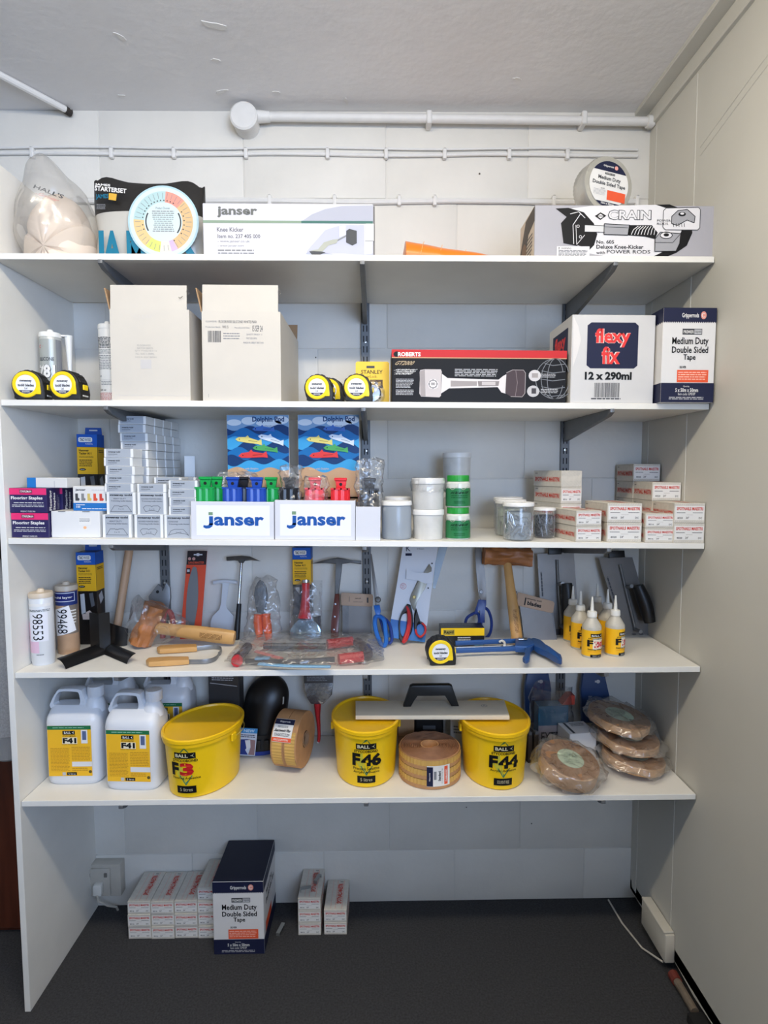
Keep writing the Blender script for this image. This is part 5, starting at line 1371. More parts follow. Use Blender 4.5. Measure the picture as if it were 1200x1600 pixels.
# --- spotnails boxes
M_SPOT = mat('cream_patterned_card', (214, 208, 196), 0.55, var=0.10, vscale=90, stretch=(1, 1, 1))
I_SR = ink((206, 62, 48)); I_SO = ink((214, 120, 60)); I_SG = ink((84, 82, 82)); SPG = 'cream and red nail boxes'
SPOT = {'A': (0.092, 0.051, 0.15), 'B': (0.077, 0.038, 0.15), 'C': (0.081, 0.052, 0.118), 'D': (0.0715, 0.041, 0.135), 'E': (0.066, 0.0465, 0.15)}
_sp = {}
def spot(kind, label, loc, rz=0.0, tilt=0.0, plain=False, group=SPG):
    w, h, d = SPOT[kind]; key = kind + ('p' if plain else '')
    if key in _sp:
        return clone(_sp[key], loc, label, group, rz, 0, tilt)
    r = thing('nail_box', label, 'box', loc, rz, group, 0, tilt)
    carton(r, w, d, h - 0.0005, M_SPOT, 0.001)
    hat = ink((186, 182, 174))
    b = MB(); L = Lay(front(b, w, h), 0, 0, 100, 60)
    if plain:
        for i in range(14): L.line([(2 + 7 * i, 2), (max(2, 2 + 7 * i - 12), 20)], 1.2, hat, 1); L.line([(2 + 7 * i, 38), (max(2, 2 + 7 * i - 12), 58)], 1.2, hat, 1)
    else:
        for i in range(13): L.line([(6 + 7 * i, 1), (2 + 7 * i, 7)], 1.0, hat, 1); L.line([(6 + 7 * i, 53), (2 + 7 * i, 59)], 1.0, hat, 1)
        L.rect(3, 9, 97, 51, ink((228, 226, 222)), 1)
        L.text('SPOTNAILS MAESTRI', 7, 12, 93, 22, I_SR, 2, 0.03); L.lines(8, 27, 36, 31, 1, I_SG, 2, ragged=0); L.lines(60, 27, 92, 31, 1, I_SG, 2, ragged=0); L.lines(40, 34, 62, 37, 1, hat, 2)
        L.text('4020' if kind in 'AC' else '8016', 10, 42, 28, 48, I_SG, 2, 0.02); L.text('3/4"', 38, 41, 48, 48, I_SG, 2, 0.02); L.text('DC', 80, 42, 91, 48, I_SG, 2, 0.02)
    b.build('printed_front', r)
    for sd in (lside, rside):
        b = MB(); F = sd(b, w, d, h); L = Lay(F, 0, 0, 160, 60); L.text('SPOTNAILS MAESTRI', 10, 26, 150, 40, I_SR, 2, 0.03); L.rect(4, 24, 156, 25, ink((226, 150, 130)), 1); L.rect(4, 41, 156, 42, ink((226, 150, 130)), 1); L.lines(10, 8, 26, 13, 1, I_SG, 2)
        for i in range(22): L.line([(6 + 7 * i, 1), (2 + 7 * i, 6)], 1.0, hat, 1)
        b.build('printed_side', r)
    b = MB(); L = Lay(topf(b, w, d, h - 0.0005), 0, 0, 100, 200)
    L.vtext('SPOTNAILS MAESTRI', 52, 30, 74, 160, I_SR, 2, 0.03); L.rect(48, 8, 49.5, 192, ink((226, 150, 130)), 1); L.rect(77, 8, 78.5, 192, ink((226, 150, 130)), 1); L.rect(28, 8, 29, 192, ink((226, 150, 130)), 1); L.lines(60, 12, 74, 20, 1, I_SG, 2)
    b.build('printed_top', r)
    _sp[key] = r
    return r
def stack(kind, x, y, n, rz, labs, plain_top=False):
    h = SPOT[kind][1]
    for k in range(n):
        spot(kind, labs[k], on(3, x, y, k * h), rz + (1.0 if k % 2 else 0), T3, plain_top and k == n - 1)
x0, x1, h = 1.4633,1.5268,0.1849
stack('E', (x0 + x1) / 2, -0.235, 4, 14, ['nail box at the bottom of the tall stack behind the small dark jar', 'nail box, second from bottom of the tall stack beside the jars', 'nail box, second from top of the tall stack beside the jars', 'blank ended nail box on top of the tall stack beside the jars'], True)
x0, x1, h = 1.4609,1.5348,0.0867
stack('D', (x0 + x1) / 2, -0.365, 2, 8, ['nail box, lower of the front pair nearest the dark jar', 'nail box, upper of the front pair nearest the dark jar'])
x0, x1, h = 1.5463,1.6421,0.1076
stack('A', (x0 + x1) / 2 - 0.003, -0.365, 2, 1, ['widest front nail box, lower of the pair in the middle', 'widest front nail box, upper of the pair in the middle'])
x0, x1, h = 1.6477,1.7252,0.0732
stack('B', (x0 + x1) / 2 - 0.004, -0.370, 2, 0, ['flat nail box, lower of the small pair between taller pairs', 'flat nail box, upper of the small pair between taller pairs'])
xq = 1.7562
SPN = ('front row', 'middle row', 'back row')
for j in range(3):
    for k in range((2, 3, 4)[j]):
        lab = 'nail box in the corner stack by the right wall, %s, %s' % (SPN[j], ('bottom', 'second up', 'third up', 'topmost')[k])
        spot('C', lab, on(3, xq - 0.001 * j, -0.375 + 0.1195 * j, k * SPOT['C'][1]), 0.4 * (k % 2), T3)

# ================================================================ FOURTH SHELF: hand tools
def smooth(P, n=4, closed=False):
    P = [Vector(p) for p in P]; N = len(P); out = []
    rng = range(N) if closed else range(N - 1)
    for i in rng:
        if closed: p0, p1, p2, p3 = P[(i - 1) % N], P[i], P[(i + 1) % N], P[(i + 2) % N]
        else: p0, p1, p2, p3 = P[max(i - 1, 0)], P[i], P[i + 1], P[min(i + 2, N - 1)]
        for k in range(n):
            t = k / n
            out.append(tuple(0.5 * ((2 * p1) + (-p0 + p2) * t + (2 * p0 - 5 * p1 + 4 * p2 - p3) * t * t + (-p0 + 3 * p1 - 3 * p2 + p3) * t ** 3)))
    out.append(tuple(P[0] if closed else P[-1]))
    return out
def xz(P, y=0.0): return [(a, y, b_) for a, b_ in P]
def xy(P, z=0.0): return [(a, b_, z) for a, b_ in P]
def loop(mb, P, r, mt, y=0.0, flat=1.0):
    Q = smooth(xz(P, y), 4, True); mb.tube(Q + [Q[1]], r, mt, 8, flat, up=(0, 1, 0))

M_WOOD = mat('pale_hammer_wood', (206, 158, 96), 0.4, var=0.22, vscale=12, stretch=(1, 1, 1), coat=0.2)
M_WOOD2 = mat('beech_wood', (206, 166, 130), 0.55, var=0.15, vscale=14, stretch=(4, 4, 0.5))
M_DWOOD = mat('rosewood_handle', (104, 46, 34), 0.4, var=0.3, vscale=25, stretch=(4, 4, 0.6), coat=0.2)
M_HIDE = mat('rawhide', (176, 112, 62), 0.45, var=0.35, vscale=26, bump=0.9, bscale=30)
M_DSTEEL = mat('dark_forged_steel', (108, 106, 104), 0.38, metal=0.8, var=0.25, vscale=40)
M_GSTEEL = mat('grey_tool_steel', (140, 142, 144), 0.4, metal=0.6, var=0.15, vscale=40)
M_ORNG = mat('orange_grip', (240, 98, 40), 0.4); M_REDH = mat('red_grip', (196, 44, 50), 0.35); M_BLUEH = mat('blue_grip', (28, 100, 184), 0.32); M_NAVYH = mat('dark_blue_grip', (32, 58, 130), 0.35)
M_TOOLBLUE = mat('blue_painted_steel', (38, 80, 140), 0.35)

# --- cartridges with hand-written stickers
x0, x1, h = 0.0029,0.0611,0.1958
def deco985(F):
    F.rect(0.02, 0.82, 0.98, 0.86, I_W, 1); F.lines(0.2, 0.75, 0.96, 0.785, 2, I_G1, 1, ragged=0.05)
    F.rect(-0.14, 0.18, 0.55, 0.60, ink((222, 186, 204)), 1); F.rect(0.22, 0.34, 0.86, 0.74, ink((226, 226, 232)), 2)
    L = Lay(F, 0, 0, 1, 1); L.vtext('98553', 0.36, 0.275, 0.70, 0.64, I_K, 3, 0.0, -90); L.text('8', 0.0, 0.60, 0.12, 0.64, I_G1, 3); F.lines(0.45, 0.14, 0.7, 0.17, 1, I_G2, 1)
cartridge('sealant_cartridge', 'pale sealant cartridge with pink and white handwritten stickers', 4, (x0 + x1) / 2 + 0.001, -0.300, (x1 - x0) / 2, h, mat('pale_tube', (214, 216, 218), 0.3), mat('tan_shoulder', (206, 190, 168), 0.4), deco985, 4)
x0, x1, h = 0.0219,0.0804,0.1966
def deco994(F):
    F.rect(-0.1, 0.72, 1.1, 0.92, ink((36, 52, 110)), 1); F.rect(0.05, 0.775, 0.95, 0.905, ink((210, 214, 226)), 2); F.rect(0.08, 0.785, 0.92, 0.895, ink((28, 36, 104)), 3); F.text('multi layer', 0.5, 0.835, 0.70, 0.04, I_W, 4, 0.02)
    F.rect(0.55, 0.30, 1.1, 0.72, ink((120, 110, 100)), 1); F.lines(0.6, 0.4, 1.0, 0.66, 6, I_W, 2)
    P = [(0.02, 0.64), (0.72, 0.72), (0.95, 0.34), (0.22, 0.27)]
    n = 6
    vs = []
    for j in range(n + 1):
        for i in range(n + 1):
            s, t = i / n, j / n
            a = [P[0][k] * (1 - s) * (1 - t) + P[1][k] * s * (1 - t) + P[2][k] * s * t + P[3][k] * (1 - s) * t for k in (0, 1)]
            vs.append(F.P(a[0], a[1], 0.0014))
    F.mb.add(vs, [(j * (n + 1) + i, (j + 1) * (n + 1) + i, (j + 1) * (n + 1) + i + 1, j * (n + 1) + i + 1) for j in range(n) for i in range(n)], ink((226, 226, 230)))
    L = Lay(F, 0, 0, 1, 1); L.vtext('99468', 0.30, 0.33, 0.66, 0.685, I_K, 7, 0.0, -90)
cartridge('sealant_cartridge', 'tan sealant cartridge with navy label and handwritten white sticker', 4, (x0 + x1) / 2, -0.205, (x1 - x0) / 2, h, mat('tan_tube', (186, 152, 122), 0.3, var=0.15, vscale=20), mat('tan_shoulder', (206, 190, 168)), deco994, 3)
x0, x1, h = 0.0435,0.101,0.2469
tacker('hammer tacker box standing beside the tan cartridge on the tool shelf', 4, (x0 + x1) / 2 + 0.002, -0.135, 0)
x0, x1, h = 0.678,0.7383,0.2316
tacker('hammer tacker box at the back behind the red handled bolster', 4, (x0 + x1) / 2, -0.056, 0)

# --- black plastic corner profiles
M_BLKS = mat('black_satin_plastic', (20, 20, 21), 0.28)
(xr, yr) = 0.1547,-0.2218
r = thing('corner_profile', 'black plastic corner piece with upright and two splayed skirting legs', 'profile', on(4, xr, yr))
b = MB(); P = [(-0.034, 0.002), (-0.001, -0.012), (0.022, 0.006), (0.020, 0.009), (-0.001, -0.008), (-0.033, 0.006)]
b.prism(P, 0.0, 0.118, M_BLKS, 'xy'); b.build('upright', r)
def cove(root, A, B, wd, ht, name):
    A = Vector(A); B = Vector(B); t = (B - A).normalized(); nrm = Vector((-t.y, t.x, 0))
    b = MB()
    def fn(u, v):
        k = v; a = u * math.pi / 2
        off = wd * (1 - math.sin(a)); z = ht * (1 - math.cos(a)) if False else ht * math.cos(a) ** 1.6
        jag = 0.004 * noise.noise((u * 9, k * 2, 1)) if k > 0.95 else 0
        p = A + (B - A) * k + nrm * (wd / 2 - wd * math.sin(a)) + t * jag
        return (p.x, p.y, 0.001 + z)
    b.grid(9, 14, fn, M_BLKS)
    b.grid(9, 14, lambda u, v: tuple(Vector(fn(u, v)) + Vector((0, 0, 0.002))), M_BLKS)
    b.build(name, root)
Q = [(0.0011,-0.002),(-0.0461,-0.1308),(0.0184,-0.0025),(0.1211,-0.0899)]
cove(r, (Q[1][0], Q[1][1], 0), (Q[0][0], Q[0][1], 0), 0.03, 0.024, 'left_leg')
cove(r, (Q[2][0], Q[2][1], 0), (Q[3][0], Q[3][1], 0), 0.026, 0.022, 'right_leg')
xr = 0.1658
r = thing('cove_offcut', 'curved black plastic offcut behind the corner piece', 'profile', on(4, xr, -0.15))
P = [(-0.022,0.0749),(0.0218,0.0609),(0.0321,0.0381),(0.0333,0.0108),(-0.0244,0.0113)]
b = MB(); b.grid(12, 8, lambda u, v: (-0.03 + 0.058 * u + 0.006 * v, -0.012 * math.sin(u * 3.0), 0.001 + (0.068 - 0.018 * u ** 2) * v), M_BLKS); b.grid(12, 8, lambda u, v: (-0.03 + 0.058 * u + 0.006 * v, 0.003 - 0.012 * math.sin(u * 3.0), 0.001 + (0.068 - 0.018 * u ** 2) * v), M_BLKS); b.build('curved_strip', r)

# --- leaning wooden handle
xr = 0.1265
r = thing('hammer_shaft', 'plain wooden hammer handle leaning on the back wall by the left upright', 'hammer', on(4, xr, -0.075), 0, None, 11)
P = [(-0.0001,0.0185),(0.0064,0.0581),(0.0167,0.1555),(0.0308,0.2875),(0.0322,0.3066)]
b = MB(); b.tube(smooth(xz(P, 0.0)), [0.0125] * 13 + [0.0145] * 4, M_WOOD2, 12); b.build('shaft', r)

# --- hide mallet lying with its head in film
def mallet(label, loc, lean, H0, H1, S0, S1, hr, sr, seed, rough=0.16, film_=False):
    r = thing('hide_mallet', label, 'mallet', loc, 0, 'rawhide mallets', lean)
    A = Vector(H0); Bv = Vector(H1); ax = (Bv - A).normalized(); e1 = Vector((0, 1, 0)); e2 = ax.cross(e1)
    def fn(u, v):
        a = 2 * math.pi * u
        if v < 0.08: s = v / 0.08
        elif v > 0.92: s = (1 - v) / 0.08
        else: s = 1
        k = min(1, max(0, (v - 0.08) / 0.84))
        rr = hr * (s ** 0.5) * (0.97 + 0.10 * (2 * k - 1) ** 2 + rough * noise.noise((math.cos(a) * 2 + seed, math.sin(a) * 2, v * 4)) + 0.03 * math.sin(6 * a + 10 * v))
        return tuple(A + (Bv - A) * (k + 0.02 * noise.noise((u * 6, v, seed))) + e1 * (rr * math.cos(a)) + e2 * (rr * math.sin(a)))
    b = MB(); b.grid(36, 26, fn, M_HIDE, cu=True); b.build('hide_head', r)
    S0 = Vector(S0); S1 = Vector(S1)
    P = [S0 + (S1 - S0) * t for t in (0, 0.3, 0.55, 0.8, 0.97, 1.0)]
    b = MB(); b.tube(P, [sr * k for k in (0.82, 0.92, 1.08, 1.12, 1.05, 0.96)], M_WOOD, 14, 0.72, up=(S1 - S0).cross(Vector((0, 1, 0)))); b.build('wooden_handle', r)
    b = MB(); t = (S1 - S0).normalized(); V = Vector((0, -1, 0)).cross(t) * -1
    V = t.cross(Vector((0, 1, 0))); V = -V if V.z < 0 else V
    U = t if V.dot(Vector((0, 0, 1))) >= 0 else t
    F = Face(b, S0 + (S1 - S0) * 0.60 - Vector((0, sr * 0.83, 0)) - V * sr * 0.35, U, V, (S1 - S0).length * 0.27, sr * 0.8)
    br = ink((112, 70, 36))
    for j in range(5):
        for i in range(16):
            if (i * 7 + j * 3) % 5: F.rect(i / 16, j / 5, i / 16 + 0.035, j / 5 + 0.12, br, 1)
    b.build('stamped_mark', r)
    return r
xr = 0.3779
P = [(-0.0926,0.1222),(-0.1378,0.0083),(-0.1067,0.0563),(0.142,0.0257)]
r = mallet('rawhide mallet lying on its side with head wrapped in clear film', on(4, xr, -0.165), 0, (P[0][0], 0.02, P[0][1]), (P[1][0], 0.0, max(0.012, P[1][1])), (P[2][0], 0.01, P[2][1]), (P[3][0], 0, max(0.0235, P[3][1])), 0.031, 0.0205, 1.5, 0.3)
cx, cz = P[2]
def mbag(u, v):
    a = 2 * math.pi * u; k = v
    x = cx - 0.055 + 0.16 * k; hz = (0.085 * (1 - 0.72 * k)) * (0.3 if v < 0.02 else 1); z = cz + 0.012 * (1 - k) + hz * math.sin(a)
    return (x, 0.012 + 0.042 * (1 - 0.55 * k) * math.cos(a), max(0.003, z))
wrapbag(r, 'film_wrap', mbag, 34, 20, M_CLEAR2, 0.014, 28, 3)

# --- cutter pliers in film at the back
xr = 0.2723
r = thing('trim_cutter', 'grey jawed cutter with red handles leaning behind the film wrapped mallet', 'cutter', on(4, xr, -0.07), 0, None, 9)
P = [(-0.0467,0.1294),(-0.0186,0.1676),(-0.0051,0.1525),(-0.0047,0.1385),(0.0006,0.1525),(0.0071,0.1721),(0.0183,0.157),(0.021,0.1242),(0.0172,0.087),(0.0024,0.0824),(-0.0258,0.0873),(-0.0441,0.1061)]
b = MB(); b.prism(P, -0.006, 0.006, M_GSTEEL, 'xz', 0.0012); b.build('jaws', r)
P = [(-0.0189,0.1433),(0.0093,0.0847),(0.0237,0.073),(0.0327,0.0311),(0.0317,-0.0058),(0.0023,0.0848),(-0.0012,0.0407),(-0.001,-0.0046)]
b = MB(); b.M = Matrix.Translation((P[0][0], -0.0062, P[0][1])) @ Matrix.Rotation(R(90), 4, 'X'); b.lathe([(0.005, 0), (0.004, 0.002), (0, 0.0025)], mat('dark_bolt', (40, 40, 42), 0.4, 0.5), 10); b.build('pivot', r)
b = MB(); b.tube(smooth(xz(P[1:5])), 0.0085, M_REDH, 10); b.build('handle', r)
b = MB(); b.tube(smooth(xz(P[5:8])), 0.0085, M_REDH, 10); b.build('handle', r)

# --- orange carded blade
xr = 0.3656
r = thing('blade_pack', 'orange and black card holding a long grey leaf shaped blade', 'blister pack', on(4, xr, -0.085), 0, None, 9)
P = [(-0.0177,0.2732),(0.0436,0.2728),(0.0279,-0.0021),(-0.0355,-0.0015)]
b = MB(); b.prism(P, 0, 0.0015, mat('orange_card', (218, 78, 48), 0.4), 'xz'); b.build('card', r)
P = [(-0.0177,0.2732),(0.0436,0.2728),(0.0408,0.2294),(-0.0202,0.2298)]
b = MB(); b.prism(P, -0.0006, 0.001, mat('black_card_header', (36, 24, 28), 0.4), 'xz'); b.build('header', r)
P = [(0.0057,0.2232),(0.0131,0.215),(0.0174,0.1762),(0.0187,0.1299),(0.0163,0.0916),(0.0078,0.0385),(0.0064,0.0152),(-0.0119,0.0154),(-0.0172,0.0387),(-0.0179,0.0918),(-0.0157,0.1418),(-0.0099,0.1842),(-0.001,0.218)]
b = MB(); b.prism(smooth([(a, c, 0) for a, c in P], 3, True) and [(q[0], q[1]) for q in smooth([(a, c, 0) for a, c in P], 3, True)[:-1]], -0.003, -0.0005, mat('satin_blade', (128, 130, 132), 0.45, metal=0.35), 'xz'); b.build('blade', r)
P = [(0.0103,0.2364),(0.002,0.2613),(0.0292,0.2612),(0.0152,0.2613),(-0.0109,0.2486),(0.0023,0.2485),(-0.0134,0.2103)]
b = MB(); F = Face(b, (0, -0.0006, 0), (1, 0, 0), (0, 0, 1), 1.0, 1.0)
F.text('SANDMASTER', P[0][0], P[0][1], 0.050, 0.0075, ink((206, 84, 56)), 1, 0.03); F.rect(P[1][0], P[1][1] - 0.002, P[2][0], P[2][1] + 0.002, ink((214, 216, 224)), 1); F.rect(P[3][0] - 0.004, P[3][1] - 0.0045, P[3][0] + 0.004, P[3][1] + 0.0045, ink((214, 216, 224)), 2)
for q in P[4:6]: F.disc(q[0], q[1], 0.005, ink((196, 150, 140)), 1, 14)
F.rect(P[6][0] - 0.006, P[6][1] - 0.009, P[6][0] + 0.006, P[6][1] + 0.009, ink((50, 34, 40)), 4); F.rect(P[6][0] - 0.004, P[6][1] - 0.003, P[6][0] + 0.004, P[6][1] + 0.005, ink((190, 190, 194)), 5)
b.build('printed_marks', r)

# --- white floor scraper
xr = 0.4523
r = thing('white_scraper', 'white wide bladed scraper with T shaped handle against the wall', 'scraper', on(4, xr, -0.045), 0, None, 7)
M_WSC = mat('white_enamel', (206, 210, 216), 0.4)
P = [(-0.0324,0.1667),(-0.0301,0.1724),(0.0056,0.1759),(0.0452,0.1718),(0.0472,0.1604),(0.0248,0.1634),(0.0186,0.1616),(0.0095,0.099),(0.0125,0.0838),(0.035,0.0609),(0.0379,-0.0146),(-0.0403,-0.0139),(-0.0384,0.0426),(-0.0315,0.0615),(-0.0103,0.0802),(-0.0047,0.0991),(-0.0005,0.1617),(-0.0053,0.1646),(-0.03,0.16)]
b = MB(); b.prism(P, -0.0035, 0.0, M_WSC, 'xz', 0.0006); b.build('scraper_plate', r)
P = [(-0.031,0.1667),(0.0057,0.1702),(0.0462,0.1661)]
b = MB(); b.tube(smooth(xz(P, -0.002)), 0.0058, M_WSC, 10); b.build('grip_bar', r)

# --- tack hammer with chrome shaft
xr = 0.511
r = thing('tack_hammer', 'slim tack hammer with chrome shaft and black grip', 'hammer', on(4, xr, -0.10), 0, None, 15)
P = [(-0.0435,0.2571),(-0.0181,0.2588),(0.0055,0.2606),(0.0316,0.258),(0.0638,0.2436),(0.032,0.2471),(0.0117,0.2472),(0.0102,0.2378),(-0.0021,0.2378),(-0.0044,0.2473),(-0.0176,0.2465),(-0.042,0.2448)]
b = MB(); b.prism(P, -0.0065, 0.0065, M_DSTEEL, 'xz', 0.002); b.build('head', r)
P = [(0.0043,0.244),(0.0006,0.1097),(0.002,0.1106),(-0.0007,0.0373),(-0.0006,0.0011)]
b = MB(); b.tube(xz(P[0:2]), 0.0048, M_CHROME, 12); b.build('shaft', r)
b = MB(); b.tube(smooth(xz(P[2:5])), [0.0072, 0.0076, 0.008, 0.0085, 0.009, 0.0088, 0.0085, 0.008, 0.0075][:9], mat('black_rubber_grip', (24, 24, 26), 0.5), 12); b.build('grip', r)

# --- orange handled cutter in a bag
xr = 0.592
r = thing('bagged_cutter', 'grey cutter with two orange handles in a clear bag', 'cutter', on(4, xr, -0.115), 0, None, 15)
P = [(-0.0299,0.1389),(-0.0274,0.1597),(-0.0205,0.1772),(-0.0125,0.1874),(-0.003,0.1817),(0.0078,0.164),(0.0117,0.1409),(0.0103,0.1133),(0.0074,0.085),(-0.0026,0.0824),(-0.0184,0.0862),(-0.0212,0.1136)]
b = MB(); b.prism(P, -0.009, 0.006, mat('cutter_grey', (112, 114, 116), 0.45, metal=0.4), 'xz', 0.003); b.build('cutter_head', r)
P = [(-0.0212,0.1421),(-0.0132,0.0952),(0.0047,0.1152),(-0.0155,0.0807),(-0.0157,0.0589),(-0.0086,0.0115),(0.0089,0.0823),(0.011,0.0587),(0.0204,0.0046)]
for q, rr in ((P[0], 0.0042), (P[1], 0.003), (P[2], 0.0025)):
    b = MB(); b.M = Matrix.Translation((q[0], -0.0072, q[1])) @ Matrix.Rotation(R(90), 4, 'X'); b.lathe([(rr, 0), (rr, 0.001), (0, 0.0015)], mat('dark_bolt', (40, 40, 42)) if rr > 0.004 else M_CHROME, 10); b.build('rivet', r)
for a in (3, 6):
    b = MB(); b.tube(smooth(xz(P[a:a + 3]), 4), [0.016, 0.0135, 0.0135, 0.014, 0.0145, 0.0145, 0.0135, 0.012, 0.009], M_ORNG, 12, 0.95); b.build('handle', r)
P = [(-0.0618,0.0053),(0.0547,0.0043),(0.0426,0.1131),(0.0078,0.1942),(-0.0476,0.1783),(-0.0536,0.091)]
def cbag(u, v):
    a = 2 * math.pi * u; z = 0.004 + 0.195 * v; hw = 0.055 - 0.02 * v * v - (0.012 if v > 0.95 else 0)
    return (0.0 + hw * math.cos(a), 0.001 + 0.017 * math.sin(a) * (0.25 if v in (0.0, 1.0) else 1), z)
wrapbag(r, 'clear_bag', cbag, 30, 18, M_CLEAR2, 0.012, 40, 6)

# --- two hook knives lying at the front
(xr, yr) = 0.3586,-0.1994
r = thing('hook_knife', 'wooden handled hook knife lying behind the front one', 'knife', on(4, xr, yr), 0, 'wooden handled hook knives')
P = [(-0.0511,-0.0155),(-0.0479,0.0014),(0.0017,0.0085),(0.0548,0.0127),(0.0667,-0.0217),(0.0186,-0.0286),(-0.0322,-0.0408),(-0.0411,-0.0351)]
b = MB(); b.prism(P, 0.001, 0.0155, M_WOOD, 'xy', 0.004); b.build('wooden_handle', r)
P = [(0.0632,-0.0104),(0.0991,0.0028),(0.1218,-0.0007),(0.1368,-0.0209),(0.1424,-0.0486),(0.1392,-0.0645)]
b = MB()
Q = smooth(xy(P, 0.0075), 5); b.tube(Q, 0.0065, M_GSTEEL, 6, 0.12, up=(0, 0, 1)); b.build('hook_blade', r)
(xr, yr) = 0.3741,-0.315
r = thing('hook_knife', 'wooden handled hook knife lying nearest the shelf edge', 'knife', on(4, xr, yr), 0, 'wooden handled hook knives')
P = [(-0.0533,-0.0124),(-0.053,0.0073),(0,0.0121),(0.0533,0.0143),(0.0642,-0.0169),(0.0132,-0.0251),(-0.0371,-0.0332),(-0.0482,-0.0222)]
b = MB(); b.prism(P, 0.001, 0.0155, M_WOOD, 'xy', 0.004); b.build('wooden_handle', r)
P = [(0.0602,-0.0107),(0.0966,-0.0117),(0.118,-0.0025),(0.1271,0.0173),(0.1267,0.0431)]
b = MB(); Q = smooth(xy(P, 0.0075), 5); b.tube(Q, 0.0065, M_GSTEEL, 6, 0.12, up=(0, 0, 1)); b.build('hook_blade', r)

# --- bagged saw with red grips
(xr, yr) = 0.7387,-0.2707
r = thing('bagged_saw', 'red gripped frame saw with pale blue bars in a clear bag', 'saw', on(4, xr, yr))
P = [(-0.1223,0.0562),(-0.0288,0.0483),(0.0558,0.0459),(0.0605,0.0585),(0.1003,0.0729),(0.1309,0.0878),(0.147,0.0767),(0.1755,0.0077),(0.1799,-0.0395),(0.1657,-0.056),(0.1021,-0.0763),(-0.1486,-0.066),(-0.0615,-0.0749),(0.0233,-0.0708),(0.0902,-0.0595),(-0.1654,0.0422),(-0.1687,-0.0409),(-0.1694,-0.0687),(-0.1066,-0.0972),(-0.0201,-0.1152),(0.0844,-0.1232),(-0.1372,0.0168),(-0.055,-0.0498),(-0.1029,-0.0629)]
M_SAWB = mat('pale_blue_bar', (120, 164, 196), 0.4); M_SAWG = mat('dark_saw_tube', (66, 66, 68), 0.4, metal=0.4)
b = MB(); b.tube(xy(P[0:3], 0.016), 0.0095, M_SAWG, 10); b.build('frame_tube', r)
b = MB(); b.tube(smooth(xy(P[3:6], 0.018)), 0.0145, M_REDH, 10); b.build('grip', r)
b = MB(); b.tube(smooth(xy(P[6:9], 0.018)), 0.014, mat('dark_grip', (70, 58, 60), 0.5), 10); b.build('grip_bridge', r)
b = MB(); b.tube(smooth(xy([P[9], P[10]], 0.018)), 0.0145, M_REDH, 10); b.build('grip', r)
b = MB(); b.tube(smooth(xy(P[11:15], 0.012)), 0.0075, M_SAWG, 8, 0.5); b.build('saw_blade', r)
b = MB(); b.tube(smooth(xy(P[15:18], 0.018)), [0.013] * 6 + [0.015] * 3, mat('dark_grip', (70, 58, 60)), 10); b.build('nose_grip', r)
b = MB(); b.tube(xy([P[17], (P[17][0] + 0.002, P[17][1] - 0.012)], 0.016), 0.0155, M_REDH, 10); b.build('nose_cap', r)
b = MB(); b.tube(smooth(xy(P[18:21], 0.014)), 0.008, M_SAWB, 8, 0.4, up=(0, 1, 0)); b.build('lower_bar', r)
b = MB(); b.tube(xy(P[21:23], 0.012), 0.008, mat('pale_pink_bar', (206, 120, 116), 0.4), 8, 0.4, up=(0, 1, 0)); b.build('tie_bar', r)
b = MB(); b.rbox(P[23][0] - 0.02, P[23][0] + 0.02, P[23][1] - 0.012, P[23][1] + 0.006, 0.016, 0.022, M_SAWB, 0.002); b.build('blue_clip', r)
P2 = [(-0.1875,-0.0827),(0.2124,-0.062),(0.1851,0.1752),(-0.2045,0.1448)]
def sbag(u, v):
    a = 2 * math.pi * u
    xl = P2[0][0] - 0.012 + 0.02 * v; xr_ = P2[1][0] + 0.01
    x = xl + (xr_ - xl) * v
    yc = (P2[0][1] + P2[3][1]) / 2 - 0.010; hw = (P2[3][1] - P2[0][1]) / 2 * 1.16
    e = min(1.0, 8 * min(v, 1 - v) + 0.12)
    return (x, yc + hw * (0.8 + 0.2 * e) * math.cos(a), max(0.0012, 0.018 + 0.021 * e * math.sin(a)))
wrapbag(r, 'clear_bag', sbag, 28, 50, film('saw_bag_film', (236, 230, 226), body=0.07, gloss=0.55, crinkle=0.9, scale=35), 0.006, 45, 9)

# --- red handled bolster in a blister
xr = 0.7257
r = thing('bolster_pack', 'red handled wide steel bolster in a clear blister pack', 'blister pack', on(4, xr, -0.125), 0, None, 10)
P = [(-0.0196,0.0674),(0.0224,0.0671),(0.0325,0.0557),(0.0463,0.0367),(0.0464,0.0088),(-0.0465,0.0096),(-0.0467,0.0375),(-0.0323,0.0563)]
b = MB(); b.prism(P, -0.004, 0.002, mat('bright_blade', (168, 190, 206), 0.18, metal=0.9), 'xz', 0.0008); b.build('blade', r)
P = [(0.001,0.1878),(0.0011,0.1795),(0.0006,0.1777),(0,0.1375),(-0.0016,0.0967),(-0.0023,0.0718)]
b = MB(); b.tube(xz(P[0:2], -0.012), 0.011, M_CHROME, 14); b.build('strike_cap', r)
b = MB(); b.tube(smooth(xz(P[2:6], -0.012)), [0.0125, 0.0125, 0.0125, 0.0122, 0.0125, 0.013, 0.0135, 0.0145, 0.0155, 0.017, 0.019, 0.021, 0.022], M_REDH, 14); b.build('red_handle', r)
P = [(-0.0501,0.0079),(0.0501,0.007),(0.0497,0.1053),(0.0496,0.1394),(0.0218,0.1775),(-0.0082,0.1878),(-0.0401,0.1606),(-0.0494,0.1243)]
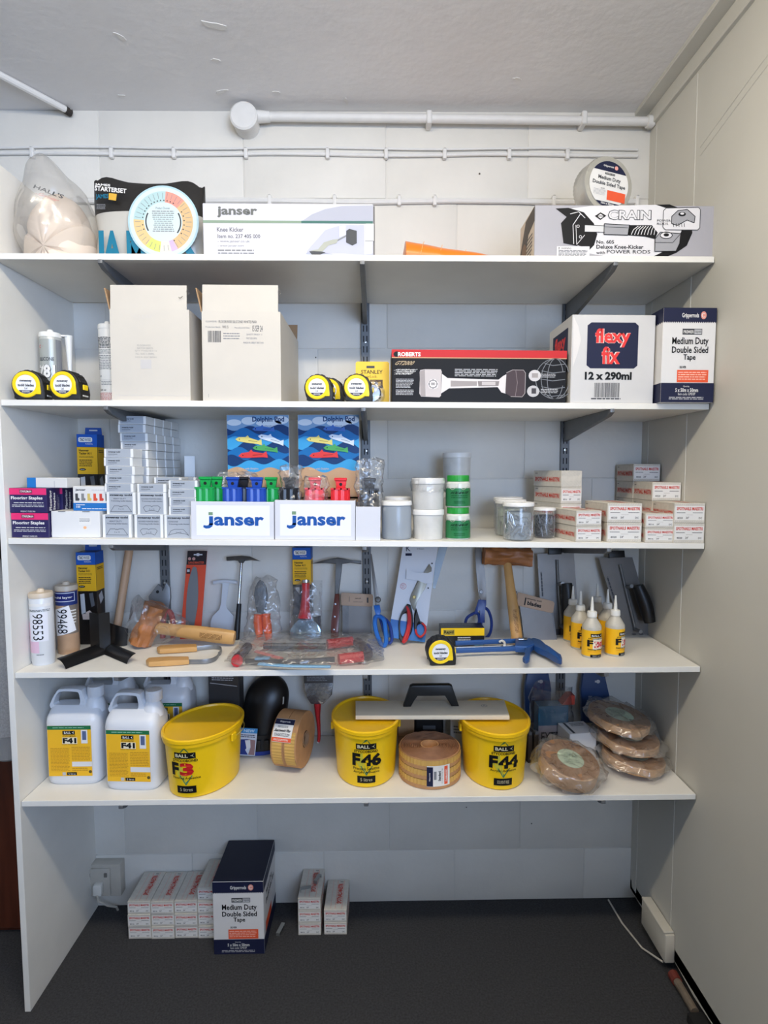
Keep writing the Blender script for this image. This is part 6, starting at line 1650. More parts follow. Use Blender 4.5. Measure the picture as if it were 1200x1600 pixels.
b = MB(); b.prism(P, 0.003, 0.004, M_CLEAR2, 'xz'); b.grid(14, 12, lambda u, v: (P[0][0] + (P[1][0] - P[0][0]) * u, -0.03 * math.sin(math.pi * u) ** 0.4 * math.sin(math.pi * min(1, v * 0.85 + 0.1)) ** 0.4, 0.002 + v * (P[5][1] - 0.004)) if True else None, M_CLEAR2); b.build('blister', r)
P = [(-0.0416,0.0789),(-0.0197,0.0833),(-0.017,0.1377),(-0.0332,0.1606),(0.0247,0.0648),(0.0452,0.0782),(0.0454,0.0421),(0.0224,0.0739)]
b = MB(); b.prism(P[0:4], 0.0005, 0.0025, mat('dark_insert', (52, 48, 52), 0.4), 'xz'); b.build('insert_card', r)
b = MB(); b.prism(P[4:8], 0.0005, 0.0025, mat('dark_insert', (52, 48, 52)), 'xz'); b.build('insert_card', r)

# --- pick hammer
xr = 0.8124
r = thing('pick_hammer', 'pick hammer with long steel head and riveted dark wooden handle', 'hammer', on(4, xr, -0.115), 0, None, 17)
P = [(-0.0733,0.2379),(-0.0413,0.2462),(-0.013,0.2527),(0.0082,0.2564),(0.0295,0.2524),(0.0532,0.2475),(0.0826,0.2454),(0.0826,0.2349),(0.0485,0.2399),(0.0211,0.2392),(0.0126,0.1373),(-0.0005,0.1374),(0.0041,0.2393),(-0.0318,0.2395)]
b = MB(); b.prism(P, -0.0055, 0.0055, M_DSTEEL, 'xz', 0.0018); b.build('head_and_shank', r)
P = [(0.0004,0.1421),(0.0144,0.142),(0.0157,0.1027),(0.0133,0.057),(0.0119,0.0109),(0.0064,0.0074),(-0.0073,0.0075),(-0.0115,0.012),(-0.0098,0.0572),(-0.0038,0.1028)]
b = MB(); b.prism(P, -0.010, 0.010, M_DWOOD, 'xz', 0.004); b.build('wooden_handle', r)
P = [(0.0026,0.1102),(0.0007,0.0717),(-0.0012,0.0327)]
for q in P:
    b = MB(); b.M = Matrix.Translation((q[0], -0.0102, q[1])) @ Matrix.Rotation(R(90), 4, 'X'); b.lathe([(0.0032, 0), (0.003, 0.0008), (0, 0.001)], M_CHROME, 10); b.build('rivet', r)

# --- wide blade in a cardboard sleeve
def sleeved(label, xr, yb, lean, blade, sleeve, txt, edge):
    r = thing('sleeved_blade', label, 'blade', on(4, xr, yb), 0, 'blades in cardboard sleeves', lean)
    b = MB(); b.prism(blade, -0.0006, 0.0006, mat('mirror_blade', (116, 112, 108), 0.42, metal=0.7, var=0.15, vscale=12), 'xz'); b.build('blade', r)
    b = MB(); b.prism(sleeve, -0.003, 0.003, M_KRAFT2, 'xz', 0.001); b.build('card_sleeve', r)
    b = MB(); txt(b); b.build('printed_marks', r)
    b = MB(); b.prism(edge, -0.0012, 0.0012, M_DSTEEL, 'xz'); b.build('blade_back', r)
M_KRAFT2 = mat('pale_kraft', (188, 160, 136), 0.7, var=0.06)
xr = 0.879
P = [(-0.0445,0.0982),(0.0498,0.0951),(0.0469,0.0035),(-0.0432,0.0043)]
S = [(-0.0487,0.1333),(-0.045,0.1374),(0.0504,0.1311),(0.0532,0.1255),(0.0521,0.0965),(0.0483,0.0928),(-0.045,0.0972),(-0.0487,0.101)]
E_ = [(-0.044,0.0972),(-0.0233,0.0971),(-0.0244,0.0041),(-0.0441,0.0043)]
T = [(0.005,0.1188),(0.005,0.108),(0.0352,0.1134),(-0.0233,0.1167)]
def t1(b):
    F = Face(b, (0, -0.003, 0), (1, 0, 0), (0, 0, 1), 1, 1); F.text('sweeney todd', T[0][0], T[0][1], 0.018, 0.005, I_K, 1, 0.02); F.text('TRIMMING BLADE', T[1][0], T[1][1], 0.03, 0.003, I_G1, 1); F.rect(T[2][0] - 0.002, T[2][1] - 0.008, T[2][0] + 0.003, T[2][1] + 0.008, I_G1, 1); F.rect(T[3][0], T[3][1] - 0.008, T[3][0] + 0.0015, T[3][1] + 0.008, I_G1, 1)
sleeved('wide steel blade in a cardboard sleeve beside the pick hammer', xr, -0.075, 9, P, S, t1, E_)
xr = 1.4446
P = [(-0.0574,0.1068),(0.0424,0.0842),(0.0465,0.0264),(0.0514,-0.0174),(0.0006,-0.0047),(-0.0506,0.0047),(-0.0531,0.0611)]
S = [(-0.0624,0.1413),(-0.0576,0.1448),(0.0469,0.1163),(0.0512,0.1105),(0.0446,0.0819),(0.0387,0.0808),(-0.0611,0.1034),(-0.0654,0.1091)]
E_ = [(0.04,0.0831),(0.0446,0.0819),(0.0526,-0.0174),(0.0481,-0.0162)]
T = [(-0.0117,0.1208),(-0.0125,0.1076),(-0.0399,0.117)]
def t2(b):
    F = Face(b, (0, -0.003, 0), Vector((0.97, 0, -0.235)), Vector((0.235, 0, 0.97)), 1, 1)
    def q(p): return (p[0] * 0.97 - p[1] * 0.235, p[0] * 0.235 + p[1] * 0.97)
    a = q(T[0]); c = q(T[1]); e = q(T[2])
    F.text('sweeney todd', a[0], a[1], 0.046, 0.007, I_K, 1, 0.02); F.text('blades', c[0], c[1], 0.044, 0.013, I_K, 1, 0.04); F.rect(e[0] - 0.0025, e[1] - 0.012, e[0] + 0.0015, e[1] + 0.012, I_K, 1)
sleeved('wide steel blade in a printed cardboard sleeve beside the upright mallet', xr, -0.125, 16, P, S, t2, E_)

# --- blue handled shears
M_SHEAR = mat('shear_steel', (128, 124, 120), 0.45, metal=0.55)
xr = 0.9579
r = thing('shears', 'long shears with bright blue handles, blades up, beside the carded scissors', 'shears', on(4, xr, -0.195), 0, 'tailors shears', 24)
P = [(-0.0324,0.2883),(-0.0291,0.2842),(-0.0193,0.2178),(-0.0086,0.1504),(-0.0066,0.1272),(-0.0197,0.1262),(-0.0239,0.1672),(-0.0303,0.235)]
b = MB(); b.prism(P, -0.004, 0.002, M_SHEAR, 'xz', 0.0008); b.build('blade', r)
P = [(-0.0108,0.1421)]
b = MB(); b.M = Matrix.Translation((P[0][0], -0.004, P[0][1])) @ Matrix.Rotation(R(90), 4, 'X'); b.lathe([(0.009, -0.004), (0.009, 0.004), (0.007, 0.006), (0, 0.0065)], M_DSTEEL, 12); b.build('pivot', r)
P = [(-0.0241,0.1252),(-0.0055,0.1261),(-0.0023,0.1091),(-0.0068,0.0902),(-0.0155,0.0902),(-0.0209,0.1093)]
b = MB(); b.prism(P, -0.006, 0.006, M_BLUEH, 'xz', 0.002); b.build('shank', r)
P = [(-0.0112,0.0945),(0.0061,0.082),(0.0111,0.0471),(0.0118,0.0154),(0.0027,0.0071),(-0.0095,0.0261),(-0.0189,0.058),(-0.0199,0.0849)]
b = MB(); loop(b, P, 0.0075, M_BLUEH, 0, 0.9); b.build('finger_loop', r)
P = [(-0.0046,0.0956),(0.0222,0.0738),(0.0296,0.0258),(0.0162,0.0196),(0.0006,0.0739)]
b = MB(); loop(b, P, 0.0055, M_NAVYH, 0.014, 0.9); b.build('finger_loop', r)

# --- carded scissors
xr = 1.0317
r = thing('carded_scissors', 'red and black handled scissors on a tall white and blue card', 'scissors', on(4, xr, -0.16), 0, None, 21)
P = [(-0.0026,0.3179),(0.1098,0.3171),(0.0853,0.1947),(0.0558,0.0057),(-0.0555,0.0218),(-0.0452,0.0779),(-0.0261,0.1796)]
b = MB(); b.prism(P, 0.001, 0.0025, mat('white_gloss_card', (220, 222, 228), 0.35), 'xz'); b.build('card', r)
P = [(-0.0456,0.0756),(-0.02,0.0708),(0.0071,0.0667),(0.0245,0.0639),(0.0627,0.0531),(0.0558,0.0052),(-0.0565,0.0212)]
b = MB(); b.prism(P, -0.0002, 0.0012, mat('blue_print_card', (34, 108, 186), 0.35), 'xz'); b.build('blue_base', r)
P = [(0.1116,0.3109),(0.1399,0.3107),(0.0923,0.1667),(0.0845,0.1688),(0.0951,0.2472)]
b = MB(); b.prism(P, 0.0005, 0.0012, film('blue_clear_flap', (190, 214, 236), body=0.45, gloss=0.3, crinkle=0.2), 'xz'); b.build('clear_flap', r)
P = [(0.076,0.2442),(0.0836,0.231),(0.081,0.2128),(0.0607,0.167),(0.0442,0.1434),(0.036,0.1317),(0.0273,0.0967),(0.0198,0.1084),(0.0124,0.1319),(0.0167,0.1475),(0.0375,0.1891),(0.0561,0.213)]
b = MB(); b.prism(P, -0.005, 0.0005, mat('scissor_steel', (158, 154, 142), 0.35, metal=0.7), 'xz', 0.001); b.build('blade', r)
P = [(0.0046,0.2275),(0.0303,0.2172),(0.0701,0.2145),(0.0862,0.2209),(0.0849,0.1827),(0.0611,0.1819),(0.0376,0.1921),(0.002,0.1963)]
b = MB(); b.prism(P, -0.0062, -0.0052, mat('white_gloss_card', (220, 222, 228)), 'xz'); b.build('card_strap', r)
P = [(0.0103,0.125),(0.0168,0.1084),(0.0203,0.089),(0.0206,0.062),(0.0161,0.0354),(0.0041,0.0165),(-0.0116,0.0026),(-0.022,0.013),(-0.0217,0.0281),(-0.0233,0.0509),(-0.0209,0.0739),(-0.0118,0.097),(0.0003,0.1144)]
IN = [(-0.0021,0.0911),(0.0056,0.0891),(0.0073,0.0737),(0.0028,0.0469),(-0.0054,0.0223),(-0.015,0.0261),(-0.0184,0.0509),(-0.0157,0.0738),(-0.01,0.0873)]
def ringplate(b, O, I, d0, d1, mt):
    O = [(q[0], q[1]) for q in smooth([(a, c, 0) for a, c in O], 3, True)[:-1]]; I = [(q[0], q[1]) for q in smooth([(a, c, 0) for a, c in I], 3, True)[:-1]]
    n = 36
    def res(P):
        cx = sum(p[0] for p in I) / len(I); cy = sum(p[1] for p in I) / len(I); out = []
        A = [(math.atan2(p[1] - cy, p[0] - cx), p) for p in P]
        for k in range(n):
            a = -math.pi + 2 * math.pi * k / n; best = None
            for i in range(len(A)):
                p, q = P[i], P[(i + 1) % len(P)]
                d = (math.cos(a), math.sin(a)); ex, ey = q[0] - p[0], q[1] - p[1]; den = d[0] * ey - d[1] * ex
                if abs(den) < 1e-12: continue
                t = ((p[0] - cx) * ey - (p[1] - cy) * ex) / den; s = ((p[0] - cx) * d[1] - (p[1] - cy) * d[0]) / den
                if t > 0 and -1e-6 <= s <= 1 + 1e-6 and (best is None or t > best): best = t
            best = best or 0.001
            out.append((cx + best * math.cos(a), cy + best * math.sin(a)))
        return out
    A = res(O); B_ = res(I); vs = []; fs = []
    for k in range(n):
        m = ((A[k][0] + B_[k][0]) / 2, (A[k][1] + B_[k][1]) / 2)
        vs += [(A[k][0], (d0 + d1) / 2, A[k][1]), (A[k][0] * 0.8 + B_[k][0] * 0.2, d0, A[k][1] * 0.8 + B_[k][1] * 0.2), (A[k][0] * 0.2 + B_[k][0] * 0.8, d0, A[k][1] * 0.2 + B_[k][1] * 0.8), (B_[k][0], (d0 + d1) / 2, B_[k][1]), (m[0], d1, m[1])]
    for k in range(n):
        j = (k + 1) % n
        for i in range(5): fs.append((k * 5 + i, k * 5 + (i + 1) % 5, j * 5 + (i + 1) % 5, j * 5 + i))
    b.add(vs, fs, mt)
b = MB(); ringplate(b, P, IN, -0.012, 0.0, mat('black_soft_grip', (26, 22, 24), 0.5)); b.build('large_handle', r)
P2 = [(0.0022,0.1124),(0.0078,0.0968),(0.0102,0.0736),(0.0066,0.045),(-0.0017,0.0185),(-0.0116,0.0035)]
b = MB(); b.tube(smooth(xz(P2, -0.010)), [0.003, 0.004, 0.0045, 0.005, 0.0055, 0.006, 0.0062, 0.0065, 0.0065, 0.0068, 0.007, 0.007, 0.007, 0.007, 0.0075, 0.0078, 0.008, 0.008, 0.0075, 0.006, 0.004], M_REDH, 8); b.build('red_inlay', r)
P = [(0.0345,0.1112),(0.0385,0.0927),(0.0383,0.0715),(0.0498,0.0647),(0.0592,0.0531),(0.0596,0.0369),(0.0485,0.0199),(0.0388,0.0178),(0.0294,0.0277),(0.0241,0.0448),(0.0237,0.0697),(0.0262,0.0928)]
IN = [(0.0419,0.059),(0.0514,0.0541),(0.055,0.0426),(0.0487,0.0275),(0.04,0.0257),(0.0316,0.0371),(0.033,0.0524)]
b = MB(); ringplate(b, P, IN, -0.011, 0.0, mat('black_soft_grip', (26, 22, 24))); b.build('small_handle', r)
P2 = [(0.0478,0.0618),(0.0571,0.0503),(0.0557,0.0331),(0.0428,0.0209),(0.0314,0.0277),(0.0279,0.0429)]
b = MB(); b.tube(smooth(xz(P2, -0.0105)), 0.0032, M_REDH, 8); b.build('red_inlay', r)
P = [(0.0264,0.1406),(-0.0064,0.1754),(0.0504,0.2936),(0.0126,0.2753),(0.0059,0.2908),(0.0851,0.2462),(0.0778,0.2078),(0.0748,0.1878),(0.0706,0.1689)]
b = MB(); b.M = Matrix.Translation((P[0][0], -0.005, P[0][1])) @ Matrix.Rotation(R(90), 4, 'X'); b.lathe([(0.0055, 0), (0.0055, 0.001), (0.004, 0.002), (0, 0.002)], mat('brass_screw', (186, 166, 110), 0.3, 0.8), 14); b.build('pivot_screw', r)
b = MB(); F = Face(b, (0, 0.0008, 0), (1, 0, 0), (0, 0, 1), 1, 1)
F.ring(P[1][0], P[1][1], 0.0085, 0.0095, ink((196, 90, 90)), 2, 24); F.text('BEST', P[1][0], P[1][1] + 0.003, 0.011, 0.004, ink((196, 90, 90)), 2); F.text('BUY', P[1][0], P[1][1] - 0.003, 0.009, 0.004, ink((196, 90, 90)), 2); F.text('10" Scissors', P[2][0], P[2][1], 0.022, 0.005, I_G1, 2); F.rect(P[3][0] - 0.010, P[3][1] - 0.004, P[3][0] + 0.010, P[3][1] + 0.004, I_N, 2); F.text('K', P[4][0] + 0.006, P[4][1] + 0.004, 0.014, 0.018, I_N, 2)
for q in P[5:9]: F.disc(q[0], q[1], 0.003, I_G1, 2, 5)
b.build('printed_marks', r)

# --- dark blue handled shears
xr = 1.2768
r = thing('shears', 'long shears with dark blue handles, blade up, behind the small yellow box', 'shears', on(4, xr, -0.088), 0, 'tailors shears', 12.5)
P = [(-0.0132,0.3004),(-0.0062,0.3003),(0.0031,0.2653),(0.0099,0.2075),(0.0128,0.1389),(0.0119,0.1134),(-0.0064,0.1135),(-0.0125,0.1391),(-0.0173,0.2077),(-0.019,0.2655)]
b = MB(); b.prism(P, -0.004, 0.002, M_SHEAR, 'xz', 0.0008); b.build('blade', r)
P = [(-0.0033,0.139)]
b = MB(); b.M = Matrix.Translation((P[0][0], -0.004, P[0][1])) @ Matrix.Rotation(R(90), 4, 'X'); b.lathe([(0.0065, 0), (0.0055, 0.0018), (0, 0.002)], M_DSTEEL, 12); b.build('pivot', r)
P = [(-0.0121,0.1152),(0.0119,0.1134),(0.0115,0.0992),(0.0053,0.0852),(0.005,0.043),(-0.011,0.0431),(-0.0074,0.0824),(-0.0143,0.0825),(-0.0217,0.0657),(-0.0259,0.0769)]
b = MB(); b.prism(P, -0.005, 0.005, M_NAVYH, 'xz', 0.0015); b.build('shank', r)
P = [(-0.0203,0.0741),(-0.0348,0.0691),(-0.0505,0.0575),(-0.0557,0.0379),(-0.0491,0.0295),(-0.0273,0.0321),(-0.0133,0.0432),(-0.0126,0.0656)]
b = MB(); loop(b, P, 0.0052, M_NAVYH, 0, 0.9); b.build('finger_loop', r)
P = [(0.0018,0.0852),(0.0155,0.0834),(0.025,0.0597),(0.0263,0.0317),(0.0186,0.0066),(0.0034,-0.0049),(-0.0066,0.004),(-0.0064,0.0431)]
b = MB(); loop(b, P, 0.0052, M_NAVYH, 0, 0.9); b.build('finger_loop', r)

# --- small staple box, tape measure, caulking gun
(xr, yr) = 1.2046,-0.1339
x0, x1, h = 1.1318,1.2603,0.0571
w = x1 - x0
r = thing('staple_box', 'small yellow and black staple box lying behind the blue gun', 'box', on(4, (x0 + x1) / 2, -0.19), 0)
carton(r, w, 0.055, h, M_TKBLK, 0.001)
b = MB(); L = Lay(front(b, w, h), 452, 495, 695, 572); L.rect(452.5, 496, 694.5, 527, I_Y, 1); L.rect(464, 502, 528, 524, ink((170, 150, 60)), 2); L.text('Rapid', 470, 505, 522, 521, I_K, 3, 0.03); L.lines(545, 530, 620, 566, 4, I_G3, 2, fill=0.5); L.rect(640, 552, 690, 570, ink((90, 160, 210)), 2); L = Lay(topf(b, w, 0.055, h), 0, 0, 100, 100); L.lines(5, 20, 80, 60, 2, I_G2, 2); b.build('printed_faces', r)
x0, x1, h = 1.0745,1.1532,0.0848
o = tape_measure('yellow and black tape measure at the front of the tool shelf', on(4, (x0 + x1) / 2 + 0.001, -0.354), 4, 0.90)
(xr, yr) = 1.3477,-0.2196
r = thing('caulking_gun', 'blue caulking gun lying on its side in front of the yellow box', 'caulking gun', on(4, xr, yr))
P = [(-0.1779,-0.0069),(0.0024,0.0108),(-0.1866,-0.0693),(0.0109,-0.0527),(-0.1791,-0.0373),(0.0266,-0.016),(-0.0007,0.0109),(-0.0178,-0.0597),(0.0136,-0.0655),(0.041,-0.0418),(0.0472,0.0147),(0.0112,0.0212)]
b = MB(); b.tube(xy(P[0:2], 0.022), 0.0075, M_TOOLBLUE, 8, 0.5); b.build('cradle_rail', r)
b = MB(); b.tube(xy(P[2:4], 0.020), 0.0075, M_TOOLBLUE, 8, 0.5); b.build('cradle_rail', r)
b = MB(); b.tube(xy(P[4:6], 0.018), 0.0045, M_CHROME, 8); b.build('push_rod', r)
b = MB(); b.prism(P[6:12], 0.010, 0.030, M_TOOLBLUE, 'xy', 0.004); b.build('gun_body', r)
P = [(0.0257,-0.0197),(0.0526,0.0001),(0.0428,-0.0353),(0.0219,-0.0738),(0.0066,-0.1196),(-0.0027,-0.1545),(-0.0164,-0.1695),(-0.0209,-0.154),(-0.0151,-0.1368),(-0.0034,-0.1194),(0.0071,-0.0734)]
b = MB(); b.prism([(q[0], q[1]) for q in smooth([(a, c, 0) for a, c in P], 2, True)[:-1]], 0.014, 0.026, M_TOOLBLUE, 'xy', 0.003); b.build('trigger', r)
P = [(0.049,0.0214),(0.0663,0.0155),(0.0713,-0.021),(0.0733,-0.0657),(0.0853,-0.1128),(0.084,-0.1527),(0.0749,-0.172),(0.0686,-0.1565),(0.0563,-0.1029),(0.0423,-0.0696),(0.0371,-0.0451)]
b = MB(); b.prism([(q[0], q[1]) for q in smooth([(a, c, 0) for a, c in P], 2, True)[:-1]], 0.011, 0.028, M_TOOLBLUE, 'xy', 0.004); b.build('grip', r)
P = [(-0.0499,-0.0069),(-0.0406,0.0001),(-0.039,-0.0207),(-0.0452,-0.0457)]
b = MB(); b.tube(smooth(xy(P, 0.026)), 0.0035, M_WPL, 8); b.build('white_tie', r)
P = [(-0.1737,-0.0424),(-0.0816,-0.0354),(-0.0365,-0.0103),(-0.0506,-0.0324),(-0.074,-0.0575),(-0.1335,-0.0549)]
b = MB(); b.prism(P, 0.0006, 0.0014, M_CARD, 'xy'); b.build('paper_tag', r)
P = [(0.0023,-0.0147),(0.0099,-0.0149),(0.0176,-0.0152),(0.0263,-0.0113)]
b = MB()
b.tube(smooth(xy(P, 0.034)), 0.004, M_CHROME, 8); b.build('spring', r)

# --- hide mallet standing head up
xr = 1.3604
P = [(-0.0805,0.2804),(0.0676,0.2746),(-0.0079,0.2621),(0.0007,0.0222)]
mallet('rawhide mallet standing on its handle with head up under the shelf', on(4, xr, -0.185), 26, (P[0][0], 0, P[0][1]), (P[1][0], 0, P[1][1]), (P[2][0], 0, P[2][1]), (P[3][0], 0, 0.001), 0.0275, 0.0155, 4.2, 0.34)

# --- two notched trowels
def trowel(label, xr, yb, lean, plate, spine, grip, clip, notch, post):
    r = thing('steel_trowel', label, 'trowel', on(4, xr, yb), 0, 'steel floor trowels', lean)
    b = MB(); b.prism(plate, 0.0, 0.0012, mat('trowel_steel', (126, 122, 118), 0.4, metal=0.65, var=0.2, vscale=9), 'xz'); b.build('plate', r)
    b = MB(); b.tube(xz(spine, -0.005), 0.0065, M_GSTEEL, 8, 0.7); b.build('spine', r)
    b = MB(); n = len(smooth(xz(grip)))
    b.tube(smooth([(a - 0.010, -0.045, c + 0.012) for a, c in grip]), [0.016 + 0.005 * math.sin(math.pi * i / (n - 1)) for i in range(n)], M_BLKPL, 14, 1.0); b.build('grip', r)
    for p in post:
        b = MB(); b.tube([(p[0], -0.004, p[1]), (p[0], -0.045, p[1] + (0.004 if p is post[0] else -0.004))], 0.006, M_GSTEEL, 8); b.build('post', r)
    b = MB(); b.prism(clip, -0.012, 0.002, M_BLKPL, 'xz', 0.002); b.build('hanging_clip', r)
    for q in notch:
        b = MB(); b.prism(q, -0.0006, 0.0003, mat('dark_insert', (52, 48, 52)), 'xz'); b.build('notch_card', r)
    b = MB(); p0 = Vector((plate[0][0], -0.0004, plate[0][1])); d = (Vector((plate[3][0], -0.0004, plate[3][1])) - p0)
    F = Face(b, p0 + Vector((0.012, 0, 0)) + d * 0.50, -d.normalized(), Vector((0, -1, 0)).cross(-d.normalized()) * 1, 0.08, 0.006)
    F.lines(0, 0, 1, 1, 1, I_G1, 1, fill=0.8); b.build('etched_mark', r)
xr = 1.519
trowel('steel trowel with black grip leaning behind the printed blade sleeve', xr, -0.074, 8.5, [(-0.0625,0.2554),(0.055,0.2606),(0.0665,-0.0056),(-0.0533,-0.0133)], [(-0.0008,0.236),(0.0007,0.1296),(0.0058,0.0241)], [(0.024,0.1518),(0.0272,0.1),(0.0241,0.0403)], [(-0.0284,0.2748),(0.0135,0.2746),(0.0129,0.2537),(-0.0279,0.2528)],
       [[(-0.0098,0.0184),(0.0056,0.0183),(0.0047,-0.0108),(-0.0107,-0.0107)], [(0.0188,0.0211),(0.033,0.0209),(0.0344,-0.0099),(0.019,-0.0098)]], [(0.0022,0.159),(0.0048,0.0299)])
xr = 1.7764
trowel('steel trowel with black grip tilted against the right end of the wall', xr, -0.08, 9.5, [(-0.1246,0.2433),(-0.0154,0.2437),(0.0488,-0.0208),(-0.0503,-0.0258)], [(-0.0585,0.2209),(-0.0394,0.1175),(-0.0183,0.0122)], [(-0.0119,0.1437),(0.0068,0.0878),(0.0194,0.0305)], [(-0.0937,0.2645),(-0.0444,0.2654),(-0.043,0.2439),(-0.0935,0.2419)],
       [[(-0.0282,0.0036),(-0.0163,0.0035),(-0.0141,-0.0238),(-0.0271,-0.0236)], [(-0.0056,0.0051),(0.0063,0.005),(0.0096,-0.0228),(-0.0034,-0.0227)]], [(-0.042,0.1498),(-0.0204,0.018)])

# --- seam adhesive bottles
M_BOT = mat('frosted_bottle', (206, 200, 186), 0.35, trans=0.15); M_BCAP = mat('frosted_cap', (226, 224, 216), 0.35); M_BYEL = mat('bottle_yellow_label', (244, 186, 24), 0.4)
_bo = None
def glue(label, x, y, rz):
    global _bo
    if _bo is not None: return clone(_bo, on(4, x, y), label, None, rz)
    r = thing('glue_bottle', label, 'bottle', on(4, x, y), rz, 'yellow labelled adhesive bottles')
    rad = 0.0262
    b = MB(); b.lathe([(rad * 0.94, 0), (rad, 0.003), (rad, 0.084), (rad * 0.96, 0.088), (rad * 0.52, 0.107), (rad * 0.44, 0.110), (rad * 0.44, 0.116)], M_BOT, 28); b.build('bottle_body', r)
    b = MB(); b.lathe([(rad * 0.50, 0.1115), (rad * 0.52, 0.112), (rad * 0.50, 0.125), (rad * 0.46, 0.127), (rad * 0.22, 0.128), (rad * 0.20, 0.130), (rad * 0.10, 0.162), (rad * 0.09, 0.167), (rad * 0.05, 0.168)], M_BCAP, 20); b.build('nozzle_cap', r)
    b = MB(); b.lathe([(rad + 0.0002, 0.006), (rad + 0.0002, 0.078)], M_BYEL, 32, cap=False)
    F = Face(b, (0, 0, 0), (1, 0, 0), (0, 0, 1), rad * 2.7, 0.084, wrap=lambda z: rad + 0.0003)
    L = Lay(F, 238, 770, 718, 1370)
    L.rect(430, 960, 690, 1190, ink((232, 226, 206)), 1); L.rect(392, 875, 634, 945, I_K, 1); L.text('BALL', 410, 893, 560, 928, I_W, 2, 0.02); L.poly([(580, 912), (615, 890), (603, 912), (615, 934)], I_W, 2)
    L.text('STYCCOBOND', 350, 958, 650, 990, I_K, 2, 0.02); L.text('F', 330, 1000, 438, 1130, I_K, 2, 0.05); L.text('30', 456, 1015, 672, 1160, ink((196, 30, 52)), 2, 0.05); L.text('Seaming Adhesive', 340, 1168, 660, 1210, I_K, 2, 0.02); L.rect(340, 1228, 760, 1236, ink((226, 140, 20)), 1); L.rect(390, 1290, 620, 1345, I_K, 1); L.text('500 ml', 430, 1305, 570, 1332, I_G3, 2)
    b.build('label', r)
    _bo = r
    return r
for (x, y), rz, lab in (((1.5428,-0.3082), 2, 'adhesive bottle with full label, foremost of the group'), ((1.6139,-0.2941), 30, 'adhesive bottle on the right of the group, nearest the wall'), ((1.5378,-0.2317), 12, 'adhesive bottle just behind and left of the foremost one'), ((1.5401,-0.1477), 10, 'leftmost adhesive bottle, partly hidden at the back of the group'), ((1.6282,-0.1249), 60, 'rearmost adhesive bottle behind the foremost one'), ((1.6265,-0.2094), 70, 'adhesive bottle just behind the rightmost one')):
    glue(lab, x, y + 0.026 - (0.012 if lab.startswith('left') else 0), rz)

# ================================================================ LOWEST SHELF
T5 = slope(5)
